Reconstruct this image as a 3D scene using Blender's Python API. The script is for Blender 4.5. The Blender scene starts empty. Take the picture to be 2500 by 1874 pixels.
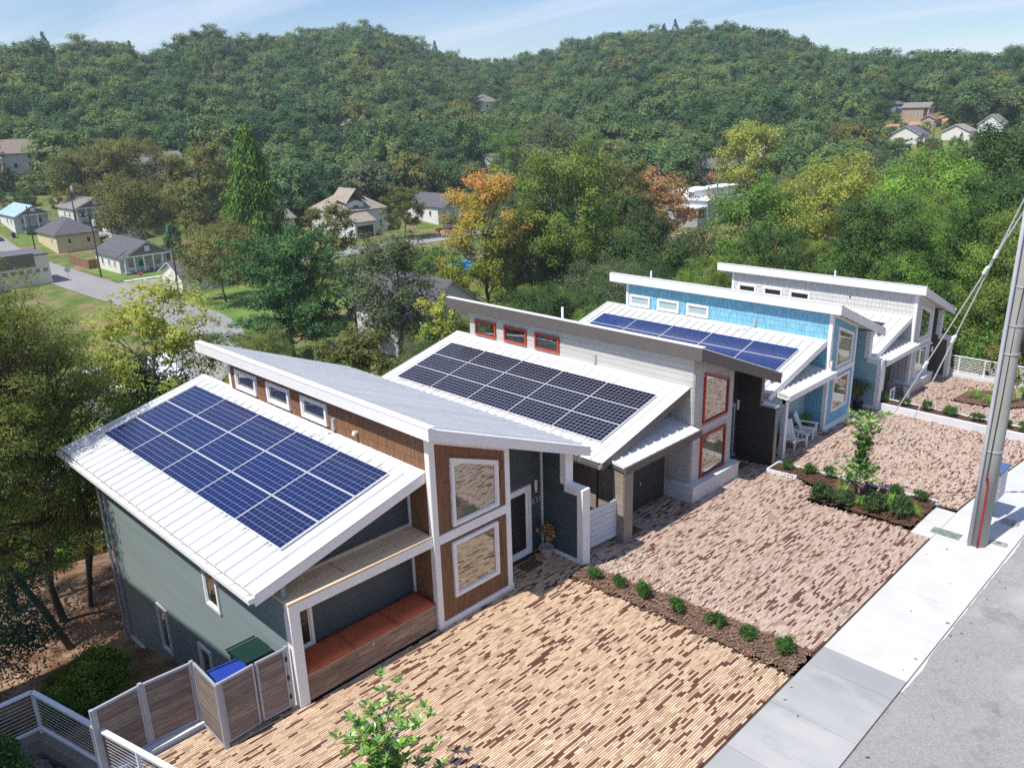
import bpy, math, random
import numpy as np
from mathutils import Vector, Matrix
R = math.radians
SC = bpy.context.scene
COL = SC.collection

# ------------------------------------------------------------------ camera
CAM = (-10.617, -13.479, 11.8)
cam_d = bpy.data.cameras.new('camera')
cam_d.sensor_fit = 'HORIZONTAL'; cam_d.sensor_width = 36.0; cam_d.lens = 28.9
cam_d.clip_start = 0.1; cam_d.clip_end = 6000
cam = bpy.data.objects.new('camera', cam_d); COL.objects.link(cam)
cam.matrix_world = Matrix(((0.70487, 0.24101, -0.66714, CAM[0]), (-0.70878, 0.20217, -0.67584, CAM[1]),
                           (-0.02800, 0.94923, 0.31333, CAM[2]), (0, 0, 0, 1)))
SC.camera = cam

# ------------------------------------------------------------------ sky and sun
SUN = Vector((-0.58, 0.075, 1.0)).normalized()
W = bpy.data.worlds.new('World'); SC.world = W; W.use_nodes = True
nt = W.node_tree; nd = nt.nodes; lk = nt.links
bg = nd['Background']; bg.inputs[1].default_value = 0.09
sky = nd.new('ShaderNodeTexSky'); sky.sky_type = 'NISHITA'; sky.sun_disc = False
sky.sun_elevation = math.asin(SUN.z); sky.sun_rotation = math.atan2(SUN.x, SUN.y) % (2 * math.pi)
sky.altitude = 250; sky.air_density = 1.0; sky.dust_density = 0.25; sky.ozone_density = 3.0
# thin streaks of high cloud over the whole sky
tc = nd.new('ShaderNodeTexCoord'); sp = nd.new('ShaderNodeSeparateXYZ'); lk.new(tc.outputs['Generated'], sp.inputs[0])
zc = nd.new('ShaderNodeMath'); zc.operation = 'MAXIMUM'; zc.inputs[1].default_value = 0.0; lk.new(sp.outputs[2], zc.inputs[0])
za = nd.new('ShaderNodeMath'); za.operation = 'ADD'; za.inputs[1].default_value = 0.09; lk.new(zc.outputs[0], za.inputs[0])
dv = nd.new('ShaderNodeVectorMath'); dv.operation = 'DIVIDE'; lk.new(tc.outputs['Generated'], dv.inputs[0])
cb = nd.new('ShaderNodeCombineXYZ'); cb.inputs[2].default_value = 1
lk.new(za.outputs[0], cb.inputs[0]); lk.new(za.outputs[0], cb.inputs[1]); lk.new(cb.outputs[0], dv.inputs[1])
mp = nd.new('ShaderNodeMapping'); mp.inputs['Rotation'].default_value = (0, 0, R(38)); mp.inputs['Scale'].default_value = (1.5, 0.33, 0.0)
lk.new(dv.outputs[0], mp.inputs[0])
nz = nd.new('ShaderNodeTexNoise'); nz.inputs['Scale'].default_value = 0.95; nz.inputs['Detail'].default_value = 7; nz.inputs['Roughness'].default_value = 0.52
nz.inputs['Distortion'].default_value = 0.5
lk.new(mp.outputs[0], nz.inputs['Vector'])
rp = nd.new('ShaderNodeMapRange'); rp.inputs[1].default_value = 0.37; rp.inputs[2].default_value = 0.74; rp.inputs[3].default_value = 0.05; rp.inputs[4].default_value = 0.75
lk.new(nz.outputs[0], rp.inputs[0])
mxs = nd.new('ShaderNodeMix'); mxs.data_type = 'RGBA'
mxs.inputs[7].default_value = (6.0, 6.7, 7.9, 1)
lk.new(rp.outputs[0], mxs.inputs[0]); hsv = nd.new('ShaderNodeHueSaturation'); hsv.inputs['Saturation'].default_value = 1.22; hsv.inputs['Hue'].default_value = .512; lk.new(sky.outputs[0], hsv.inputs['Color']); lk.new(hsv.outputs[0], mxs.inputs[6]); lk.new(mxs.outputs[2], bg.inputs[0])

sd = bpy.data.lights.new('sun', 'SUN'); sd.energy = 3.9; sd.angle = R(0.53); sd.color = (1.0, 0.955, 0.89)
so = bpy.data.objects.new('sun', sd); COL.objects.link(so)
so.rotation_euler = SUN.to_track_quat('Z', 'Y').to_euler(); so.location = (-40, 10, 80)

VS = SC.view_settings
VS.view_transform = 'Standard'; VS.look = 'None'; VS.exposure = 0.62; VS.gamma = 1.0; VS.use_curve_mapping = False
SC.render.engine = 'CYCLES'
cy = SC.cycles
cy.use_denoising = False; cy.adaptive_threshold = 0.006; cy.max_bounces = 6; cy.diffuse_bounces = 3; cy.glossy_bounces = 3; cy.transmission_bounces = 4
cy.transparent_max_bounces = 6; cy.volume_bounces = 0; cy.sample_clamp_indirect = 6.0; cy.caustics_reflective = False; cy.caustics_refractive = False

# ------------------------------------------------------------------ helpers
def tag(o, label=None, cat=None, group=None, kind=None):
    if label: o['label'] = label
    if cat: o['category'] = cat
    if group: o['group'] = group
    if kind: o['kind'] = kind
    return o

def link(o, parent=None):
    COL.objects.link(o)
    if parent is not None: o.parent = parent
    return o

def empty(name, loc, label=None, cat=None, group=None, rz=0.0, parent=None):
    o = bpy.data.objects.new(name, None); link(o, parent)
    o.location = loc; o.rotation_euler = (0, 0, rz); o.empty_display_size = 0.2
    return tag(o, label, cat, group)

class MB:
    def __init__(s): s.v = []; s.f = []; s.m = []
    def add(s, vs, fs, mi=0):
        n = len(s.v); s.v += [tuple(p) for p in vs]; s.f += [tuple(i + n for i in f) for f in fs]; s.m += [mi] * len(fs); return s
    def box(s, x0, x1, y0, y1, z0, z1, mi=0):
        return s.add([(x0,y0,z0),(x1,y0,z0),(x1,y1,z0),(x0,y1,z0),(x0,y0,z1),(x1,y0,z1),(x1,y1,z1),(x0,y1,z1)],
                     [(0,3,2,1),(4,5,6,7),(0,1,5,4),(1,2,6,5),(2,3,7,6),(3,0,4,7)], mi)
    def prism(s, poly, a, b, ax='y', mi=0):
        n = len(poly)
        if ax == 'y': P = [(p[0], a, p[1]) for p in poly] + [(p[0], b, p[1]) for p in poly]
        elif ax == 'x': P = [(a, p[0], p[1]) for p in poly] + [(b, p[0], p[1]) for p in poly]
        else: P = [(p[0], p[1], a) for p in poly] + [(p[0], p[1], b) for p in poly]
        F = [tuple(range(n)), tuple(range(2*n-1, n-1, -1))] + [(i, n+i, n+(i+1)%n, (i+1)%n) for i in range(n)]
        return s.add(P, F, mi)
    def tube(s, pts, rad, n=8, mi=0, cap=True):
        pts = [Vector(p) for p in pts]; rs = rad if isinstance(rad, (list, tuple)) else [rad] * len(pts)
        k0 = len(s.v); ref = None
        for i, p in enumerate(pts):
            d = (pts[min(i+1, len(pts)-1)] - pts[max(i-1, 0)]).normalized()
            u = d.cross(Vector((0, 0, 1)) if abs(d.z) < 0.9 else Vector((1, 0, 0))).normalized() if ref is None else (ref - d * ref.dot(d)).normalized()
            ref = u; w = d.cross(u)
            for j in range(n):
                a = 2 * math.pi * j / n; s.v.append(tuple(p + (u * math.cos(a) + w * math.sin(a)) * rs[i]))
        for i in range(len(pts) - 1):
            for j in range(n):
                s.f.append((k0+i*n+j, k0+i*n+(j+1)%n, k0+(i+1)*n+(j+1)%n, k0+(i+1)*n+j)); s.m.append(mi)
        if cap:
            s.f.append(tuple(k0+j for j in range(n))[::-1]); s.m.append(mi)
            e = k0 + (len(pts)-1)*n; s.f.append(tuple(e+j for j in range(n))); s.m.append(mi)
        return s
    def lathe(s, prof, c=(0,0), n=16, mi=0):
        k0 = len(s.v)
        for r, z in prof:
            for j in range(n):
                a = 2*math.pi*j/n; s.v.append((c[0]+r*math.cos(a), c[1]+r*math.sin(a), z))
        for i in range(len(prof)-1):
            for j in range(n):
                s.f.append((k0+i*n+j, k0+i*n+(j+1)%n, k0+(i+1)*n+(j+1)%n, k0+(i+1)*n+j)); s.m.append(mi)
        return s
    def mesh(s, name, mats):
        me = bpy.data.meshes.new(name); me.from_pydata(s.v, [], s.f)
        for m in (mats if isinstance(mats, (list, tuple)) else [mats]): me.materials.append(m)
        if any(s.m): me.polygons.foreach_set('material_index', s.m)
        return me
    def build(s, name, mats, parent=None, loc=None, smooth=False, rot=None):
        me = s.mesh(name, mats)
        if smooth: me.polygons.foreach_set('use_smooth', [True]*len(me.polygons))
        o = bpy.data.objects.new(name, me); link(o, parent)
        if loc is not None: o.location = loc
        if rot is not None: o.rotation_euler = rot
        return o

_unit = {}
def bx(name, x0, x1, y0, y1, z0, z1, mat, parent=None, rot=None, bev=0):
    """a leaf box: shares one unit cube per material"""
    k = mat.name
    if k not in _unit: _unit[k] = MB().box(-.5,.5,-.5,.5,-.5,.5).mesh('box_' + k, mat)
    o = bpy.data.objects.new(name, _unit[k]); link(o, parent)
    o.location = ((x0+x1)/2, (y0+y1)/2, (z0+z1)/2); o.scale = (x1-x0, y1-y0, z1-z0)
    if rot: o.rotation_euler = rot
    return o

def text3d(name, body, size, m, parent, loc, rot, ext=.004, align='CENTER'):
    """lettering as a plain mesh"""
    c = bpy.data.curves.new(name, 'FONT'); c.body = body; c.size = size; c.extrude = ext; c.align_x = align
    t = bpy.data.objects.new('text_source', c); COL.objects.link(t); bpy.context.view_layer.update()
    me = bpy.data.meshes.new_from_object(t.evaluated_get(bpy.context.evaluated_depsgraph_get())); me.name = name
    bpy.data.objects.remove(t); bpy.data.curves.remove(c); me.materials.clear(); me.materials.append(m)
    o = bpy.data.objects.new(name, me); link(o, parent); o.location = loc; o.rotation_euler = rot; return o

def interp(x, tab):
    if x <= tab[0][0]: return tab[0][1]
    for (a, b), (c, d) in zip(tab, tab[1:]):
        if x <= c: return b + (d - b) * (x - a) / (c - a)
    return tab[-1][1]

def sst(t):
    t = min(1, max(0, t)); return t*t*(3-2*t)

# ------------------------------------------------------------------ materials
def mat(name, col, rough=0.6, var=0.10, scale=2.5, rnd=0.0, bump=0.0, bscale=60, spec=0.3, metal=0.0, col2=None, stretch=None, detail=4, lines=None, blot=None):
    """col and col2 blend by noise in world space; rnd varies the value from object to object; lines=(axis, pitch, depth) adds fine relief"""
    m = bpy.data.materials.new(name); m.use_nodes = True
    t = m.node_tree; N = t.nodes; L = t.links; b = N['Principled BSDF']
    b.inputs['Roughness'].default_value = rough; b.inputs['Metallic'].default_value = metal; b.inputs['Specular IOR Level'].default_value = spec
    geo = N.new('ShaderNodeNewGeometry'); pos = geo.outputs['Position']
    if stretch:
        mm = N.new('ShaderNodeMapping'); mm.inputs['Scale'].default_value = stretch; L.new(pos, mm.inputs[0]); vec = mm.outputs[0]
    else: vec = pos
    n = N.new('ShaderNodeTexNoise'); n.inputs['Scale'].default_value = scale; n.inputs['Detail'].default_value = detail; L.new(vec, n.inputs['Vector'])
    mr = N.new('ShaderNodeMapRange'); mr.inputs[1].default_value = 0.3; mr.inputs[2].default_value = 0.7; L.new(n.outputs[0], mr.inputs[0])
    mx = N.new('ShaderNodeMix'); mx.data_type = 'RGBA'; L.new(mr.outputs[0], mx.inputs[0])
    c2 = col2 if col2 else tuple(min(1, c*(1+var)) for c in col); c1 = col if col2 else tuple(c*(1-var) for c in col)
    mx.inputs[6].default_value = (*c1, 1); mx.inputs[7].default_value = (*c2, 1)
    out = mx.outputs[2]
    for blot in ([blot] if blot and not isinstance(blot, list) else (blot or [])):   # stains with a shape of their own: (colour, scale, threshold, softness)
        n3 = N.new('ShaderNodeTexNoise'); n3.inputs['Scale'].default_value = blot[1]; n3.inputs['Detail'].default_value = 5; n3.inputs['Roughness'].default_value = .65; L.new(vec, n3.inputs['Vector'])
        m3 = N.new('ShaderNodeMapRange'); m3.inputs[1].default_value = blot[2]; m3.inputs[2].default_value = blot[2]+blot[3]; L.new(n3.outputs[0], m3.inputs[0])
        x3 = N.new('ShaderNodeMix'); x3.data_type = 'RGBA'; L.new(m3.outputs[0], x3.inputs[0]); L.new(out, x3.inputs[6]); x3.inputs[7].default_value = (*blot[0], 1); out = x3.outputs[2]
    if rnd:
        oi = N.new('ShaderNodeObjectInfo'); mr2 = N.new('ShaderNodeMapRange'); mr2.inputs[3].default_value = 1-rnd; mr2.inputs[4].default_value = 1+rnd
        L.new(oi.outputs['Random'], mr2.inputs[0])
        ml = N.new('ShaderNodeVectorMath'); ml.operation = 'SCALE'; L.new(out, ml.inputs[0]); L.new(mr2.outputs[0], ml.inputs['Scale']); out = ml.outputs[0]
    L.new(out, b.inputs['Base Color'])
    nrm = None
    if bump:
        n2 = N.new('ShaderNodeTexNoise'); n2.inputs['Scale'].default_value = bscale; n2.inputs['Detail'].default_value = 3; L.new(vec, n2.inputs['Vector'])
        bp = N.new('ShaderNodeBump'); bp.inputs['Strength'].default_value = bump; bp.inputs['Distance'].default_value = 0.02; L.new(n2.outputs[0], bp.inputs['Height']); nrm = bp.outputs[0]
    if lines:
        ax, pitch, depth = lines
        sx = N.new('ShaderNodeSeparateXYZ'); L.new(pos, sx.inputs[0])
        d1 = N.new('ShaderNodeMath'); d1.operation = 'DIVIDE'; d1.inputs[1].default_value = pitch; L.new(sx.outputs[ax], d1.inputs[0])
        fr = N.new('ShaderNodeMath'); fr.operation = 'FRACT'; L.new(d1.outputs[0], fr.inputs[0])
        b2 = N.new('ShaderNodeBump'); b2.invert = True; b2.inputs['Strength'].default_value = depth; b2.inputs['Distance'].default_value = 0.015; L.new(fr.outputs[0], b2.inputs['Height'])
        if nrm: L.new(nrm, b2.inputs['Normal'])
        nrm = b2.outputs[0]
    if nrm: L.new(nrm, b.inputs['Normal'])
    return m

def glass(name, tint=(0.02, 0.025, 0.03), refl=0.42, rough=0.015, fk=1.0):
    m = bpy.data.materials.new(name); m.use_nodes = True
    t = m.node_tree; N = t.nodes; L = t.links; b = N['Principled BSDF']
    b.inputs['Base Color'].default_value = (*tint, 1); b.inputs['Roughness'].default_value = 0.35
    g = N.new('ShaderNodeBsdfGlossy'); g.inputs['Roughness'].default_value = rough; g.inputs['Color'].default_value = (.93, .95, .93, 1)
    nn = N.new('ShaderNodeTexNoise'); nn.inputs['Scale'].default_value = 0.9; nn.inputs['Detail'].default_value = 1
    ge = N.new('ShaderNodeNewGeometry'); L.new(ge.outputs['Position'], nn.inputs['Vector'])
    bp = N.new('ShaderNodeBump'); bp.inputs['Strength'].default_value = .06; bp.inputs['Distance'].default_value = .02; L.new(nn.outputs[0], bp.inputs['Height']); L.new(bp.outputs[0], g.inputs['Normal'])
    fr = N.new('ShaderNodeFresnel'); fr.inputs['IOR'].default_value = 1.6
    ad = N.new('ShaderNodeMath'); ad.operation = 'MULTIPLY_ADD'; ad.use_clamp = True; ad.inputs[1].default_value = fk; ad.inputs[2].default_value = refl; L.new(fr.outputs[0], ad.inputs[0])
    mx = N.new('ShaderNodeMixShader'); L.new(ad.outputs[0], mx.inputs[0]); L.new(b.outputs[0], mx.inputs[1]); L.new(g.outputs[0], mx.inputs[2])
    L.new(mx.outputs[0], N['Material Output'].inputs[0]); return m

def wood(name, col, col2, along='x', rnd=.25):
    st = {'x': (1.5, 14, 14), 'y': (14, 1.5, 14), 'z': (14, 14, 1.5)}[along]
    return mat(name, col, .75, col2=col2, scale=1.6, stretch=st, rnd=rnd, bump=.25, bscale=6, detail=6)

def leafmat(name, cols, trans=0.42, gloss=0.0, hue=0.0, gain=2.2):
    """cols: three colours picked by the per-leaf value"""
    m = bpy.data.materials.new(name); m.use_nodes = True
    cols = [tuple(c*gain for c in q) for q in cols]
    t = m.node_tree; N = t.nodes; L = t.links; N.remove(N['Principled BSDF'])
    at = N.new('ShaderNodeAttribute'); at.attribute_name = 'lv'
    cr = N.new('ShaderNodeValToRGB'); e = cr.color_ramp.elements
    e[0].position = 0.0; e[0].color = (*cols[0], 1); e[1].position = 1.0; e[1].color = (*cols[-1], 1)
    for i, c in enumerate(cols[1:-1]):
        q = e.new((i+1)/(len(cols)-1)); q.color = (*c, 1)
    oi = N.new('ShaderNodeObjectInfo')
    ad = N.new('ShaderNodeMath'); ad.operation = 'MULTIPLY_ADD'; ad.inputs[1].default_value = hue; L.new(oi.outputs['Random'], ad.inputs[0])
    sb = N.new('ShaderNodeMath'); sb.operation = 'SUBTRACT'; sb.inputs[1].default_value = hue/2; L.new(at.outputs['Fac'], sb.inputs[0]); L.new(sb.outputs[0], ad.inputs[2])
    L.new(ad.outputs[0], cr.inputs[0])
    df = N.new('ShaderNodeBsdfDiffuse'); tr = N.new('ShaderNodeBsdfTranslucent'); L.new(cr.outputs[0], df.inputs[0])
    hs = N.new('ShaderNodeHueSaturation'); hs.inputs['Value'].default_value = 1.3; hs.inputs['Hue'].default_value = .485; L.new(cr.outputs[0], hs.inputs['Color']); L.new(hs.outputs[0], tr.inputs[0])
    m1 = N.new('ShaderNodeMixShader'); m1.inputs[0].default_value = trans; L.new(df.outputs[0], m1.inputs[1]); L.new(tr.outputs[0], m1.inputs[2])
    gl = N.new('ShaderNodeBsdfGlossy'); gl.inputs['Roughness'].default_value = .42; gl.inputs['Color'].default_value = (.8,.9,.8,1)
    m2 = N.new('ShaderNodeMixShader'); m2.inputs[0].default_value = gloss; L.new(m1.outputs[0], m2.inputs[1]); L.new(gl.outputs[0], m2.inputs[2])
    L.new(m2.outputs[0], N['Material Output'].inputs[0]); return m

def solarmat(name, cell, cell2, line, lw, nx=6, ny=12):
    """cells from the panel's own coordinates: 6 by 12 cells with pale bus lines"""
    m = bpy.data.materials.new(name); m.use_nodes = True
    t = m.node_tree; N = t.nodes; L = t.links; b = N['Principled BSDF']
    tcn = N.new('ShaderNodeTexCoord'); sx = N.new('ShaderNodeSeparateXYZ'); L.new(tcn.outputs['Generated'], sx.inputs[0])
    def cellax(i, n, w):
        a = N.new('ShaderNodeMath'); a.operation = 'MULTIPLY'; a.inputs[1].default_value = n; L.new(sx.outputs[i], a.inputs[0])
        f = N.new('ShaderNodeMath'); f.operation = 'FRACT'; L.new(a.outputs[0], f.inputs[0])
        s = N.new('ShaderNodeMath'); s.operation = 'SUBTRACT'; s.inputs[1].default_value = .5; L.new(f.outputs[0], s.inputs[0])
        q = N.new('ShaderNodeMath'); q.operation = 'ABSOLUTE'; L.new(s.outputs[0], q.inputs[0])
        g = N.new('ShaderNodeMath'); g.operation = 'GREATER_THAN'; g.inputs[1].default_value = .5 - w; L.new(q.outputs[0], g.inputs[0])
        fl = N.new('ShaderNodeMath'); fl.operation = 'FLOOR'; L.new(a.outputs[0], fl.inputs[0])
        return g.outputs[0], fl.outputs[0]
    g1, f1 = cellax(0, nx, lw[0]); g2, f2 = cellax(1, ny, lw[1])
    mx_ = N.new('ShaderNodeMath'); mx_.operation = 'MAXIMUM'; L.new(g1, mx_.inputs[0]); L.new(g2, mx_.inputs[1])
    oi = N.new('ShaderNodeObjectInfo')
    cv = N.new('ShaderNodeCombineXYZ'); L.new(f1, cv.inputs[0]); L.new(f2, cv.inputs[1]); L.new(oi.outputs['Random'], cv.inputs[2])
    wn = N.new('ShaderNodeTexWhiteNoise'); L.new(cv.outputs[0], wn.inputs[0])
    hf = N.new('ShaderNodeMath'); hf.operation = 'MULTIPLY_ADD'; hf.inputs[1].default_value = .35; L.new(wn.outputs[0], hf.inputs[0])
    h2 = N.new('ShaderNodeMath'); h2.operation = 'MULTIPLY'; h2.inputs[1].default_value = .65; L.new(oi.outputs['Random'], h2.inputs[0]); L.new(h2.outputs[0], hf.inputs[2])
    c = N.new('ShaderNodeMix'); c.data_type = 'RGBA'; c.inputs[6].default_value = (*cell, 1); c.inputs[7].default_value = (*cell2, 1); L.new(hf.outputs[0], c.inputs[0])
    c3 = N.new('ShaderNodeMix'); c3.data_type = 'RGBA'; L.new(mx_.outputs[0], c3.inputs[0]); L.new(c.outputs[2], c3.inputs[6]); c3.inputs[7].default_value = (*line, 1)
    L.new(c3.outputs[2], b.inputs['Base Color'])
    b.inputs['Roughness'].default_value = .12; b.inputs['Specular IOR Level'].default_value = .22
    return m

white = mat('white_paint', (.80,.80,.79), .45, .03)
white_metal = mat('white_metal', (.76,.765,.765), .38, .03, scale=.7, rnd=.035, spec=.4, blot=((.64,.635,.61), 1.6, .56, .2))
grey_metal = mat('pale_grey_metal', (.60,.605,.60), .42, .04, rnd=.03, spec=.4)
trim_metal = mat('galvanised', (.55,.57,.59), .4, .08, metal=.4)
soffit_white = mat('soffit_white', (.78,.78,.77), .6, .02)
brown_shingle = mat('brown_shingle', (.205,.105,.055), .75, .10, scale=7, rnd=.055, bump=.3, bscale=30, stretch=(1,1,.25))
blue_shingle = mat('blue_shingle', (.20,.46,.60), .7, .07, scale=7, rnd=.09, bump=.2, bscale=30, stretch=(1,1,.25))
grey_shingle = mat('pale_shingle', (.60,.585,.57), .7, .07, scale=7, rnd=.07, bump=.2, bscale=30, stretch=(1,1,.25))
greige_board = mat('greige_board', (.485,.478,.455), .6, .05, scale=3, rnd=.05, bump=.08, bscale=25, stretch=(.3,.3,2))
tan_board = mat('tan_board', (.30,.25,.205), .6, .07, scale=3, rnd=.06, bump=.1, bscale=25)
charcoal_board = mat('charcoal_board', (.052,.047,.045), .55, .08, scale=3, rnd=.1, bump=.1, bscale=25)
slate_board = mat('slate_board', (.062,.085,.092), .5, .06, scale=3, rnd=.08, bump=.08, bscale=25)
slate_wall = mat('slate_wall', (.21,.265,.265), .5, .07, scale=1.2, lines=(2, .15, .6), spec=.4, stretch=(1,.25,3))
char_wall = mat('charcoal_wall', (.055,.058,.06), .55, .06, scale=1.2, lines=(2, .15, .3))
aqua_board = mat('aqua_board', (.30,.50,.56), .55, .05, scale=3, rnd=.05, bump=.08, bscale=25)
olive_board = mat('olive_board', (.125,.115,.09), .6, .06, scale=3, rnd=.06, bump=.08, bscale=25)
taupe_fascia = mat('taupe_fascia', (.125,.112,.106), .45, .04)
red_frame = mat('red_frame', (.48,.055,.03), .4, .06)
stucco = mat('painted_stucco', (.60,.59,.575), .75, .05, scale=1.5, bump=.2, bscale=90)
stucco_tan = mat('tan_stucco', (.60,.53,.47), .75, .05, scale=1.5, bump=.2, bscale=90)
plywood = mat('plywood', (.62,.46,.30), .7, col2=(.74,.57,.40), scale=1.3, stretch=(1,6,1), detail=6, blot=((.40,.27,.16), 1.1, .6, .25))
cedar = wood('weathered_cedar', (.165,.125,.105), (.29,.24,.21))
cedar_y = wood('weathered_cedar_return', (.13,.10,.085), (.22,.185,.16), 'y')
bench_wood = wood('bench_cedar', (.20,.125,.085), (.38,.27,.20))
cushion_m = mat('rust_cushion', (.50,.115,.048), .85, .08, scale=2, bump=.15, bscale=160)
glass_tower = glass('tower_glass', (.105,.105,.09), .25)
glass_dark = glass('dark_glass', (.014,.016,.018), .0, .03, .45)
glass_blind = mat('glass_with_blind', (.36,.45,.46), .25, .04, spec=.6, lines=(2,.04,.2))
black_m = mat('black_plastic', (.02,.02,.022), .5, .1)
conc = mat('pale_concrete', (.55,.54,.52), .8, .07, scale=1.3, rnd=.03, bump=.15, bscale=120, detail=7, blot=[((.46,.45,.43), 1.3, .6, .2), ((.33,.32,.30), 6, .70, .05)])
conc_new = mat('fresh_concrete', (.55,.56,.58), .8, .05, scale=1.1, rnd=.03, bump=.15, bscale=120, detail=7, blot=((.45,.46,.47), 1.9, .66, .16))
conc_grey = mat('grey_concrete', (.28,.29,.30), .8, col2=(.41,.405,.395), scale=.9, rnd=.06, bump=.2, bscale=120, stretch=(.9,.35,1), detail=8, blot=((.235,.25,.27), 1.4, .55, .25))
conc_old = mat('old_concrete', (.22,.215,.20), .85, .22, scale=2, bump=.3, bscale=60, blot=((.12,.12,.11), 2, .55, .2))
asphalt = mat('asphalt', (.235,.23,.222), .9, col2=(.35,.342,.332), scale=26, bump=.55, bscale=120, detail=9, blot=[((.40,.392,.38), .35, .52, .2), ((.19,.186,.18), .8, .57, .14), ((.11,.108,.105), 1.3, .66, .06), ((.42,.41,.40), 3.1, .69, .05)])
asphalt_far = mat('worn_asphalt', (.27,.265,.265), .9, .1, scale=.15, detail=6)
yellow_paint = mat('yellow_paint', (.62,.38,.05), .7, .1)
mulch_m = mat('mulch', (.050,.027,.018), .95, col2=(.135,.072,.045), scale=22, bump=.9, bscale=45, detail=8)
mulch_pale = mat('mulch_pale', (.075,.045,.032), .95, col2=(.19,.115,.078), scale=22, bump=.9, bscale=45, detail=8)
joint_sand = mat('joint_sand', (.075,.05,.038), .95, .3, scale=30)
bark = mat('bark', (.075,.060,.047), .95, col2=(.155,.132,.108), scale=5, bump=.6, bscale=22, stretch=(1,1,.3))
bark_pale = mat('pale_bark', (.23,.205,.175), .9, col2=(.36,.33,.285), scale=5, bump=.4, bscale=22, stretch=(1,1,.3))
# ------------------------------------------------------------------ ground levels
RIDGE = [(14.69,.0397),(17.26,.0413),(19.66,.0426),(20.9,.0423),(23.47,.0468),(24.81,.0534),(26.45,.0631),(27.55,.0686),(29.22,.077),(30.89,.0808),
         (33.15,.0826),(35.45,.082),(38.95,.0797),(40.43,.0734),(41.92,.067),(43.42,.0615),(45.24,.0526),(46.14,.053),(47.93,.0602),(49.4,.0681),
         (50.85,.0773),(52.28,.0883),(54.28,.0973),(56.61,.0917),(58.34,.0872),(60.59,.0842),(63.53,.0908),(65.74,.0785),(66.87,.0686),(67.82,.0762),
         (70.01,.0814),(72.43,.0793),(74.76,.0755),(84,.07)]
RDIST = [(5,480),(20,500),(33,600),(45,640),(54,580),(63,520),(68,470),(80,440)]
STREET_Z = [(-30,.3),(-10,0),(14.8,0),(18,-.3),(22,-.75),(24.6,-1.05),(34,-1.8),(60,-3.6),(120,-6)]
def street_z(x): return interp(x, STREET_Z)
def terr(x, y):
    dx, dy = x-CAM[0], y-CAM[1]; r = math.hypot(dx, dy); ph = math.degrees(math.atan2(dy, dx))
    if y <= 0: s = 0.0
    elif y < 11: s = -3.35*y/11
    else: s = -3.35 - 11.65*sst((y-11)/36.0)
    z = s + street_z(x)*(1-sst(y/45.0)) + .25*math.sin(x*.23)*math.cos(y*.19)*sst((y-8)/10)*(1-sst((r-60)/60))
    if y < -20: z += .05*min(60, -20-y)
    e = interp(ph, RIDGE) if -30 < ph < 120 else .04
    r2 = interp(ph, RDIST); r1 = 205
    top = e*r2 + CAM[2] - 10.5 + 15
    if y > -20 or r > 300:
        t = (r-r1)/(r2-r1)
        if t > 0:
            z += top*(min(1, t)**1.12)*(1 if t < 1 else max(.3, 1-.5*(t-1)))
            z += 2.2*math.sin(x*.021+1)*math.sin(y*.027)*min(1, t*3)*(1-min(1,max(0,t-.6)*2.5))
    return z
D2H = [(4.6,-.10),(5.6,-.30),(7,-.50),(14.8,-.55)]
D3H = [(14.8,-.62),(16.5,-.97),(24.6,-1.03)]
def gz(x, y):
    """paved level between the houses (y = 0) and the street (y = -7)"""
    t = min(1, max(0, -y/7.0))
    if x < 4.6: zh = 0.0; zs = 0.0
    elif x < 14.8: zh = interp(x, D2H); zs = 0.0
    elif x < 24.75: zh = interp(x, D3H); zs = street_z(x)
    else: zh = -1.75; zs = min(-1.35, street_z(x))
    return zh + (zs-zh)*t

ROAD = [(-12,34),(-6,41),(1,48.3),(14,61),(27.5,75.5),(35,86),(38.4,97),(38.6,112),(37.6,135),(37.6,175),(37.6,240),(37,300)]
HOUSE_SPOTS = []     # (x, y, clear radius) filled by the far houses

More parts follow.
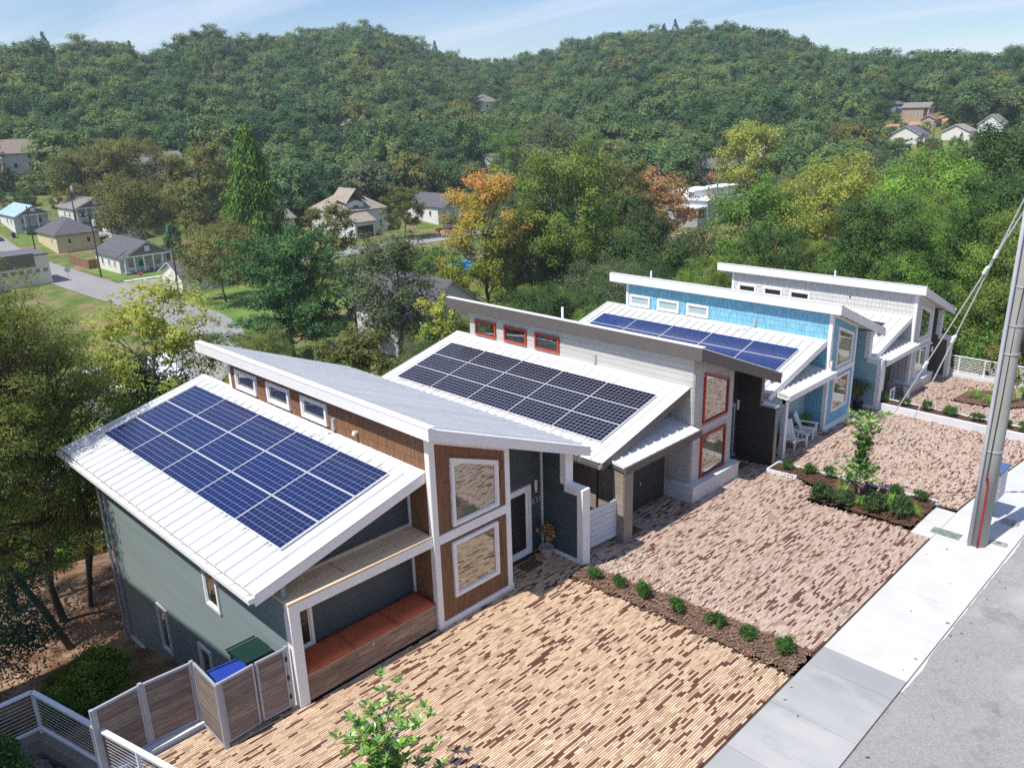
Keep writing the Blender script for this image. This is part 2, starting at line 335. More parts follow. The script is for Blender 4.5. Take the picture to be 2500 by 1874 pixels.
# ------------------------------------------------------------------ terrain sheet
def build_terrain():
    radii = [0, 3, 6, 9, 12, 15] + [18+i*2.2 for i in range(22)] + [68+i*5 for i in range(30)] + [225+i*12 for i in range(40)] + [760, 850, 940]
    angs = np.concatenate([np.arange(-8, 96, 1.0), np.arange(96, 352, 8.0)])
    vs = []; n = len(angs)
    for r in radii:
        for a in angs:
            x = CAM[0]+r*math.cos(R(a)); y = CAM[1]+r*math.sin(R(a)); z = terr(x, y)
            if -11 < x < 37 and -9.2 < y < 11.5:
                z = min(z, -.9) if y < 1.2 else z-.25
                if y < 1.2: z = min(z, gz(x, min(0, max(-7, y)))-.5)
            elif y <= -8.6: z = street_z(x)-.35 if y > -24 else z
            vs.append((x, y, z))
    fs = []
    for i in range(len(radii)-1):
        for j in range(n):
            k = (j+1) % n; fs.append((i*n+j, (i+1)*n+j, (i+1)*n+k, i*n+k))
    m = bpy.data.materials.new('ground_cover'); m.use_nodes = True
    t = m.node_tree; N = t.nodes; L = t.links; b = N['Principled BSDF']; b.inputs['Roughness'].default_value = .95; b.inputs['Specular IOR Level'].default_value = .1
    g = N.new('ShaderNodeNewGeometry')
    def nz(s, d=6):
        q = N.new('ShaderNodeTexNoise'); q.inputs['Scale'].default_value = s; q.inputs['Detail'].default_value = d; L.new(g.outputs['Position'], q.inputs['Vector']); return q.outputs[0]
    def mx(f, a, c):
        q = N.new('ShaderNodeMix'); q.data_type = 'RGBA'; L.new(f, q.inputs[0])
        for s_, v in ((6, a), (7, c)):
            if isinstance(v, tuple): q.inputs[s_].default_value = (*v, 1)
            else: L.new(v, q.inputs[s_])
        return q.outputs[2]
    def ramp(f, lo, hi):
        q = N.new('ShaderNodeMapRange'); q.inputs[1].default_value = lo; q.inputs[2].default_value = hi; L.new(f, q.inputs[0]); return q.outputs[0]
    straw = mx(ramp(nz(1.1, 9), .35, .65), (.12,.065,.038), (.32,.205,.135))
    grass = mx(ramp(nz(.35, 9), .35, .65), (.075,.125,.028), (.17,.20,.06))
    dirt = mx(ramp(nz(.2), .5, .62), grass, (.24,.17,.10))
    sx = N.new('ShaderNodeSeparateXYZ'); L.new(g.outputs['Position'], sx.inputs[0])
    yr = ramp(sx.outputs[1], 38, 56)
    L.new(mx(yr, straw, dirt), b.inputs['Base Color'])
    bp = N.new('ShaderNodeBump'); bp.inputs['Strength'].default_value = .5; bp.inputs['Distance'].default_value = .05; L.new(nz(9, 5), bp.inputs['Height']); L.new(bp.outputs[0], b.inputs['Normal'])
    mb = MB(); mb.v = vs; mb.f = fs; mb.m = [0]*len(fs)
    o = mb.build('ground', m, smooth=True); tag(o, 'sloping wooded ground falling from the houses to the valley and rising to the hills', None, kind='structure')
build_terrain()

def ribbon(name, pts, w0, w1, m, lift, label, step=3.0, mat2=None):
    """a strip of road draped along a centre line"""
    P = [Vector((p[0], p[1], 0)) for p in pts]; S = []
    for a, b in zip(P, P[1:]):
        n = max(1, int((b-a).length/step)); S += [a+(b-a)*(i/n) for i in range(n)]
    S.append(P[-1])
    for _ in range(6): S = [S[0]] + [(S[i-1]+S[i]*2+S[i+1])/4 for i in range(1, len(S)-1)] + [S[-1]]
    mb = MB(); rows = []
    for i, p in enumerate(S):
        d = (S[min(i+1, len(S)-1)]-S[max(i-1, 0)]).normalized(); nrm = Vector((-d.y, d.x, 0))
        z = max(terr(p.x, p.y), terr(*(p+nrm*w0).xy), terr(*(p+nrm*w1).xy))+lift
        for w in (w0, w1):
            q = p+nrm*w; mb.v.append((q.x, q.y, z))
    for i in range(len(S)-1): mb.f.append((2*i, 2*i+2, 2*i+3, 2*i+1)); mb.m.append(0)
    o = mb.build(name, m); tag(o, label, kind='structure'); return o

far_road = ribbon('road', ROAD, -3.9, 3.9, asphalt_far, .10, 'pale worn street running along the valley past the bungalows')
for w in (-.22, .12):
    ln = ribbon('road_marking', ROAD[:6], w, w+.10, yellow_paint, .118, 'yellow centre line on the valley street'); ln.parent = far_road; del ln['kind']; del ln['label']
ribbon('road', [(38,134),(46,133.4),(60,133),(90,132),(135,131)], -3.6, 3.6, asphalt_far, .104, 'side street leaving the crossing towards the pickup')
ribbon('pavement', [(43.0,138.6),(60,138.1),(75,137.8)], -.7, .7, conc, .13, 'pale footpath in front of the grey bungalow')
ribbon('pavement', [(43.6,128.3),(60,128.0),(80,127.5)], -.6, .6, conc, .13, 'pale footpath along the near side of the side street')

# ------------------------------------------------------------------ street, sidewalk, beds
YW0, YW1 = -7.03, -8.86
def strip_x(name, x0, x1, y0, y1, m, dz, label, kind='structure', thick=0.0):
    xs = sorted(set([x0, x1] + [a for a, _ in STREET_Z if x0 < a < x1]))
    mb = MB()
    for x in xs: mb.v += [(x, y0, street_z(x)+dz), (x, y1, street_z(x)+dz)]
    for i in range(len(xs)-1): mb.f.append((2*i, 2*i+1, 2*i+3, 2*i+2)); mb.m.append(0)
    o = mb.build(name, m); tag(o, label, kind=kind); return o
strip_x('road', -60, 90, -8.868, -17.5, asphalt, -.055, 'grey asphalt street beside the pale sidewalk')
strip_x('pavement', -60, 90, -17.5, -19.5, conc_old, -.02, 'far kerb and footpath across the street')
sw = strip_x('sidewalk', -60, 90, YW0, YW1, joint_sand, -.075, 'concrete sidewalk along the street, grey slabs then white slabs')
xs = [-12.5+i*1.72 for i in range(-8, 10)]
joints = [x for x in [4.76-1.72*i for i in range(30)] if x > -40][::-1] + [5.54] + [5.54+1.79*i for i in range(1, 30)]
for a, b in zip(joints, joints[1:]):
    m = conc_grey if b <= 5.6 else (conc if b < 14.6 else conc_new)
    za, zb = street_z(a), street_z(b); g = .006
    mb = MB(); a += g; b -= g; y0, y1 = YW0, YW1
    mb.add([(a,y1,za-.07),(b,y1,zb-.07),(b,y0,zb-.07),(a,y0,za-.07),(a,y1,za),(b,y1,zb),(b,y0,zb),(a,y0,za)], [(4,5,6,7),(0,1,5,4),(1,2,6,5),(2,3,7,6),(3,0,4,7)])
    mb.build('paving_slab', m, sw)
# ragged skim of concrete where the sidewalk meets the asphalt
rg = random.Random(4); mb = MB(); pv = []
for i in range(70):
    x = 5.2+i*.17; w = .012+.06*max(0, math.sin(i*.23+.6)*math.sin(i*.071+1.2)-.25)+rg.uniform(0, .03)
    pv.append((x, w))
for i in range(len(pv)-1):
    (x0, w0), (x1, w1) = pv[i], pv[i+1]; z = street_z(x0)-.046
    mb.add([(x0,-8.87,z),(x0,-8.87-w0,z),(x1,-8.87-w1,z),(x1,-8.87,z)], [(0,1,2,3)])
mb.build('concrete_spill', conc, sw)

BED1 = [(3.87,-.73),(4.62,-.72),(4.9,-3.0),(5.2,-6.98),(4.06,-6.98),(3.95,-3)]
BED2 = [(14.35,-.85),(15.25,-.85),(15.0,-3.0),(14.72,-6.4),(12.5,-6.42),(12.8,-3.02),(13.75,-3.0),(14.25,-2.1)]
BED3 = [(24.62,.2),(25.45,.2),(25.45,-6.9),(24.62,-6.9)]
BED4 = [(29.6,-2.1),(31.6,-2.2),(32.6,-3.3),(31.4,-5.4),(29.4,-4.4)]
def inside(p, poly):
    c = False; n = len(poly); x, y = p
    for i in range(n):
        (x0, y0), (x1, y1) = poly[i], poly[i-1]
        if (y0 > y) != (y1 > y) and x < (x1-x0)*(y-y0)/(y1-y0)+x0: c = not c
    return c
def bed(name, poly, zf, m, label, seed=0, n=26):
    """a mound of mulch: a fine sheet with uneven height, edges sunk"""
    rg = random.Random(seed); xs_ = [p[0] for p in poly]; ys_ = [p[1] for p in poly]; s = .11
    mb = MB(); idx = {}
    nx = int((max(xs_)-min(xs_))/s)+2; ny = int((max(ys_)-min(ys_))/s)+2
    for j in range(ny):
        for i in range(nx):
            x = min(xs_)+i*s-s/2; y = min(ys_)+j*s-s/2
            if inside((x, y), poly): idx[i, j] = len(mb.v); mb.v.append((x+rg.uniform(-.03,.03), y+rg.uniform(-.03,.03), zf(x, y)+rg.uniform(-.015, .03)))
    for (i, j) in list(idx):
        q = [(i, j), (i+1, j), (i+1, j+1), (i, j+1)]
        if all(k in idx for k in q): mb.f.append(tuple(idx[k] for k in q)); mb.m.append(0)
        elif sum(k in idx for k in q) == 3: mb.f.append(tuple(idx[k] for k in q if k in idx)); mb.m.append(0)
    o = mb.build(name, m); tag(o, label, kind='structure'); return o
bed('mulch_bed', BED1, lambda x, y: gz(min(x, 4.55), y)*.5+.02, mulch_pale, 'narrow brown mulch strip between the two nearest driveways', 1)
bed('mulch_bed', BED2, lambda x, y: gz(min(14.7, x), y)+.06, mulch_m, 'dark mulch bed around the young magnolia')
bed('mulch_bed', BED3, lambda x, y: -.80, mulch_m, 'raised dark mulch strip behind the long white retaining wall', 3)
bed('mulch_bed', BED4, lambda x, y: gz(x, y)+.04, mulch_pale, 'weedy mulch patch in the farthest driveway', 4)

def chips(name, poly, zf, m, n, seed, size):
    rg = random.Random(seed); mb = MB(); xs_ = [p[0] for p in poly]; ys_ = [p[1] for p in poly]
    while n > 0:
        x = rg.uniform(min(xs_), max(xs_)); y = rg.uniform(min(ys_), max(ys_))
        if not inside((x, y), poly): continue
        n -= 1; a = rg.uniform(0, 6.3); l = size*rg.uniform(.5, 1.3); w = l*.28; z = zf(x, y)+rg.uniform(.012,.045); t = rg.uniform(-.4,.4)*l
        ca, sa = math.cos(a), math.sin(a)
        mb.add([(x-ca*l-sa*w,y-sa*l+ca*w,z-t*.5),(x+ca*l-sa*w,y+sa*l+ca*w,z+t*.5),(x+ca*l+sa*w,y+sa*l-ca*w,z+t*.5+.008),(x-ca*l+sa*w,y-sa*l-ca*w,z-t*.5+.008)], [(0,1,2,3)])
    o = mb.build(name, m); return o
chip_pale = mat('bark_chips', (.10,.055,.034), .9, col2=(.30,.20,.14), scale=14)
chip_dark = mat('dark_bark_chips', (.05,.026,.017), .9, col2=(.17,.092,.058), scale=14)
for poly, zf, m, n, sd_, lb in ((BED1, lambda x, y: gz(min(x, 4.55), y)*.5+.02, chip_pale, 1500, 5, 'shredded bark chips on the narrow mulch strip'),
                         (BED2, lambda x, y: gz(min(14.7, x), y)+.06, chip_dark, 1700, 6, 'shredded bark chips in the bed around the magnolia'),
                         (BED3, lambda x, y: -.80, chip_dark, 500, 7, 'shredded bark chips behind the white retaining wall')):
    tag(chips('bark_chips', poly, zf, m, n, sd_, .055), lb, kind='stuff')

# ------------------------------------------------------------------ paver drives
P1 = [mat('paver_cream', (.59,.415,.28), .85, .08, scale=3, rnd=.10, bump=.15, bscale=90, blot=((.45,.32,.21), 1.3, .6, .2)),
      mat('paver_tan', (.50,.35,.225), .85, .10, scale=3, rnd=.12, bump=.15, bscale=90),
      mat('paver_taupe', (.33,.215,.145), .85, .14, scale=3, rnd=.15, bump=.15, bscale=90),
      mat('paver_brown', (.15,.064,.043), .85, .16, scale=3, rnd=.2, bump=.15, bscale=90),
      mat('paver_sand', (.65,.485,.33), .85, .08, scale=3, rnd=.10, bump=.15, bscale=90), mat('paver_fawn', (.43,.30,.20), .85, .12, scale=3, rnd=.12, bump=.15, bscale=90)]
P2 = [mat('paver_pale', (.51,.385,.30), .85, .08, scale=3, rnd=.10, bump=.15, bscale=90),
      mat('paver_rose', (.42,.295,.225), .85, .10, scale=3, rnd=.12, bump=.15, bscale=90),
      mat('paver_dun', (.30,.22,.175), .85, .14, scale=3, rnd=.15, bump=.15, bscale=90),
      mat('paver_umber', (.16,.072,.052), .85, .16, scale=3, rnd=.2, bump=.15, bscale=90),
      mat('paver_chalk', (.55,.445,.375), .85, .08, scale=3, rnd=.10, bump=.15, bscale=90), mat('paver_clay', (.37,.25,.19), .85, .12, scale=3, rnd=.12, bump=.15, bscale=90)]
def patch(x, y, s=0):
    return math.sin(x*1.3+s)*math.sin(y*1.7+2*s)+.6*math.sin(x*2.9+1+s)*math.sin(y*3.3)
SLAB = [(12.28,-7.1),(14.4,-7.1),(14.4,-6.44),(12.28,-6.44)]
TOWERS = []
def drive(idx, xa, xb, mats, parent_label, keep, seed, n_single):
    rg = random.Random(seed); L_, Wd = .203, .052; rows = int(7.98/Wd)
    sheet = MB(); items = []
    for r in range(rows):
        y1 = .93-r*Wd; y0 = y1-Wd; yc = (y0+y1)/2; x = xa-rg.uniform(0, L_); last = 0
        while x < xb:
            l = L_*(1 if rg.random() < .94 else .5)
            x0, x1 = x, x+l; x = x1; xc = (x0+x1)/2
            if not keep(xc, yc): continue
            d = patch(xc, yc, idx); p = rg.random(); pd = .115+.06*d+(.20 if last == 3 else 0)
            k = 3 if p < pd else (2 if p < pd+.035+.03*max(0, -d) else (1 if p < .42 else 0))
            last = k; k = rg.choice((4, 0, 0)) if k == 0 else (rg.choice((5, 1)) if k == 1 else k)
            items.append((x0+.003, x1-.003, y0+.0055, y1-.0055, k, rg.uniform(-.003, .003)))
    # the pieces that show largest: nearest the camera, in the picture
    def seen(it):
        c = cam.matrix_world.inverted() @ Vector(((it[0]+it[1])/2, (it[2]+it[3])/2, 0)); u = c.x/-c.z*2007+1250; v = -c.y/-c.z*2007+937
        return 40 < u < 2460 and v < 1850, (c.length)
    order = sorted((i for i in range(len(items)) if seen(items[i])[0]), key=lambda i: seen(items[i])[1])
    single = set(order[:n_single])
    slab = MB(); xs_ = [xa+(xb-xa)*i/24 for i in range(25)]
    for i in range(24):
        for j in range(8):
            a, b = xs_[i], xs_[i+1]; q0, q1 = .93-j*.995, .93-(j+1)*.995
            if not (keep((a+b)/2, (q0+q1)/2) ): continue
            slab.add([(a,q1,gz(a+1e-4,q1)-.03),(b,q1,gz(b-1e-4,q1)-.03),(b,q0,gz(b-1e-4,q0)-.03),(a,q0,gz(a+1e-4,q0)-.03)], [(0,1,2,3)])
    root = slab.build('driveway', joint_sand); tag(root, parent_label, kind='structure')
    f = MB()
    for i, (x0, x1, y0, y1, k, h) in enumerate(items):
        z = gz((x0+x1)/2, (y0+y1)/2); za = gz((x0+x1)/2, y0); zb = gz((x0+x1)/2, y1)
        if i in single:
            bx('paver', x0, x1, y0, y1, z-.045+h, z+h, mats[k], root, rot=(math.atan2(zb-za, y1-y0), 0, 0))
        else:
            f.add([(x0,y0,za-.03),(x1,y0,za-.03),(x1,y1,zb-.03),(x0,y1,zb-.03),(x0,y0,za+h),(x1,y0,za+h),(x1,y1,zb+h),(x0,y1,zb+h)],
                  [(4,5,6,7),(0,1,5,4),(1,2,6,5),(2,3,7,6),(3,0,4,7)], k)
    fo = f.build('paver_field', mats, root); tag(fo, kind='stuff')
    return root
def house_clear(x, y, x0, wing, h1=False):
    lx = x-x0
    if y > .02:      # under the recess and porch only
        return (2.5 < lx < wing-.05) or (-3.5 < lx < -.05 and not h1) or (-5.4 < lx < -3.75 and y < (.3 if h1 else .9)) or (h1 and -7.3 < lx <= -5.4)
    return True
drive(0, -7.7, 4.65, P1, 'cream and brown paver driveway in front of the brown house',
      lambda x, y: y > -7.0 and house_clear(x, y, 0, 4.65, True) and not inside((x, y), BED1) and x < 4.55 and (x > -6.95-.26*(y+.5) ) and not (x > 4.0 and y < -.7) and not (y > .05 and x < -5.35 and y > 1.0), 11, 300)
drive(1, 4.6, 14.85, P2, 'pinkish paver driveway in front of the greige house',
      lambda x, y: y > -7.0 and house_clear(x, y, 10.78, 4.45) and not inside((x, y), BED1) and not inside((x, y), BED2) and not inside((x, y), SLAB) and (x < 14.3 or y > -.85) and (x > 4.85-.09*y*.6 or y > -.7), 12, 300)
drive(2, 14.6, 24.55, P2, 'pinkish paver driveway in front of the blue house',
      lambda x, y: y > -7.0 and house_clear(x, y, 20.6, 3.98) and not inside((x, y), BED2) and not inside((x, y), SLAB) and (x > 15.3-.09*(-y) or y > -.85), 13, 60)
drive(3, 25.5, 33.8, P2, 'paver driveway in front of the pale shingled house',
      lambda x, y: y > -7.0 and house_clear(x, y, 29.8, 3.75) and not inside((x, y), BED4), 14, 0)
# pad and edging
mb = MB(); mb.box(12.3, 14.36, -7.02, -6.46, -.09, .004)
tag(mb.build('concrete_pad', conc), 'pale concrete pad between the magnolia bed and the sidewalk', kind='structure')
def edging(name, pts, zf, m, label, h=.10, t=.09, base=.5):
    mb = MB()
    for (a, b) in zip(pts, pts[1:]):
        d = Vector((b[0]-a[0], b[1]-a[1], 0)); n = max(1, int(d.length/.6)); u = d.normalized(); w = Vector((-u.y, u.x, 0))*t/2
        for i in range(n):
            p = Vector((a[0], a[1], 0))+d*(i/n); q = Vector((a[0], a[1], 0))+d*((i+1)/n)
            zp, zq = zf(p.x, p.y)+h, zf(q.x, q.y)+h
            mb.add([(*(p-w).xy,zp-base),(*(q-w).xy,zq-base),(*(q+w).xy,zq-base),(*(p+w).xy,zp-base),(*(p-w).xy,zp),(*(q-w).xy,zq),(*(q+w).xy,zq),(*(p+w).xy,zp)],
                   [(0,3,2,1),(4,5,6,7),(0,1,5,4),(1,2,6,5),(2,3,7,6),(3,0,4,7)])
    return tag(mb.build(name, m), label, 'edging')
kerb_white = mat('white_kerb', (.62,.64,.665), .7, .05, scale=2, bump=.15, bscale=90)
edging('garden_edging', [(14.3,-2.0),(14.36,-.86),(15.24,-.86),(14.98,-3.0),(14.74,-6.40)], lambda x, y: gz(min(14.7, x), y), kerb_white, 'pale low kerb round the back of the magnolia bed', .11, .06)
wl = MB(); wl.box(24.55, 24.7, -6.95, -.15, -1.7, -.745)
tag(wl.build('retaining_wall', kerb_white), 'long white retaining wall between the blue and pale houses', 'wall')
edging('garden_edging', [(25.48,.2),(25.48,-6.95)], lambda x, y: -.87, kerb_white, 'thin pale kerb behind the raised mulch strip', .10, .09, 1.2)
# ------------------------------------------------------------------ the row of houses
UP, UM = 5.36, .39
def zU(x): return UP-UM*(x+.31)
def zL0(x): return 2.96+.2573*(x+4.43)

def ring(mb, pts, w, y0, y1, plane):
    """window frame: outer quad pts (a,b) with inset w, extruded between y0 and y1 across the wall plane"""
    c = (sum(p[0] for p in pts)/4, sum(p[1] for p in pts)/4)
    inn = []
    n = len(pts)
    for i in range(n):
        p0, p1, p2 = Vector(pts[i-1]), Vector(pts[i]), Vector(pts[(i+1) % n])
        e1 = (p1-p0).normalized(); e2 = (p2-p1).normalized()
        n1 = Vector((-e1.y, e1.x)); n2 = Vector((-e2.y, e2.x))
        if n1.dot(Vector(c)-p1) < 0: n1 = -n1
        if n2.dot(Vector(c)-p1) < 0: n2 = -n2
        bis = (n1+n2).normalized(); inn.append(tuple(p1+bis*(w/max(.3, bis.dot(n1)))))
    def to3(p, d): return (p[0], d, p[1]) if plane == 'y' else (d, p[0], p[1])
    V = [to3(p, y0) for p in pts]+[to3(p, y0) for p in inn]+[to3(p, y1) for p in pts]+[to3(p, y1) for p in inn]
    F = []
    for i in range(n):
        j = (i+1) % n
        F += [(i, j, n+j, n+i), (2*n+i, 3*n+i, 3*n+j, 2*n+j), (i, 2*n+i, 2*n+j, j), (n+i, n+j, 3*n+j, 3*n+i)]
    mb.add(V, F); return inn

def window(parent, pts, d, plane, fmat, gmat, w=.09, proud=.06, sash=None):
    """frame ring standing proud of the wall towards -axis, pane set back inside it"""
    mb = MB(); inn = ring(mb, pts, w, d-proud, d+.02, plane); o = mb.build('window', fmat, parent)
    if sash:
        m2 = MB(); inn = ring(m2, inn, .035, d-proud*.5, d+.01, plane); m2.build('sash', sash, o)
    g = MB(); dd = d-.008
    g.add([(p[0], dd, p[1]) if plane == 'y' else (dd, p[0], p[1]) for p in inn], [(0,1,2,3)]); g.build('pane', gmat, o)
    return o

def rect(a0, a1, z0, z1): return [(a0,z0),(a1,z0),(a1,z1),(a0,z1)]
def hits(a0, a1, z0, z1, holes, m=0.0):
    return any(a1 > h[0]+m and a0 < h[1]-m and z1 > h[2]+m and z0 < h[3]-m for h in holes)

def shingles(parent, plane, a0, a1, z0, top, d, m, holes, seed, budget, course=.235, wmin=.13, wmax=.23, t=.02):
    """staggered shingles on a wall plane; at most budget[0] stay single, the rest join one part"""
    rg = random.Random(seed); z = z0; rest = MB(); single = []
    while True:
        a = a0; any_ = False
        while a < a1-.01:
            w = rg.uniform(wmin, wmax); b = min(a1, a+w)
            if a1-b < .05: b = a1
            dr = rg.uniform(-.012, .012); q0 = max(z0, z+dr); q1 = min(z+course+.03, top((a+b)/2))
            if q1-q0 > .04:
                any_ = True
                if not hits(a, b, q0, min(q1, z+course), holes, .06): single.append((a+.004, b-.004, q0, q1, rg.uniform(0, .006), b))
            a = b
        z += course
        if not any_ or z > 9: break
    for (a, b, q0, q1, e, _) in single:
        d0, d1 = d-t-e, d-.002
        if budget[0] > 0:
            budget[0] -= 1
            tl = .045   # lower edge kicks out
            if plane == 'y': bx('shingle', a, b, d0, d1, q0, q1, m, parent, rot=(tl*-.9, 0, 0))
            else: bx('shingle', d0, d1, a, b, q0, q1, m, parent, rot=(0, tl*.9, 0))
        else:
            k = .009
            if plane == 'y': rest.add([(a,d0-k,q0),(b,d0-k,q0),(b,d0+k,q1),(a,d0+k,q1),(a,d1,q0),(b,d1,q0),(b,d1,q1),(a,d1,q1)], [(0,1,2,3),(0,4,5,1),(1,5,6,2),(0,3,7,4),(2,6,7,3)])
            else: rest.add([(d0-k,a,q0),(d0-k,b,q0),(d0+k,b,q1),(d0+k,a,q1),(d1,a,q0),(d1,b,q0),(d1,b,q1),(d1,a,q1)], [(0,3,2,1),(0,1,5,4),(1,2,6,5),(0,4,7,3),(2,3,7,6)])
    if rest.v: tag(rest.build('shingle_courses', m, parent), kind='stuff')

def boards(parent, plane, a0, a1, z0, top, d, m, holes, course=.19, t=.022, name='siding_board'):
    """lap boards cut round the openings; each a piece of its own"""
    z = z0
    while True:
        q1 = z+course-.008; tt = min(top(a0), top(a1)); th = max(top(a0), top(a1))
        if z >= th-.05 or z > 9: break
        cuts = sorted(h for h in holes if h[2] < q1-.03 and h[3] > z+.03); segs = []; a = a0
        for h in cuts:
            if h[0]-a > .06: segs.append((a, h[0]))
            a = max(a, h[1])
        if a1-a > .06: segs.append((a, a1))
        for (s0, s1) in segs:
            # top may slope: clip the board's run where the roof comes down
            if top(s1) < z+course*.6 and top(s0) > top(s1):
                lo, hi = s0, s1
                for _ in range(20):
                    mid = (lo+hi)/2
                    if top(mid) > z+course*.55: lo = mid
                    else: hi = mid
                s1 = lo
            if top(s0) < z+course*.6 and top(s1) > top(s0):
                lo, hi = s0, s1
                for _ in range(20):
                    mid = (lo+hi)/2
                    if top(mid) > z+course*.55: hi = mid
                    else: lo = mid
                s0 = hi
            if s1-s0 < .06: continue
            zz = min(q1, max(top(s0), top(s1)))
            if zz-z < .03: continue
            if plane == 'y': bx(name, s0, s1, d-t, d-.002, z, zz, m, parent, rot=(-.03, 0, 0))
            else: bx(name, d-t, d-.002, s0, s1, z, zz, m, parent, rot=(0, .03, 0))
        z += course

_panmesh = {}
def pan(name, L, Wd, m):
    """one roof pan along +x with its standing seam on the far edge"""
    k = (name, round(L, 3), round(Wd, 3), m.name)
    if k not in _panmesh:
        mb = MB(); mb.box(0, L, 0, Wd, -.03, 0); rw = .045 if name == 'upper_pan' else .026; mb.box(0, L, Wd-rw, Wd, .0, .058); _panmesh[k] = mb.mesh(name, m)
    return _panmesh[k]

def sloped_roof(parent, nm, x0, x1, zx, y0, y1, m, pitch=.41):
    s = (zx(x1)-zx(x0))/(x1-x0); L = math.hypot(x1-x0, zx(x1)-zx(x0)); n = int(round((y1-y0)/pitch)); w = (y1-y0)/n
    for i in range(n):
        o = bpy.data.objects.new('roof_pan', pan(nm, L, w, m)); link(o, parent)
        o.location = (x0, y0+i*w, zx(x0)); o.rotation_euler = (0, -math.atan(s), 0)

def slab_x(mb, x0, x1, zx, th, y0, y1, mi=0, off=-.032):
    return mb.prism([(x0, zx(x0)+off-th), (x1, zx(x1)+off-th), (x1, zx(x1)+off), (x0, zx(x0)+off)], y0, y1, 'y', mi)

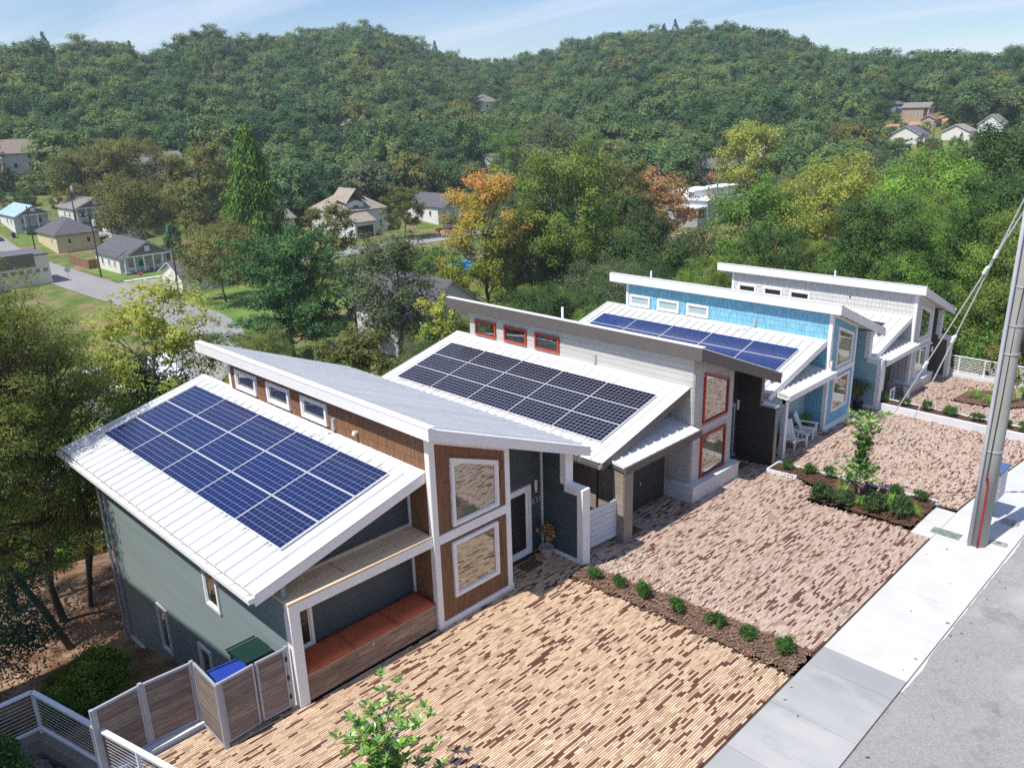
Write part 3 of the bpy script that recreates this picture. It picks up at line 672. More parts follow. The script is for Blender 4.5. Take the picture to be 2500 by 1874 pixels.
def house(P):
    x0, dz, wx, re, yb, ld = P['x0'], P['dz'], P['wing'], P['re'], P['yb'], P['ld']
    H = empty('house', (x0, 0, dz), P['label'], 'house', 'row of modern houses with solar roofs')
    zL = lambda x: zL0(x)+ld
    T = P['trim']; budget = [P.get('singles', 300)]
    top = lambda x: zU(x)-.27
    # walls -----------------------------------------------------------
    base = -4.2
    mb = MB(); pl = [(0,0),(2.42,0),(2.42,.88),(wx,.88),(wx,yb),(0,yb)]
    n = len(pl); mb.v = [(p[0], p[1], base if p[1] > 1 else -.6) for p in pl]+[(p[0], p[1], top(p[0])) for p in pl]
    mb.f = [tuple(range(n))[::-1], tuple(range(n, 2*n))]+[(i, (i+1) % n, n+(i+1) % n, n+i) for i in range(n)]; mb.m = [0]*len(mb.f)
    main = mb.build('tower_wall', P['skin'], H)
    mb = MB(); ltop = lambda x: zL(x)-.24
    mb.prism([(-3.83,base),(-.003,base),(-.003,ltop(0)),(-3.83,ltop(-3.83))], .85, 10.4, 'y')
    side = mb.build('side_wall', P['sidewall'], H)
    # tower front: shingles or boards ---------------------------------
    up = [(.55,2.55),(2.06,2.55),(2.07,3.76),(.56,4.32)] ; lo = rect(.5, 2.0, .66, 2.14)
    if P.get('tall'): lo = rect(.5, 2.0, .60, 2.12)
    holes = [(.5,2.1,2.5,4.05),(.46,2.04,.62,2.18)]
    clz = P['clz']; cw = P['clw']
    choles = [(a-.02, b+.02, clz[0]-.02, clz[1]+.02) for a, b in cw]
    if P['tower'] == 'shingle':
        shingles(main, 'y', .13, 2.31, .16, lambda a: top(a)-.02, 0, P['skin'], holes+[(.1,2.4,2.24,2.46)], P['seed'], budget)
        shingles(main, 'x', .5 if P.get('post_clip') else .12, yb-.1, zL(0)+.02, lambda a: top(0)-.01, 0, P['skin'], choles, P['seed']+1, budget)
        shingles(main, 'x', .12, .85, .0, lambda a: zL(0)-.05, 0, P['skin'], [(0, .9, 2.2, 2.62)], P['seed']+2, budget)
    else:
        c = P['course']
        boards(main, 'y', .02, 2.41, P.get('plinth', 0)+.02, lambda a: top(a)-.01, 0, P['skin'], [(.52,2.09,2.52,4.1),(.47,2.03,.63,2.17)], c)
        boards(main, 'x', .02, yb-.02, zL(0)+.02, lambda a: top(0)-.01, 0, P['skin'], choles, c)
        boards(main, 'x', .02, .84, P.get('plinth', 0)+.02, lambda a: zL(0)-.05, 0, P['skin'], [], c)
    # recess back wall and wing ---------------------------------------
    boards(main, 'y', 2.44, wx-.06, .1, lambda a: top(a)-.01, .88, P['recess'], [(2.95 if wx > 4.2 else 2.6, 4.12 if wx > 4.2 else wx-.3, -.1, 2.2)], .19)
    dx0, dx1 = (3.1, 4.08) if wx > 4.2 else (wx-1.3, wx-.35)
    dr = MB(); ring(dr, rect(dx0, dx1, .02, 2.14), .1, .79, .875, 'y'); door = dr.build('door', T, H)
    bx('door_leaf', dx0+.1, dx1-.1, .83, .86, .08, 2.04, P['doorc'], door)
    g = MB(); g.add([(dx0+.2,.825,.25),(dx1-.2,.825,.25),(dx1-.2,.825,1.95),(dx0+.2,.825,1.95)], [(0,1,2,3)]); g.build('pane', glass_dark, door)
    bx('handle', dx0+.13, dx0+.16, .78, .83, .95, 1.15, trim_metal, door)
    bx('threshold', dx0, dx1, .70, .88, -.02, .06, black_m, door)
    wz = zU(wx)-.26
    mb = MB(); mb.prism([(.9,-.6),(-.60,-.6),(-.60,2.16),(-.0,2.16),(-.0,wz),(.9,wz)], wx-.06, wx+.16, 'x'); wing = mb.build('wing_wall', P['wingc'], H)
    boards(wing, 'x', -.46 if P['caps'] else -.58, .84, .12, lambda a: 2.08 if a < .0 else wz, wx-.06, P['wingb'], [(-.7,.14 if P['caps'] else .0,2.1,6)], P.get('wcourse', .19))
    if P['caps']:
        c = MB(); c.box(wx-.10, wx+.20, -.66, -.46, -.05, 2.02); c.box(wx-.10, wx+.20, -.663, .0, 2.02, 2.22); c.box(wx-.10, wx+.20, -.06, .14, 2.218, wz-.01)
        c.build('corner_trim', T, wing)
        bx('base_board', wx-.105, wx-.062, -.46, .86, -.02, .12, T, wing)
        bx('corner_board', wx-.12, wx-.064, .80, .858, .12, wz-.02, T, wing)
    else:
        bx('wing_cap', wx-.09, wx+.19, -.63, .0, 2.16, 2.23, P['capc'], wing)
        boards(wing, 'y', wx-.05, wx+.15, .02, lambda a: 2.1, -.60, tan_board, [], .19)
        boards(wing, 'y', wx-.05, wx+.15, 2.25, lambda a: wz, -.0, tan_board, [], .19)
    if P['bands']:
        bx('base_board', -.02, 2.5, -.055, -.0, -.05, .15, T, H)
        bx('belt_board', .0, 2.42, -.05, -.0, 2.24, 2.47, T, H)
        for (a, b) in ((-.035, .12), (2.31, 2.47)):
            bx('corner_board', a, b, -.045, -.0, .15, top(b)+.02, T, H)
        bx('corner_board', -.045, -.0, -.04, .11, -.05, top(0)+.0, T, H)
        bx('corner_board', 2.42, 2.466, -.0, .86, -.05, .14, T, H)
        o = MB(); o.prism([(.12, top(.12)-.13),(2.31, top(2.31)-.13),(2.31, top(2.31)),(.12, top(.12))], -.043, -.0, 'y'); o.build('frieze_board', T, H)
        bx('back_corner_board', -.045, -.0, yb-.1, yb+.03, zL(0)+.0, top(0), T, H)
    if P.get('plinth'):
        ph = P['plinth']; m = MB(); m.box(-.24, 2.62, -.27, .86, -.6, ph-.05); pl_ = m.build('plinth', P['plinthc'], H)
        m = MB(); m.box(-.27, 2.65, -.30, .6, ph-.05, ph+.005); m.build('plinth_cap', P['plinthcap'], pl_)
    # tower windows ---------------------------------------------------
    fw = P.get('fw', .085)
    window(H, up, -.022, 'y', P['winf'], glass_tower, fw, .055, P['winsash'])
    window(H, lo, -.022, 'y', P['winf'], glass_tower, fw, .055, P['winsash'])
    for a, b in cw: window(H, rect(a, b, *clz), -.018, 'x', P['winf'], P['clglass'], P.get('clfw', .085), .06, P['winsash'])
    # lower roof ------------------------------------------------------
    m = MB(); slab_x(m, -4.38, -.02, zL, .17, .19, 11.27); lr = m.build('lower_roof', P['soffit'], H)
    sloped_roof(lr, 'lower_pan', -4.43, -.02, zL, .16, 11.3, P['roofm'])
    m = MB(); slab_x(m, -4.44, .0, lambda x: zL(x)+.03, .235, .13, .19); m.build('fascia_board', P['fascia'], lr)
    m = MB(); slab_x(m, -4.44, .03, lambda x: zL(x)+.03, .235, 11.27, 11.33); m.build('fascia_board', P['roofm'], lr)
    m = MB(); slab_x(m, -.32, -.024, lambda x: zL(x)+.062, .022, .14, yb); m.build('flashing', P['roofm'], lr)
    m = MB(); slab_x(m, -4.44, .0, lambda x: zL(x)+.063, .022, .12, .26); m.build('edge_flashing', P['roofm'], lr)
    m = MB(); slab_x(m, -4.44, .0, lambda x: zL(x)+.063, .022, 11.2, 11.335); m.build('edge_flashing', P['roofm'], lr)
    m = MB(); m.box(-.06, .06, yb+.03, 11.33, zL(0)-.1, zL(0)+.045); m.build('ridge_cap', P['roofm'], lr)
    ze = zL(-4.43)-.03
    m = MB(); m.prism([(-4.58,ze),(-4.565,ze),(-4.56,ze-.085),(-4.47,ze-.095),(-4.452,ze-.02),(-4.44,ze-.02),(-4.44,ze-.11),(-4.575,ze-.11)], .14, 11.32, 'y')
    gut = m.build('gutter', T if P['gut'] else P['fascia'], lr)
    if P['gut']:
        for i in range(19): bx('gutter_bracket', -4.58, -4.43, .3+i*.6, .325+i*.6, ze-.004, ze+.01, trim_metal, gut)
    for yy in (.135, 11.315): bx('gutter_end', -4.58, -4.44, yy-.012, yy+.012, ze-.112, ze+.003, T, gut)
    # upper roof ------------------------------------------------------
    y0, y1 = -.43, P.get('uy', 10.75)
    m = MB(); slab_x(m, -.28, re-.03, zU, .20, y0+.03, y1-.03); ur = m.build('upper_roof', P['soffit'], H)
    sloped_roof(ur, 'upper_pan', -.31, re, zU, y0, y1, P['roofm2'], .33)
    fh = P['fh']
    m = MB(); m.box(-.335, -.285, y0-.02, y1+.02, zU(-.31)-fh, zU(-.31)+.02); m.build('fascia_board', P['fascia'], ur)
    m = MB(); m.box(-.345, -.15, y0-.03, y1+.03, zU(-.31)+.021, zU(-.31)+.04); m.build('edge_flashing', P['roofm'], ur)
    for (a, b) in ((y0-.03, y0+.03), (y1-.03, y1+.03)):
        m = MB(); slab_x(m, -.282, re, lambda x: zU(x)+.03, fh-.02, a, b); m.build('fascia_board', P['fascia2'], ur)
        m = MB(); slab_x(m, -.285, re+.01, lambda x: zU(x)+.05, .02, a-.01, b+.02); m.build('edge_flashing', P['roofm2'], ur)
    zr = zU(re)-.02
    m = MB(); m.prism([(re+.13,zr),(re+.12,zr-.1),(re+.03,zr-.11),(re+.02,zr-.02),(re+.0,zr-.02),(re+.0,zr-.13),(re+.135,zr-.13)], y0-.02, y1, 'y'); m.build('gutter', T, ur)
    # porch -----------------------------------------------------------
    if P['porch'] == 'flat':
        mb = MB(); mb.box(-3.83, -3.60, -.0, .23, -.6, 2.24); mb.build('porch_post', T, H)
        mb = MB(); mb.box(-3.83, -.05, -.0, .20, 2.24, 2.47); mb.build('porch_beam', T, H)
        m = MB(); m.box(-3.84, -.05, -.005, .85, 2.472, 2.52); pr = m.build('porch_roof', plywood, H)
        bx('roof_curb', -3.80, -.06, .80, .848, 2.522, 2.60, plywood, pr)
        bx('joint_strip', -2.35, -2.33, .21, .80, 2.521, 2.526, bench_wood, pr)
        mb = MB(); mb.box(-3.83, -3.72, .23, .85, -.6, ltop(-3.8)); mb.build('porch_side_wall', P['sidewall'], H)
        boards(H, 'y', -3.7, -.06, .02, lambda a: ltop(a)-.02, .85, P['recess'], [(-3.52, -2.88, .72, 2.18)], .19)
        bx('corner_board', -.08, -.025, .79, .85, .02, 3.4, T, H)
        window(H, rect(-3.5, -2.9, .74, 2.16), .82, 'y', T, glass_dark, .07, .05, T)
    else:
        px0, px1 = -4.0, -.03; pm = P['roofm2']
        zp = lambda y: 2.60+(y+.33)*.14+P.get('pz', 0)
        m = MB(); m.prism([(-.33, zp(-.33)-.16),(.86, zp(.86)-.16),(.86, zp(.86)-.03),(-.33, zp(-.33)-.03)], px0+.02, px1, 'x'); pr = m.build('porch_roof', P['soffit'], H)
        nn = 10; w = (px1-px0)/nn
        for i in range(nn):
            o = bpy.data.objects.new('roof_pan', pan('porch_pan', 1.2, w, pm)); link(o, pr)
            o.location = (px1-i*w, -.34, zp(-.34)+.0); o.rotation_euler = (math.atan(.14), 0, 0)
            o.rotation_euler = Matrix(((0,-1,0),(math.cos(math.atan(.14)),0,-math.sin(math.atan(.14))),(math.sin(math.atan(.14)),0,math.cos(math.atan(.14))))).to_euler()
        m = MB(); m.box(px0-.02, px1, -.40, -.34, zp(-.33)-.19, zp(-.33)+.03); m.build('fascia_board', P['pfascia'], pr)
        pw = P['postw']
        mb = MB(); mb.box(-3.9, -3.9+pw, -.25, -.25+max(.14, pw*.9), -.6, zp(-.3)-.16); mb.build('porch_post', P['postc'], H)
        mb = MB(); mb.box(-3.9, -.27, -.22, -.06, zp(-.2)-.36, zp(-.2)-.165); mb.build('porch_beam', P['beamc'], H)
        if P['porch'] == 'garage':
            boards(H, 'y', -3.80, -2.9, .02, lambda a: zp(.8), .85, P['recess'], [], .19)
            gd = empty('garage_door', (0, 0, 0), parent=H)
            for i in range(11): bx('door_board', -3.2, -.32, .80, .83, .03+i*.19, .03+i*.19+.182, charcoal_board, gd)
            bx('handle', -1.7, -1.66, .76, .80, .9, 1.02, trim_metal, gd)
            boards(H, 'x', .2, .84, .02, lambda a: 2.3, -3.72, tan_board, [], .19)
            boards(H, 'y', -3.9, -3.9+pw, .0, lambda a: zp(-.3)-.17, -.25, tan_board, [], .19)
            boards(H, 'x', -.25, -.25+max(.14, pw*.9), .0, lambda a: zp(-.3)-.17, -3.9, tan_board, [], .19)
            bx('upper_dark_panel', -3.72, -3.69, .9, 4.2, 1.2, 2.7, black_m, H)
        else:
            boards(H, 'y', -3.75, -.06, .02, lambda a: zp(.8)-.15, .85, P['porchwall'], [], .19)
        boards(H, 'y', -2.2, -.06, zp(.85)+.1, lambda a: min(ltop(a), ltop(-2.2)+(a+2.2)*.257)-.02 if True else 0, .85, P['recess2'], [], .19)
    return H

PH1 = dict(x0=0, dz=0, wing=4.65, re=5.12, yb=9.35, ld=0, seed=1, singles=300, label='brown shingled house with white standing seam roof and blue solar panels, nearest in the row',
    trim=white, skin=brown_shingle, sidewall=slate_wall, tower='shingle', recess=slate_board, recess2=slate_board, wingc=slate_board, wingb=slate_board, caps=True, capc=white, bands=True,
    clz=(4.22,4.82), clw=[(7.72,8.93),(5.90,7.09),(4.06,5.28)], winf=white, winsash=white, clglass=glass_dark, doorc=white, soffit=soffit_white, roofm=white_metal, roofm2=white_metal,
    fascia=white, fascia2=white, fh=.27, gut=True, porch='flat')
PH2 = dict(x0=10.78, dz=-.57, wing=4.45, re=4.95, yb=10.5, uy=11.45, ld=-.2, seed=20, singles=0, label='greige board house with red window frames and taupe fascia, second in the row',
    trim=trim_metal, skin=greige_board, sidewall=tan_board, tower='board', course=.185, recess=charcoal_board, recess2=charcoal_board, wingc=charcoal_board, wingb=charcoal_board, caps=False, capc=trim_metal, bands=False,
    clz=(4.03,4.62), clw=[(8.97,10.14),(7.32,8.51),(5.68,6.88)], winf=red_frame, winsash=char_wall, clglass=glass_dark, clfw=.06, fw=.055, doorc=charcoal_board, soffit=taupe_fascia, roofm=white_metal, roofm2=white_metal,
    fascia=taupe_fascia, fascia2=taupe_fascia, fh=.40, gut=False, porch='garage', pfascia=taupe_fascia, postw=.42, postc=tan_board, beamc=taupe_fascia, plinth=.62, plinthc=stucco, plinthcap=kerb_white)
PH3 = dict(x0=20.6, dz=-1.02, wing=3.98, re=4.42, yb=10.1, uy=10.9, ld=-.27, seed=40, singles=300, label='sky blue shingled house with white fascia, third in the row',
    trim=white, skin=blue_shingle, sidewall=aqua_board, tower='shingle', recess=aqua_board, recess2=blue_shingle, wingc=aqua_board, wingb=aqua_board, caps=True, capc=white, bands=True,
    clz=(3.90,4.44), clw=[(8.74,9.91),(7.14,8.33),(5.58,6.74)], winf=white, winsash=white, clglass=glass_blind, doorc=white, soffit=soffit_white, roofm=grey_metal, roofm2=grey_metal,
    fascia=white, fascia2=white, fh=.36, gut=False, porch='open', pfascia=white, postw=.2, postc=white, beamc=white, porchwall=aqua_board, plinth=.0)
PH4 = dict(x0=29.8, dz=-1.83, wing=3.75, re=4.25, yb=9.8, uy=10.6, ld=-.28, seed=60, singles=0, label='pale grey shingled house with white trim, farthest in the row',
    trim=white, skin=grey_shingle, sidewall=stucco_tan, tower='shingle', recess=olive_board, recess2=grey_shingle, wingc=olive_board, wingb=olive_board, caps=True, capc=white, bands=True,
    clz=(3.88,4.36), clw=[(8.33,9.44),(6.80,7.93),(5.27,6.42)], winf=white, winsash=white, clglass=glass_dark, doorc=white, soffit=soffit_white, roofm=grey_metal, roofm2=grey_metal,
    fascia=white, fascia2=white, fh=.36, gut=False, porch='open', pfascia=white, postw=.2, postc=white, beamc=white, porchwall=olive_board, plinth=.55, plinthc=stucco_tan, plinthcap=white)
HS = [house(p) for p in (PH1, PH2, PH3, PH4)]

# base ledge of the blue house
bx('base_ledge', -.12, 2.55, -.16, -.056, -.02, .10, white, HS[2])

# ------------------------------------------------------------------ solar arrays
sol_blue = solarmat('solar_blue', (.005,.017,.095), (.012,.018,.070), (.30,.37,.55), (.020,.012))
sol_blue2 = solarmat('solar_blue_pale', (.006,.024,.125), (.013,.028,.105), (.27,.34,.53), (.018,.012))
sol_black = solarmat('solar_black', (.005,.006,.018), (.009,.010,.030), (.42,.44,.50), (.024,.024))
alu = mat('aluminium', (.72,.73,.74), .35, .04, metal=.3)
def array(P, xlo, xhi, ya, m, label, rows=3, cols=5):
    zl = lambda x: zL0(x)+P['ld']; sl = math.atan(.2573); ch = (xhi-xlo)/math.cos(sl)/rows
    A = empty('solar_array', (P['x0'], 0, P['dz']), label, 'solar panels', 'solar arrays on the lower roofs')
    k = m.name; pw, pl = ch-.012, 1.97-.012
    mb = MB(); mb.box(0, pw, 0, pl, -.045, -.004); fr = mb.mesh('panel_back', alu)
    mb = MB(); f = .014
    for q in ((0,pw,0,f),(0,pw,pl-f,pl),(0,f,f,pl-f),(pw-f,pw,f,pl-f)): mb.box(*q, -.004, .004)
    fm = mb.mesh('panel_frame', alu)
    mb = MB(); mb.box(f, pw-f, f, pl-f, -.004, .0); gm = mb.mesh('panel_glass', m)
    for i in range(rows):
        for j in range(cols):
            xs_ = xlo+i*ch*math.cos(sl)
            p = bpy.data.objects.new('solar_panel', gm); link(p, A); p.location = (xs_, ya+j*1.975, zl(xs_)+.085); p.rotation_euler = (0, -sl, 0)
            for nm, me in (('frame', fm), ('back_sheet', fr)):
                c = bpy.data.objects.new(nm, me); link(c, p)
    for j in range(cols):
        for off in (.42, 1.52):
            o = bx('mounting_rail', -.05, ch*rows+.06, -.02, .02, -.022, .022, alu, A)
            y = ya+j*1.975+off; xm = (xlo+xhi)/2
            o.location = (xm-.0, y, zl(xm)+.03); o.rotation_euler = (0, -sl, 0); o.scale = (ch*rows+.22, .035, .05)
            for xx in (xlo-.02, xhi-.1):
                bx('clamp_foot', xx, xx+.06, y-.03, y+.03, zl(xx+.03), zl(xx+.03)+.05, trim_metal, A)
    return A
array(PH1, -3.42, -.52, .84, sol_blue, 'blue solar panels with silver frames on the brown house roof')
array(PH2, -3.68, -.86, .80, sol_black, 'black gridded solar panels on the greige house roof')
array(PH3, -3.92, -1.12, .75, sol_blue2, 'blue solar panels on the blue house roof')
array(PH4, -3.85, -1.05, .95, sol_black, 'black solar panels mostly hidden on the pale house roof')
# ------------------------------------------------------------------ fittings of the nearest house
H1, H2, H3, H4 = HS
def bench():
    B = empty('bench', (0, 0, 0), 'built-in cedar bench with plank front in the porch of the brown house', 'bench')
    xs_ = [(-3.58,-2.55),(-2.55,-1.35),(-1.35,-.07)]
    for r in range(5):
        cuts = [-3.58, -3.58+(.55+.73*((r*7) % 4)), -.07]
        for a, b in zip(cuts, cuts[1:]): bx('front_plank', a+.002, b-.002, .03, .055, .04+r*.122, .04+r*.122+.117, bench_wood, B)
    bx('seat_board', -3.59, -.06, .012, .84, .655, .685, wood('bench_edge', (.36,.25,.17), (.50,.38,.28)), B)
    bx('end_panel', -3.58, -3.55, .06, .83, .0, .65, bench_wood, B)
    bx('toe_board', -3.56, -.08, .09, .11, -.03, .04, black_m, B)
    m = MB(); m.box(-1.93, -1.90, -.0, .03, .55, .62); m.build('latch', trim_metal, B)
bench()
def cushion(x0, x1, label):
    """a padded slab: rounded edges and a crowned top"""
    nx, ny = 10, 8; y0, y1, z0, h = .03, .80, .688, .10; mb = MB()
    for j in range(ny+1):
        for i in range(nx+1):
            u, v = i/nx, j/ny; e = min(1, 7*min(u, 1-u))*min(1, 6*min(v, 1-v)); zz = z0+h*(.55+.45*math.sqrt(max(0, e)))
            zz += .008*math.sin(u*9+x0)*math.sin(v*7)*e
            mb.v.append((x0+(x1-x0)*u, y0+(y1-y0)*v, zz))
    for j in range(ny):
        for i in range(nx):
            k = j*(nx+1)+i; mb.f.append((k, k+1, k+nx+2, k+nx+1)); mb.m.append(0)
    rim = [j*(nx+1)+i for i, j in [(i, 0) for i in range(nx)]+[(nx, j) for j in range(ny)]+[(i, ny) for i in range(nx, 0, -1)]+[(0, j) for j in range(ny, 0, -1)]]
    b0 = len(mb.v)
    for k in rim: x, y, _ = mb.v[k]; mb.v.append((x, y, z0))
    n = len(rim)
    for i in range(n): mb.f.append((rim[i], b0+i, b0+(i+1) % n, rim[(i+1) % n])); mb.m.append(0)
    tag(mb.build('cushion', cushion_m, smooth=True), label, 'cushion', 'rust bench cushions')
cushion(-3.57, -2.39, 'rust orange bench cushion next to the white porch post')
cushion(-2.38, -1.21, 'rust orange bench cushion in the middle of the porch bench')
cushion(-1.20, -.07, 'rust orange bench cushion against the brown shingled wall')

# left wall: windows, skirting, corner pipe
for (a0, a1, z0, z1) in ((6.98,7.62,-2.2,-.75),(4.35,5.05,-2.2,-.78),(3.30,4.03,.80,2.25)):
    window(H1, [(a0,z0),(a1,z0),(a1,z1),(a0,z1)], -3.832, 'x', white, glass_dark, .085, .05, white)
bx('skirting_board', -3.88, -3.831, .9, 10.38, -3.2, -3.08, white, H1)
bx('corner_board', -3.885, -3.83, 10.28, 10.42, -3.9, zL0(-3.83)-.3, trim_metal, H1)
m = MB(); m.box(-3.84, -3.835, .9, 10.35, -4.3, -3.2); m.build('footing', stucco_tan, H1)
m = MB(); m.tube([(-4.5,10.9,2.85),(-4.5,10.9,2.65),(-3.95,10.45,2.3),(-3.95,10.45,-3.6)], .045, 6); m.build('downpipe', trim_metal, H1)
# conduit boxes and flood lights under the eaves
def conduit(Hh, P, y):
    z = zL0(0)+P['ld']
    m = MB(); m.box(-.10, -.022, y-.05, y+.05, z+.12, z+.42); o = m.build('junction_box', trim_metal, Hh)
    m = MB(); m.tube([(-.06,y,z+.14),(-.07,y,z+.06),(-.25,y+.18,z+.02),(-.5,y+.55,z-.07)], .014, 6); m.build('conduit', trim_metal, o)
conduit(H1, PH1, 3.75); conduit(H2, PH2, 4.0); conduit(H3, PH3, 3.3)
m = MB(); m.tube([(-.022,2.75,4.40),(-.12,2.75,4.42),(-.15,2.75,4.35)], [.03,.05,.045], 8); m.build('wall_vent', white, H1)
m = MB(); m.tube([(-.022,3.2,4.45),(-.1,3.2,4.42)], .03, 8); m.build('wall_vent', black_m, H4)
for Hh, yy, P in ((H2, 6.6, PH2), (H3, 9.6, PH3), (H4, 4.6, PH4)):
    m = MB(); m.tube([(1.2,yy,zU(1.2)-.05),(1.2,yy,zU(1.2)+.62)], .045, 8); m.build('vent_pipe', white, Hh)
for Hh, P in ((H1, PH1), (H2, PH2), (H3, PH3), (H4, PH4)):
    wx = P['wing']; xa = min(4.28, wx-.2)
    m = MB(); m.tube([(xa,.80,1.85),(xa,.80,2.22)], .055, 12); m.box(xa-.03, xa+.03, .80, .856, 2.0, 2.08); m.build('wall_lamp', trim_metal if P is not PH2 else alu, Hh, smooth=False)
def flood(Hh, x, y, z):
    m = MB(); m.tube([(x,y,z),(x,y,z-.10)], .05, 8); m.box(x-.10, x-.02, y-.12, y-.02, z-.17, z-.09); m.box(x+.02, x+.10, y-.12, y-.02, z-.17, z-.09); m.build('flood_light', white, Hh)
flood(H2, 4.5, -.3, zU(4.5)-.26); flood(H3, 4.0, -.3, zU(4.0)-.26)
m = MB(); m.box(.0, .10, -.12, -.045, 2.62, 2.72); m.box(-.08, .03, -.16, -.10, 2.80, 3.0); m.build('flood_light', white, H3)
m = MB(); m.box(2.46, 2.56, -.12, -.045, 2.0, 2.1); m.box(2.5, 2.62, -.16, -.10, 1.6, 1.85); m.build('flood_light', white, H4)
# house number

text3d('house_number', '631', .26, trim_metal, H1, (4.14, .845, 1.48), (R(90), 0, 0), .008, 'LEFT')
bx('outlet', 4.33, 4.40, .84, .858, .55, .66, white, H1)
# things by the front door
coir = mat('coir', (.16,.085,.045), .95, .25, scale=40, bump=.5, bscale=200)
def doormat(x, y, z, w, d, label): tag(bx('doormat', x-w/2, x+w/2, y-d/2, y+d/2, z, z+.02, coir), label, 'doormat')
doormat(3.58, .40, .004, .62, .42, 'brown doormat at the door of the brown house')
doormat(14.35, .2, -.548, .55, .42, 'brown doormat at the door of the greige house')
doormat(7.75, .05, -.50, .55, .38, 'dark doormat beside the tan garage post')
terra = mat('clay_pot', (.42,.36,.33), .8, .1)
m = MB(); m.lathe([(.0,0),(.14,0),(.20,.24),(.215,.24),(.215,.29),(.19,.29),(.18,.24),(0,.24)], n=18); pot = m.build('plant_pot', [terra], None, (4.26,.42,.004), smooth=False)
tag(pot, 'round clay pot by the door of the brown house', 'pot')
# downpipe in the gap and garden hose
m = MB(); m.tube([(5.20,.0,2.95),(5.22,.06,2.7),(5.62,.7,2.3),(5.66,.75,1.2),(5.66,.75,-.4)], .05, 6); m.build('downpipe', trim_metal, H1)
hose = mat('green_hose', (.02,.30,.14), .5, .1)
m = MB(); m.tube([(4.95,.15,1.75),(5.05,.2,1.3),(5.1,.25,.9),(5.12,.3,.3)], .02, 6); tag(m.build('garden_pole', hose), 'green pole leaning behind the white slatted gate', 'pole')
# white slatted gate between the first two houses
pale_vinyl = mat('pale_vinyl', (.62,.65,.69), .5, .04, rnd=.03)
G = empty('slat_gate', (0, 0, 0), 'white slatted gate between the brown and greige houses', 'gate')
for i in range(7): bx('slat', 5.62, 6.92, -.015, .015, -.22+i*.172, -.22+i*.172+.160, pale_vinyl, G, rot=(0, math.atan2(.10, 1.3), 0))
for i in range(7): bx('slat', 5.02, 5.56, -.015, .015, -.16+i*.172, -.16+i*.172+.160, pale_vinyl, G)
for x, zt in ((5.59, 1.06), (6.94, .98), (4.99, 1.08)): bx('gate_post', x-.03, x+.03, -.03, .03, zt-1.5, zt, trim_metal, G)
# tan side wall of the second house next to the gate
bx('gap_wall', -3.70, -3.66, .2, .85, .0, 2.2, tan_board, H2)

# ------------------------------------------------------------------ cedar gates by the bins
steel = mat('grey_steel', (.36,.39,.43), .45, .06, metal=.2)
def gate(name, a, b, z0, z1, label, wmat, n=8, hinge=True):
    """a steel frame with cedar boards between a and b (plan points); local x runs from a to b"""
    d = Vector((b[0]-a[0], b[1]-a[1], 0)); L = d.length; rz = math.atan2(d.y, d.x)
    G = empty(name, (a[0], a[1], 0), label, 'gate', 'cedar gates of the bin store', rz)
    f = MB(); w = .05
    for q in ((0,L,z0,z0+w),(0,L,z1-w,z1),(0,w,z0+w,z1-w),(L-w,L,z0+w,z1-w)): f.box(q[0], q[1], -.025, .025, q[2], q[3])
    f.build('frame', steel, G)
    h = (z1-z0-2*w)/n
    for i in range(n): bx('board', w+.003, L-w-.003, -.012, .012, z0+w+i*h+.003, z0+w+(i+1)*h-.003, wmat, G)
    if hinge:
        for zz in (z0+.25, (z0+z1)/2, z1-.25): bx('hinge', L-.02, L+.03, -.035, .035, zz-.06, zz+.06, black_m, G)
    return G
gate('cedar_gate', (-4.62,.16), (-3.97,.15), .08, 1.5, 'cedar board gate leaf with grey frame beside the white porch post', cedar)
gate('cedar_gate', (-5.40,.12), (-4.66,.16), .08, 1.5, 'cedar board gate leaf with grey frame in front of the blue bin', cedar, hinge=False)
gate('cedar_gate', (-5.48,.06), (-5.46,1.10), .02, 1.5, 'cedar return panel set square between the two pairs of gates', cedar_y, hinge=False)
gate('cedar_gate', (-6.46,1.20), (-5.52,1.14), .12, 1.5, 'cedar gate leaf at the inner corner in front of the shrubs', cedar, hinge=False)
gate('cedar_gate', (-7.38,1.14), (-6.52,1.20), .12, 1.5, 'cedar gate leaf beside the cable railing', cedar, hinge=False)
for (x, y), lb in (((-3.93,.15),'grey steel gate post against the white porch post'),((-5.45,.08),'grey steel gate post at the outer corner of the bin store'),((-5.49,1.13),'grey steel gate post at the inner corner of the bin store'),((-6.49,1.2),'grey steel post between the two inner cedar gates'),((-7.42,1.1),'grey steel gate post next to the cable railing')):
    tag(bx('gate_post', x-.035, x+.035, y-.035, y+.035, -.1, 1.53, steel), lb, 'post', 'posts of the bin store')
tag(bx('kerb_block', -7.4, -5.3, 1.0, 1.32, -.7, .10, kerb_white), 'pale concrete kerb under the inner cedar gates', 'kerb')
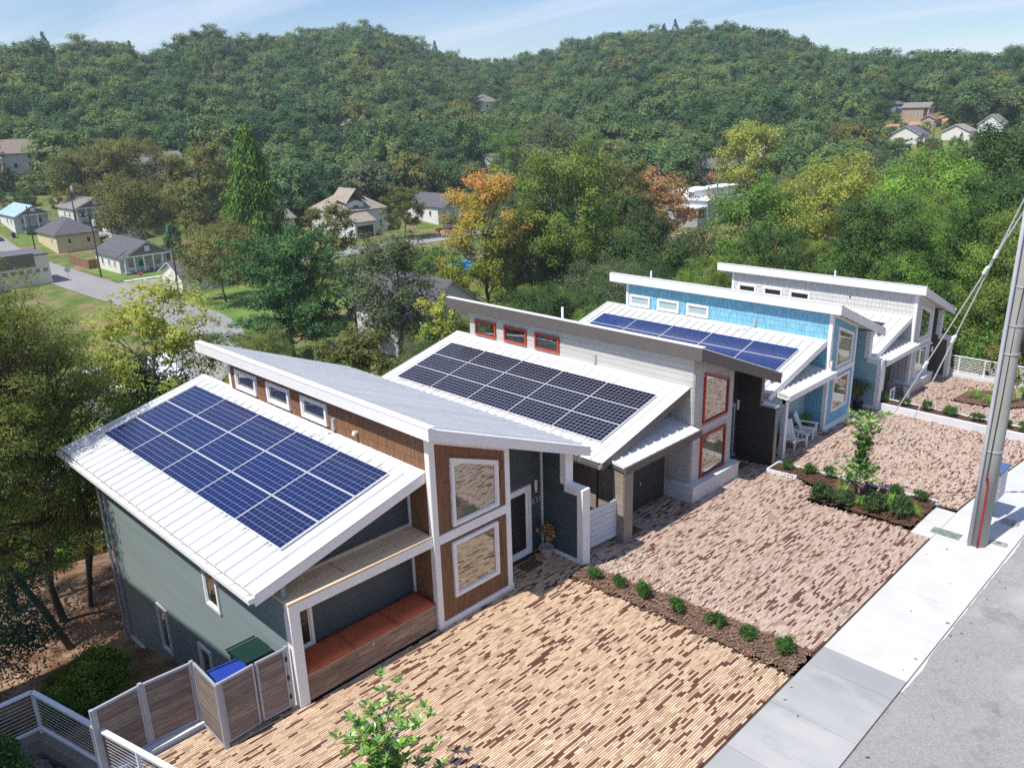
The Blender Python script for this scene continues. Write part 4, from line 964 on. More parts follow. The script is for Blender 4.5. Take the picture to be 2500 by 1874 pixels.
def bin_(x, y, z, col, label, rz=0, text=True):
    body = mat('bin_'+label.split()[0], col, .45, .06)
    B = empty('wheelie_bin', (x, y, z), label, 'bin', None, rz)
    m = MB(); lo = [(-.24,-.26),(.24,-.26),(.24,.26),(-.24,.26)]; hi = [(-.3,-.34),(.3,-.34),(.3,.34),(-.3,.34)]
    m.v = [(p[0], p[1], 0.05) for p in lo]+[(p[0], p[1], 1.0) for p in hi]; m.f = [(3,2,1,0),(4,5,6,7)]+[(i,(i+1)%4,4+(i+1)%4,4+i) for i in range(4)]; m.m = [0]*6
    m.build('body', body, B)
    m = MB(); m.prism([(-.38,1.0),(.36,1.0),(.36,1.04),(.25,1.10),(-.2,1.13),(-.38,1.08)], -.33, .33, 'x'); m.build('lid', body, B)
    m = MB(); m.tube([(-.34,.40,1.05),(.34,.40,1.05)], .02, 8); m.build('handle', body, B)
    for sx in (-.3, .3):
        m = MB(); m.tube([(sx-.03,.26,.11),(sx+.03,.26,.11)], .11, 12); m.build('wheel', black_m, B)
    if text:
        text3d('lid_lettering', 'CHATTANOOGA', .075, white, B, (0, -.2, 1.112), (R(4), 0, 0), .001)
bin_(-4.95, .62, .12, (.02,.05,.32), 'blue recycling bin behind the cedar gates', -.1)
bin_(-4.30, 1.05, .12, (.010,.034,.028), 'dark green refuse bin behind the cedar gates', 0, False)
tag(bx('bin_stand', -5.40, -3.86, .25, 1.5, -.6, .11, conc_old), 'concrete standing under the two bins', 'platform')

# ------------------------------------------------------------------ cable railings
def railing(name, pts, zb, zt, label, mats, nc=8, posts=None):
    G = empty(name, (0, 0, 0), label, 'railing'); tr, pm, wm = mats
    for (a, b) in zip(pts, pts[1:]):
        d = Vector((b[0]-a[0], b[1]-a[1], 0)); L = d.length; rz = math.atan2(d.y, d.x); c = ((a[0]+b[0])/2, (a[1]+b[1])/2)
        for nm, z, hh, ww in (('top_rail', zt, .04, .10), ('bottom_rail', zb+.10, .05, .06)):
            o = bx(nm, -L/2, L/2, -ww/2, ww/2, -hh/2, hh/2, tr, G); o.location = (*c, z); o.rotation_euler = (0, 0, rz)
        for i in range(nc):
            z = zb+.16+(zt-zb-.24)*(i+.5)/nc
            m = MB(); m.tube([(a[0],a[1],z),(b[0],b[1],z)], .0065, 5); m.build('cable', wm, G)
    for (x, y) in (posts or pts):
        bx('post', x-.035, x+.035, y-.035, y+.035, zb-.08, zt-.02, pm, G)
pale_rail = mat('pale_rail_paint', (.66,.69,.73), .45, .04)
cable_m = mat('steel_cable', (.5,.5,.5), .4, .1, metal=.5)
rp_ = [(-9.6,3.33),(-7.88,3.32),(-7.39,1.40),(-6.82,-.77),(-6.2,-3.2)]
railing('cable_railing', [rp_[0], rp_[1], rp_[4]], .02, 1.0, 'white cable railing on the concrete wall beside the bin gates', (pale_rail, pale_rail, cable_m), 9, rp_[:1]+[(-7.88,3.32),(-7.40,1.42),(-7.06,.10),(-6.75,-1.1),(-6.4,-2.4)])
m = MB()
for (a, b) in ((rp_[0], rp_[1]), (rp_[1], rp_[4])):
    d = (Vector(b)-Vector(a)).normalized(); n = Vector((d.y, -d.x))*.0
    w = Vector((-d.y, d.x))*.15; P4 = [Vector(a)-w, Vector(b)-w, Vector(b)+w, Vector(a)+w]
    m.add([(*p, -2.5) for p in P4]+[(*p, .0 if a is rp_[1] else .002) for p in P4], [(0,3,2,1),(4,5,6,7),(0,1,5,4),(1,2,6,5),(2,3,7,6),(3,0,4,7)])
tag(m.build('retaining_wall', conc_old), 'weathered concrete wall under the white cable railing', 'wall')
SHELF = [(-12,3.15),(-8.05,3.15),(-6.5,-3.2),(-12,-3.2)]
bed('mulch_bed', SHELF, lambda x, y: -.28, mat('bare_soil', (.10,.085,.075), .95, col2=(.24,.22,.2), scale=18, bump=.8, bscale=40), 'bare stony soil inside the railed concrete wall', 9)
railing('cable_railing', [(34.05,.2),(34.05,-3.2),(34.05,-6.9)], -1.60, -.72, 'white cable railing past the farthest driveway', (pale_rail, pale_rail, cable_m), 8, [(34.05,.2),(34.05,-1.0),(34.05,-2.2),(34.05,-3.4),(34.05,-4.6),(34.05,-5.8),(34.05,-6.9)])
tag(bx('kerb_wall', 33.9, 34.2, -6.95, .9, -2.6, -1.58, kerb_white), 'pale kerb wall under the far cable railing', 'wall')

# ------------------------------------------------------------------ porch of the blue house
def adirondack(x, y, z, rz, label):
    A = empty('garden_chair', (x, y, z), label, 'chair', 'white slatted garden chairs', rz)
    for s in (-1, 1):
        bx('front_leg', s*.30-.03, s*.30+.03, -.42, -.34, 0, .54, white, A)
        bx('arm', s*.33-.07, s*.33+.07, -.46, .34, .54, .57, white, A)
        o = bx('side_rail', s*.26-.02, s*.26+.02, -.4, .45, .18, .29, white, A, rot=(-.28, 0, 0))
        bx('back_leg', s*.27-.03, s*.27+.03, .28, .35, 0, .54, white, A)
    for i in range(5): bx('seat_slat', -.26, .26, -.40+i*.135, -.40+i*.135+.12, .355-i*.035, .38-i*.035, white, A, rot=(-.26, 0, 0))
    for i in range(3): bx('back_slat', -.25+i*.17, -.25+i*.17+.155, .26, .285, .2, 1.02, white, A, rot=(-.40, 0, 0))
    bx('back_cross', -.24, .24, .31, .34, .52, .60, white, A, rot=(-.4, 0, 0))
adirondack(19.45, .22, -1.01, R(15), 'white garden chair under the blue porch near the tower')
adirondack(18.25, .10, -1.01, R(-20), 'white garden chair beside the white porch post of the blue house')
T_ = empty('side_table', (18.85, .32, -1.01), 'small white table between the two garden chairs', 'table')
for i in range(4): bx('top_slat', -.24, .24, -.24+i*.122, -.24+i*.122+.112, .43, .46, white, T_)
for a in (-.2, .2):
    for b in (-.2, .2): bx('leg', a-.025, a+.025, b-.025, b+.025, 0, .43, white, T_)
Ln = empty('lantern', (18.85, .32, -.55), 'small dark lantern on the white porch table', 'lantern')
for a in (-.07, .07):
    for b in (-.07, .07): bx('post', a-.008, a+.008, b-.008, b+.008, .02, .22, black_m, Ln)
bx('base', -.085, .085, -.085, .085, 0, .02, black_m, Ln)
m = MB(); m.lathe([(.12,.22),(.03,.30),(.03,.33),(0,.33)], n=4); m.build('cap', black_m, Ln)
m = MB(); m.tube([(0,0,.02),(0,0,.13)], .03, 8); m.build('candle', white, Ln)
for (x, lb) in ((18.0, 'grey square planter of grass behind the left garden chair'), (20.15, 'grey square planter of grass against the blue tower')):
    pl_ = MB(); pl_.v = [(-.15,-.15,0),(.15,-.15,0),(.15,.15,0),(-.15,.15,0),(-.19,-.19,.4),(.19,-.19,.4),(.19,.19,.4),(-.19,.19,.4),(-.15,-.15,.36),(.15,-.15,.36),(.15,.15,.36),(-.15,.15,.36),(-.17,-.17,.4),(.17,-.17,.4),(.17,.17,.4),(-.17,.17,.4)]
    pl_.f = [(0,3,2,1),(0,1,5,4),(1,2,6,5),(2,3,7,6),(3,0,4,7),(4,5,13,12),(5,6,14,13),(6,7,15,14),(7,4,12,15),(8,9,10,11)]; pl_.m = [0]*10
    o = pl_.build('planter', mat('planter_grey', (.12,.11,.10), .8, .1), None, (x, .5, -1.01)); tag(o, lb, 'planter')
# peace wreath on the porch wall, buckets, anchor sign
m = MB(); m.tube([(.0+.22*math.cos(a*math.pi/10), 0, .22*math.sin(a*math.pi/10)) for a in range(21)], .014, 6)
for a in (90, 270, 225, 315): m.tube([(0,0,0),(.22*math.cos(R(a)),0,.22*math.sin(R(a)))], .014, 6)
o = m.build('wall_ornament', white, None, (17.6, .81, .55)); tag(o, 'white round peace sign on the blue porch wall', 'ornament')
def bucket(x, y, z, label):
    B = empty('bucket', (x, y, z), label, 'bucket', 'white buckets on the far porch')
    m = MB(); m.lathe([(0,0),(.13,0),(.155,.36),(.165,.36),(.165,.40),(.15,.40),(.145,.05),(0,.05)], n=18); m.build('body', white, B)
    m = MB(); m.tube([(-.16,0,.36),(-.13,-.13,.30),(0,-.19,.26),(.13,-.13,.30),(.16,0,.36)], .006, 5); m.build('handle', trim_metal, B)
bucket(29.30, -.18, -1.75, 'white bucket nearest the pale stone plinth'); bucket(28.92, -.32, -1.75, 'white bucket nearest the side gate of the pale house')
S_ = empty('anchor_sign', (27.0, -.35, -1.75), 'blue anchor on a white board by the pale house', 'sign')
bx('board', -.3, .3, .0, .03, .0, 1.0, white, S_)
nb = mat('navy_paint', (.02,.06,.2), .5, .05)
m = MB(); m.box(-.03, .03, -.02, -.002, .2, .75); m.box(-.13, .13, -.022, -.002, .58, .64)
m.tube([(.07*math.cos(a*math.pi/6), -.012, .81+.07*math.sin(a*math.pi/6)) for a in range(13)], .018, 6)
m.tube([(.2*math.cos(math.pi+a*math.pi/8), -.012, .38+.2*math.sin(math.pi+a*math.pi/8)) for a in range(9)], .026, 6); m.build('anchor', nb, S_)

# ------------------------------------------------------------------ pole, guys and mailboxes at the kerb
pole_m = mat('pole_concrete', (.33,.335,.31), .8, .08, scale=3, stretch=(2,2,.3), bump=.2, bscale=40, blot=((.42,.36,.24), 1.5, .66, .2))
PX, PY = 12.82, -8.06
PO = empty('utility_pole', (PX, PY, -.1), 'thick grey concrete utility pole standing on the sidewalk', 'pole')
m = MB(); m.tube([(0,0,0),(.08,.0,3.4),(.16,.0,7),(.32,.0,14)], [.25,.225,.20,.155], 20); m.build('shaft', pole_m, PO, smooth=True)
m = MB(); m.tube([(-.26,.13,.1),(-.19,.14,3.4),(-.10,.14,7),(.06,.14,14)], .05, 8); m.build('conduit', mat('grey_conduit', (.45,.47,.5), .5, .05), PO, smooth=True)
m = MB(); m.tube([(-.27,-.08,.08),(-.27,-.09,.9),(-.245,-.08,1.9),(-.26,-.06,2.2),(-.30,-.05,2.25)], .024, 8); m.build('cable_guard', mat('red_plastic', (.42,.01,.025), .4, .05), PO, smooth=True)
m = MB(); m.tube([(-.25,-.02,2.1),(-.20,-.03,3.2),(-.13,-.05,4.5),(-.05,-.05,6.2),(-.02,-.1,7.4)], .012, 5)
for k in range(3): m.tube([(-.02+.16*math.cos(a*.42+k), -.28, 6.0-.1*k+.22*math.sin(a*.42)) for a in range(16)], .011, 5)
m.tube([(-.05,-.26,5.7),(.05,-.28,6.4),(.28,-.22,7.1),(.1,-.26,7.5),(-.12,-.1,7.6)], .011, 5)
m.build('cable', black_m, PO)
for zz in (2.9, 5.6, 6.35, 7.35):
    m = MB(); m.tube([(.08*zz/3.4-.0,0,zz),(.08*zz/3.4,0,zz+.045)], .275-.0075*zz, 16); m.build('band', trim_metal, PO)
for i, (ax, ay, lb) in enumerate(((13.66,-3.88,'pair of steel guy wires anchored in the magnolia bed nearer the house'),(13.62,-4.81,'pair of steel guy wires anchored beside the yellow guard'))):
    g = empty('guy_wire', (ax, ay, -.1), lb, 'guy wire', 'guy wires of the utility pole')
    for s in (-.05, .05):
        tp = Vector((PX+.2-ax+s, PY+.1-ay, 9.55+i*.55)); n = tp.normalized()
        m = MB(); m.tube([(s*.2,0,0),tuple(tp)], .011, 5); m.build('wire', mat('guy_steel', (.62,.63,.64), .35, .05, metal=.3), g)
        for t in (.50+.06*i, .80):
            m = MB(); c = tp*t; m.tube([tuple(c-n*.13),tuple(c-n*.1),tuple(c+n*.1),tuple(c+n*.13)], [.015,.045,.045,.015], 8); m.build('insulator', mat('insulator_white', (.75,.76,.76), .3, .03), g)
    d = (Vector((PX+.2-ax, PY+.1-ay, 9.6))).normalized()
    m = MB(); m.tube([(0,0,-.1),tuple(d*.55)], .022, 6); m.build('anchor_rod', alu, g)
    if i == 1:
        m = MB(); m.tube([tuple(d*.25),tuple(d*.62+Vector((.03,0,0)))], .035, 8); m.build('guard', mat('yellow_plastic', (.75,.45,.01), .4, .05), g)
MX = empty('mailbox_cluster', (14.9, -7.75, 0), 'grey cluster mailbox with small doors behind the utility pole', 'mailbox')
mail_m = mat('mailbox_grey', (.30,.33,.36), .4, .05, metal=.2)
bx('pedestal', -.12, .12, -.1, .1, 0, .62, mail_m, MX); bx('cabinet', -.39, .39, -.22, .22, .6, 1.5, mail_m, MX)
bx('roof', -.43, .43, -.27, .27, 1.5, 1.56, mat('mailbox_blue', (.06,.13,.26), .35, .05), MX)
for i in range(4):
    for j in range(2):
        for s, x in (('d', -.397),):
            bx('door', -.405, -.391, -.20+j*.20+.008, -.20+(j+1)*.20-.008, .64+i*.205+.006, .64+(i+1)*.205-.006, alu, MX)
        bx('door', -.37+j*.37+.01, -.37+(j+1)*.37-.01, -.235, -.221, .64+i*.205+.006, .64+(i+1)*.205-.006, alu, MX)
ucov = mat('green_cover', (.17,.22,.185), .7, .25, scale=6, blot=((.34,.36,.33), 4, .58, .15))
def cover(x0, x1, y0, y1, z, m_, label, rnd=False):
    if rnd:
        mb = MB(); cx, cy_ = (x0+x1)/2, (y0+y1)/2; mb.v = [(cx+(x1-x0)/2*math.copysign(abs(math.cos(a*math.pi/12))**.5, math.cos(a*math.pi/12)), cy_+(y1-y0)/2*math.copysign(abs(math.sin(a*math.pi/12))**.5, math.sin(a*math.pi/12)), z) for a in range(24)]
        mb.v += [(p[0], p[1], z-.05) for p in mb.v]; mb.f = [tuple(range(24))]+[(i, 24+i, 24+(i+1) % 24, (i+1) % 24) for i in range(24)]; mb.m = [0]*25
        return tag(mb.build('meter_cover', m_), label, 'cover')
    return tag(bx('utility_cover', x0, x1, y0, y1, z-.05, z, m_), label, 'cover')
cover(12.66, 13.05, -7.62, -6.85, .009, ucov, 'flat green utility cover set in the pale pad')
cov2 = mat('worn_cover', (.33,.33,.32), .6, .3, scale=8, blot=((.12,.12,.12), 5, .5, .1))
cover(13.05, 13.35, -8.72, -8.25, .009, cov2, 'oval meter cover in the shade at the foot of the pole', True)
cover(14.55, 14.95, -8.6, -8.15, .009, cov2, 'oval meter cover farther along near the mailboxes', True)
# fallen leaves
lf = mat('fallen_leaf', (.20,.09,.03), .8, .3, scale=9, rnd=.4)
rg = random.Random(8)
for i in range(26):
    x = rg.uniform(1, 13); y = rg.choice((rg.uniform(-8.8,-7.1), rg.uniform(-9.4,-8.9), rg.uniform(-6.5,-1.5)))
    if inside((x, y), BED1) or inside((x, y), BED2): continue
    z = (street_z(x)+.004 if y > -8.86 else street_z(x)-.05) if y < -7.05 else gz(x, y)+.006
    l = rg.uniform(.03,.06); a = rg.uniform(0, 6.3); m = MB(); c, s = math.cos(a)*l, math.sin(a)*l
    m.add([(x-c,y-s,z),(x-s*.45,y+c*.45,z+.012),(x+c,y+s,z+.006),(x+s*.45,y-c*.45,z+.004)], [(0,1,2,3)])
    o = m.build('fallen_leaf', lf); tag(o, 'dry brown leaf lying on the paving', 'leaf', 'dry leaves scattered on the paving')

# added unseen house, its roof edge set to shade the brown house's side wall
shade_house = empty('house', (0, 0, 0), 'added unseen house out of view that shades the side wall of the brown house', 'house')
m = MB(); m.prism([(2.6,-4),(11.6,-4),(11.6,11.15),(2.6,11.95)], -19, -11.5, 'x'); m.build('wall', greige_board, shade_house)
m = MB(); m.prism([(2.2,11.98),(12,11.1),(12,11.35),(2.2,12.23)], -19.5, -11.05, 'x'); m.build('roof', white_metal, shade_house)
for k in range(3):
    for j in range(2): window(shade_house, rect(-18+j*3, -16.5+j*3, .8+k*3.2, 2.6+k*3.2), 2.58, 'y', white, glass_dark, .1, .06)
# ------------------------------------------------------------------ houses in the valley and on the hills
_mc = {}
def cmat(kind, c):
    k = (kind, c)
    if k not in _mc:
        if kind == 'wall': _mc[k] = mat('siding_%d' % len(_mc), c, .7, .06, scale=.8, lines=(2, .2, .25))
        elif kind == 'roof': _mc[k] = mat('roof_%d' % len(_mc), c, .85, .14, scale=1.1, bump=.3, bscale=6)
        else: _mc[k] = mat('paint_%d' % len(_mc), c, .6, .05)
    return _mc[k]
far_glass = glass('far_window', (.03,.035,.04), .12, .05)
def far_house(name, label, x, y, w, d, h, roof, rise, wc, rc, wins=(), z=None, over=.45, porch=None, chimney=None, door=None, rz=0, clear=None, foundation=.0, dormer=None, cat='house', trim=None):
    """box w by d by h with its corner at x, y; wins: (face, centre, sill, width, height)"""
    z = (terr(x+w/2, y+d/2) if z is None else z)
    G = empty(name, (x, y, z), label, cat, None, rz); WM, RM = cmat('wall', wc), cmat('roof', rc); TM = trim or white
    m = MB(); m.box(0, w, 0, d, -1.5, h)
    if roof == 'gy': m.prism([(0,h),(w,h),(w/2,h+rise)], .002, d-.002, 'y')
    if roof == 'gx': m.prism([(0,h),(d,h),(d/2,h+rise)], .002, w-.002, 'x')
    m.build('wall', WM, G)
    o = over; t = .14; rf = MB()
    if roof == 'gy':
        k = rise/(w/2)
        for s in (0, 1):
            a = [(-o, h-o*k), (w/2, h+rise)] if s == 0 else [(w/2, h+rise), (w+o, h-o*k)]
            rf.prism([(a[0][0],a[0][1]+.03),(a[1][0],a[1][1]+.03),(a[1][0],a[1][1]+.03+t),(a[0][0],a[0][1]+.03+t)], -o, d+o, 'y')
    elif roof == 'gx':
        k = rise/(d/2)
        for s in (0, 1):
            a = [(-o, h-o*k), (d/2, h+rise)] if s == 0 else [(d/2, h+rise), (d+o, h-o*k)]
            rf.prism([(a[0][0],a[0][1]+.03),(a[1][0],a[1][1]+.03),(a[1][0],a[1][1]+.03+t),(a[0][0],a[0][1]+.03+t)], -o, w+o, 'x')
    elif roof == 'hip':
        rl = max(.3, abs(w-d)/2); e = [(-o,-o,h),(w+o,-o,h),(w+o,d+o,h),(-o,d+o,h)]
        r2 = [(w/2-rl if w > d else w/2, d/2 if w > d else d/2-rl, h+rise), (w/2+rl if w > d else w/2, d/2 if w > d else d/2+rl, h+rise)]
        V = e+[(p[0],p[1],h+t) for p in e]+r2
        fs = [(0,3,2,1),(0,1,5,4),(1,2,6,5),(2,3,7,6),(3,0,4,7)]
        fs += [(4,5,9,8),(5,6,9),(6,7,8,9),(7,4,8)] if w > d else [(4,5,8),(5,6,9,8),(6,7,9),(7,4,8,9)]
        rf.add(V, fs)
    elif roof == 'flat':
        rf.box(-o, w+o, -o, d+o, h+.0, h+.25)
    R_ = rf.build('roof', RM, G)
    if roof in ('gy', 'gx'):
        fb = MB(); k = rise/((w if roof == 'gy' else d)/2); L = w if roof == 'gy' else d
        for s in (0, 1):
            a = [(-o, h-o*k), (L/2, h+rise)] if s == 0 else [(L/2, h+rise), (L+o, h-o*k)]
            fb.prism([(a[0][0],a[0][1]-.06),(a[1][0],a[1][1]-.06),(a[1][0],a[1][1]+.028),(a[0][0],a[0][1]+.028)], -o-.03, -o+.06, 'y' if roof == 'gy' else 'x')
        fb.build('barge_board', TM, R_)
    for f, c, s, ww, hh in wins:
        if f == 'y': window(G, rect(c-ww/2, c+ww/2, s, s+hh), -.0, 'y', TM, far_glass, .12, .08)
        else: window(G, rect(c-ww/2, c+ww/2, s, s+hh), -.0, 'x', TM, far_glass, .12, .08)
    if door: bx('door', door[0]-.5, door[0]+.5, -.06, -.01, .0, 2.1, cmat('paint', door[1]), G)
    if porch:
        pd, x0, x1, np_, rail = porch; pz = .35
        bx('porch_floor', x0, x1, -pd, -.01, -1, pz, conc_old, G)
        for i in range(np_):
            px = x0+.15+(x1-x0-.3)*i/(np_-1); bx('porch_post', px-.11, px+.11, -pd+.05, -pd+.27, pz, h-.12, TM, G)
        bx('porch_beam', x0, x1, -pd+.04, -pd+.28, h-.12, h+.16, TM, G)
        if roof == 'gy':
            k = rise/(w/2); pr = MB()
            for s in (0, 1):
                a = [(-o, h-o*k), (w/2, h+rise)] if s == 0 else [(w/2, h+rise), (w+o, h-o*k)]
                pr.prism([(a[0][0],a[0][1]+.034),(a[1][0],a[1][1]+.034),(a[1][0],a[1][1]+.034+t),(a[0][0],a[0][1]+.034+t)], -pd-.35, -o+.0, 'y')
            pr.build('porch_roof', RM, G)
            g = MB(); g.prism([(.1,h+.16),(w-.1,h+.16),(w/2,h+rise-.1)], -pd+.06, -pd+.16, 'y'); g.build('gable_wall', cmat('wall', (.17,.165,.15)), G)
            b2 = MB()
            for s in (0, 1):
                a = [(-o, h-o*k), (w/2, h+rise)] if s == 0 else [(w/2, h+rise), (w+o, h-o*k)]
                b2.prism([(a[0][0],a[0][1]-.08),(a[1][0],a[1][1]-.08),(a[1][0],a[1][1]+.03),(a[0][0],a[0][1]+.03)], -pd-.38, -pd-.28, 'y')
            b2.build('barge_board', TM, G)
            window(G, rect(w/2-.45, w/2+.45, h+.75, h+1.7), -pd+.05, 'y', TM, cmat('paint', (.6,.65,.7)), .12, .06)
        else:
            pr = MB(); pr.prism([(-pd-.3,h+.1),(.0,h+.55),(.0,h+.67),(-pd-.3,h+.22)], x0-.2, x1+.2, 'x'); pr.build('porch_roof', RM, G)
        if rail:
            n = int((x1-x0)/.24)
            for i in range(n+1):
                px = x0+.1+(x1-x0-.2)*i/n
                if rail[0] < px < rail[1]: continue
                bx('baluster', px-.03, px+.03, -pd+.08, -pd+.13, pz+.06, pz+.85, TM, G)
            for a, b in ((x0, rail[0]), (rail[1], x1)):
                if b-a > .3: bx('hand_rail', a, b, -pd+.05, -pd+.17, pz+.85, pz+.93, TM, G)
            for i in range(3): bx('step', rail[0], rail[1], -pd-.35*(3-i), -pd-.0-.35*(2-i), -.6, pz-.35+i*.11, conc_old, G)
    if chimney: bx('chimney', chimney[0]-.35, chimney[0]+.35, chimney[1]-.35, chimney[1]+.35, h, chimney[2], cmat('wall', (.26,.10,.06)), G)
    c = clear or max(w, d)*.62
    HOUSE_SPOTS.append((x+w/2, y+d/2, c)); return G
LG = (.10,.10,.115); MG = (.20,.19,.18); BE = (.30,.255,.215); WH = (.70,.70,.69); CR = (.70,.68,.63); YE = (.62,.53,.33); BR = (.26,.085,.05)
far_house('bungalow', 'grey roofed bungalow with a white railed porch at the street corner', 45.6, 147.0, 9.0, 12, 3.3, 'gy', 2.5, CR, LG, [('x',2.2,1,1.0,1.6),('x',5.0,1,1.0,1.6),('x',8.4,1,1.0,1.6),('y',2.2,1,1.5,1.6),('y',7.0,1,1.5,1.6)],
          porch=(2.6,0,9.0,6,(4.4,5.8)), door=(4.1,(.02,.22,.24)), clear=10)
far_house('house', 'yellow house under a dark hipped roof beside the grey bungalow', 46.5, 184.5, 9, 13, 3.0, 'hip', 3.3, YE, LG, [('y',2.6,1,1.0,1.3),('y',6.6,.9,1.0,1.4),('x',3,1,1,1.3)], clear=9)
far_house('house', 'cream house with a grey roof and front porch behind the yellow house', 57.0, 204, 9, 11, 3.4, 'gy', 2.2, CR, MG, [('x',2.5,1,1,1.5),('x',6,1,1,1.5),('y',2,1,1.2,1.5),('y',7,1,1.2,1.5)], porch=(2.4,0,9,5,(3.4,4.8)), clear=10)
far_house('house', 'white house with a light blue metal roof up the street', 44.6, 206.5, 7.5, 11, 3.2, 'gy', 2.0, WH, (.30,.43,.60), [('x',2,1,1,1.4),('x',5,1,1,1.4),('y',2,1,1.2,1.3),('y',5.5,1,1.2,1.3)], porch=(2.6,1.5,7.5,3,None), clear=9)
ST = far_house('shop', 'cream flat roofed shop with a row of dark windows by the crossing', 24.6, 148.5, 9.6, 9, 5.2, 'flat', 0, (.72,.67,.55), (.13,.13,.15), [('y',1.0+i*1.3,2.1,1.1,.95) for i in range(7)], over=.08, clear=9, cat='shop')
bx('sign_panel', 1.7, 7.3, -.16, -.02, 3.35, 5.7, cmat('paint', (.16,.145,.10)), ST)
far_house('garage', 'low cream building next to the shop', 19.0, 146, 5.4, 8, 3.2, 'gx', 1.4, CR, MG, [('y',2.4,1,1.6,1.2)], clear=6, cat='building')
far_house('cottage', 'small white cottage with a faded red roof behind the street tree', 60, 186, 6.5, 9, 3, 'gy', 1.9, WH, (.36,.14,.10), [('y',2,1,1,1.3),('x',3,1,1,1.3)], clear=7)
far_house('cottage', 'white cottage with a dark roof across the side street', 45.2, 119.5, 8, 7.6, 3, 'gx', 1.8, WH, LG, [('x',2,1,.9,1.3),('x',5,1,.9,1.3),('y',3,1,1,1.3)], clear=7)
BG = far_house('house', 'large white house with a beige hipped roof and open garage', 99.0, 152, 12.5, 14, 5.4, 'hip', 4.6, WH, BE, [('y',8,1.0,1.0,1.9),('y',10.6,1.0,1.0,1.9),('x',4,1,1,1.6),('x',9,1,1,1.6)], clear=13)
m = MB(); m.box(0.3, 6.0, -4.0, -.01, -1.2, 3.3); m.build('garage_wall', cmat('wall', WH), BG)
m = MB(); m.prism([(-4.4,3.2),(-.0,5.2),(-.0,5.35),(-4.4,3.35)], 0.0, 6.3, 'x'); m.build('garage_roof', cmat('roof', BE), BG)
bx('garage_opening', .9, 5.4, -4.06, -4.012, -.4, 2.4, cmat('paint', (.035,.033,.03)), BG); bx('entrance', 6.5, 7.3, -.08, -.012, -.1, 2.3, cmat('paint', (.05,.045,.04)), BG)
m = MB(); m.prism([(2.0,5.3),(6.4,5.3),(6.4,7.2),(4.2,7.9),(2.0,7.2)], .6, 2.6, 'y'); dm = m.build('dormer', cmat('wall', WH), BG); window(dm, rect(3.3,5.1,5.6,6.8), .59, 'y', white, far_glass, .12, .06)
m = MB(); m.add([(1.2,.2,7.3),(4.2,.0,10.6),(7.4,.2,7.3),(7.4,6,8.4),(4.2,7,10.6),(1.2,6,8.4)], [(0,1,4,5),(1,2,3,4),(0,5,4,3,2,1)]); m.build('roof', cmat('roof', BE), BG)
far_house('house', 'white house with a dark gabled roof above the red pickup', 124, 147.5, 9, 13, 3.6, 'gy', 2.6, WH, LG, [('x',3,1,1,1.5),('x',8,1,1,1.5),('y',2,1,1,1.5)], porch=(2.2,4,9,3,None), clear=10)
MD = far_house('building', 'modern pale grey building with a white roof and rooftop deck', 160, 92.5, 15, 11, 6.4, 'flat', 0, (.42,.45,.50), (.72,.74,.75), [], over=.5, clear=14, cat='building', z=-15.5)
m = MB(); m.box(-3.2, -.01, .6, 6.6, -1, 4.9); m.build('bay_wall', cmat('wall', (.45,.48,.53)), MD); m = MB(); m.box(-3.6, .1, .2, 7, 4.9, 5.15); m.build('bay_roof', cmat('roof', (.72,.74,.75)), MD)
bx('window', -3.28, -3.21, .8, 6.4, 2.6, 4.6, cmat('paint', (.20,.09,.05)), MD)
for i in range(4): bx('pane', -3.31, -3.285, .95+i*1.36, .95+i*1.36+1.26, 2.75, 4.45, far_glass, MD)
bx('window', -2.9, -.5, .52, .59, 2.6, 4.6, cmat('paint', (.20,.09,.05)), MD); bx('window', -.08, -.01, 7.4, 10.4, 3.4, 5.9, cmat('paint', (.20,.09,.05)), MD)
m = MB(); m.prism([(-.5,6.66),(15.5,6.66),(13,8.3),(2.5,8.3)], 5.2, 11.4, 'y'); m.build('roof_slope', cmat('roof', (.72,.74,.75)), MD)
for i in range(7): bx('deck_rail_post', .2+i*1.0, .3+i*1.0, .1, .2, 6.66, 7.6, cmat('paint', (.32,.17,.09)), MD)
for zz in (6.95, 7.25, 7.55): bx('deck_rail', .2, 6.3, .1, .16, zz, zz+.07, cmat('paint', (.32,.17,.09)), MD)
for a, b in ((6.6,.3),(13,.3),(6.6,4),(13,4)): bx('pergola_post', a, a+.18, b, b+.18, 6.66, 9.0, cmat('paint', (.14,.08,.05)), MD)
bx('pergola_roof', 6.2, 13.6, -.1, 4.6, 9.0, 9.2, white, MD); bx('pergola_wall', 10, 13.2, .6, 4.2, 6.66, 8.99, cmat('wall', (.5,.53,.58)), MD)
far_house('house', 'brick house with a dark roof and white gable far past the modern building', 204, 117, 8, 9, 3.0, 'gy', 2.2, BR, LG, [('y',2,1,1.1,1.3),('y',6,1,1.1,1.3),('x',3,1,1.1,1.3)], clear=8)
far_house('house', 'long brick house with a grey hipped roof far past the modern building', 212, 106, 9, 15, 3.0, 'hip', 2.0, BR, (.15,.155,.17), [('x',3,1,1.1,1.3),('x',8,1,1.6,1.3),('x',12,1,1.1,1.3)], clear=9)
far_house('house', 'small white house with a grey gable behind the autumn tree', 183, 189, 9, 9, 3, 'gx', 1.8, WH, MG, [('y',3,1,1,1.3),('x',4,1,1,1.3)], clear=9)
far_house('house', 'small pale house with a low tan roof behind the autumn tree', 175, 171, 10, 8, 2.8, 'gx', 1.7, CR, BE, [('x',4,1,1,1.2)], clear=8)
far_house('house', 'lone white house with a pointed grey roof high in the woods', 288, 304, 12, 12, 3.6, 'hip', 4.0, WH, MG, [('y',3,1,1.4,1.6),('y',7,1,1.4,1.6),('x',4,1,1.4,1.6),('x',8,1,1.4,1.6)], clear=10)
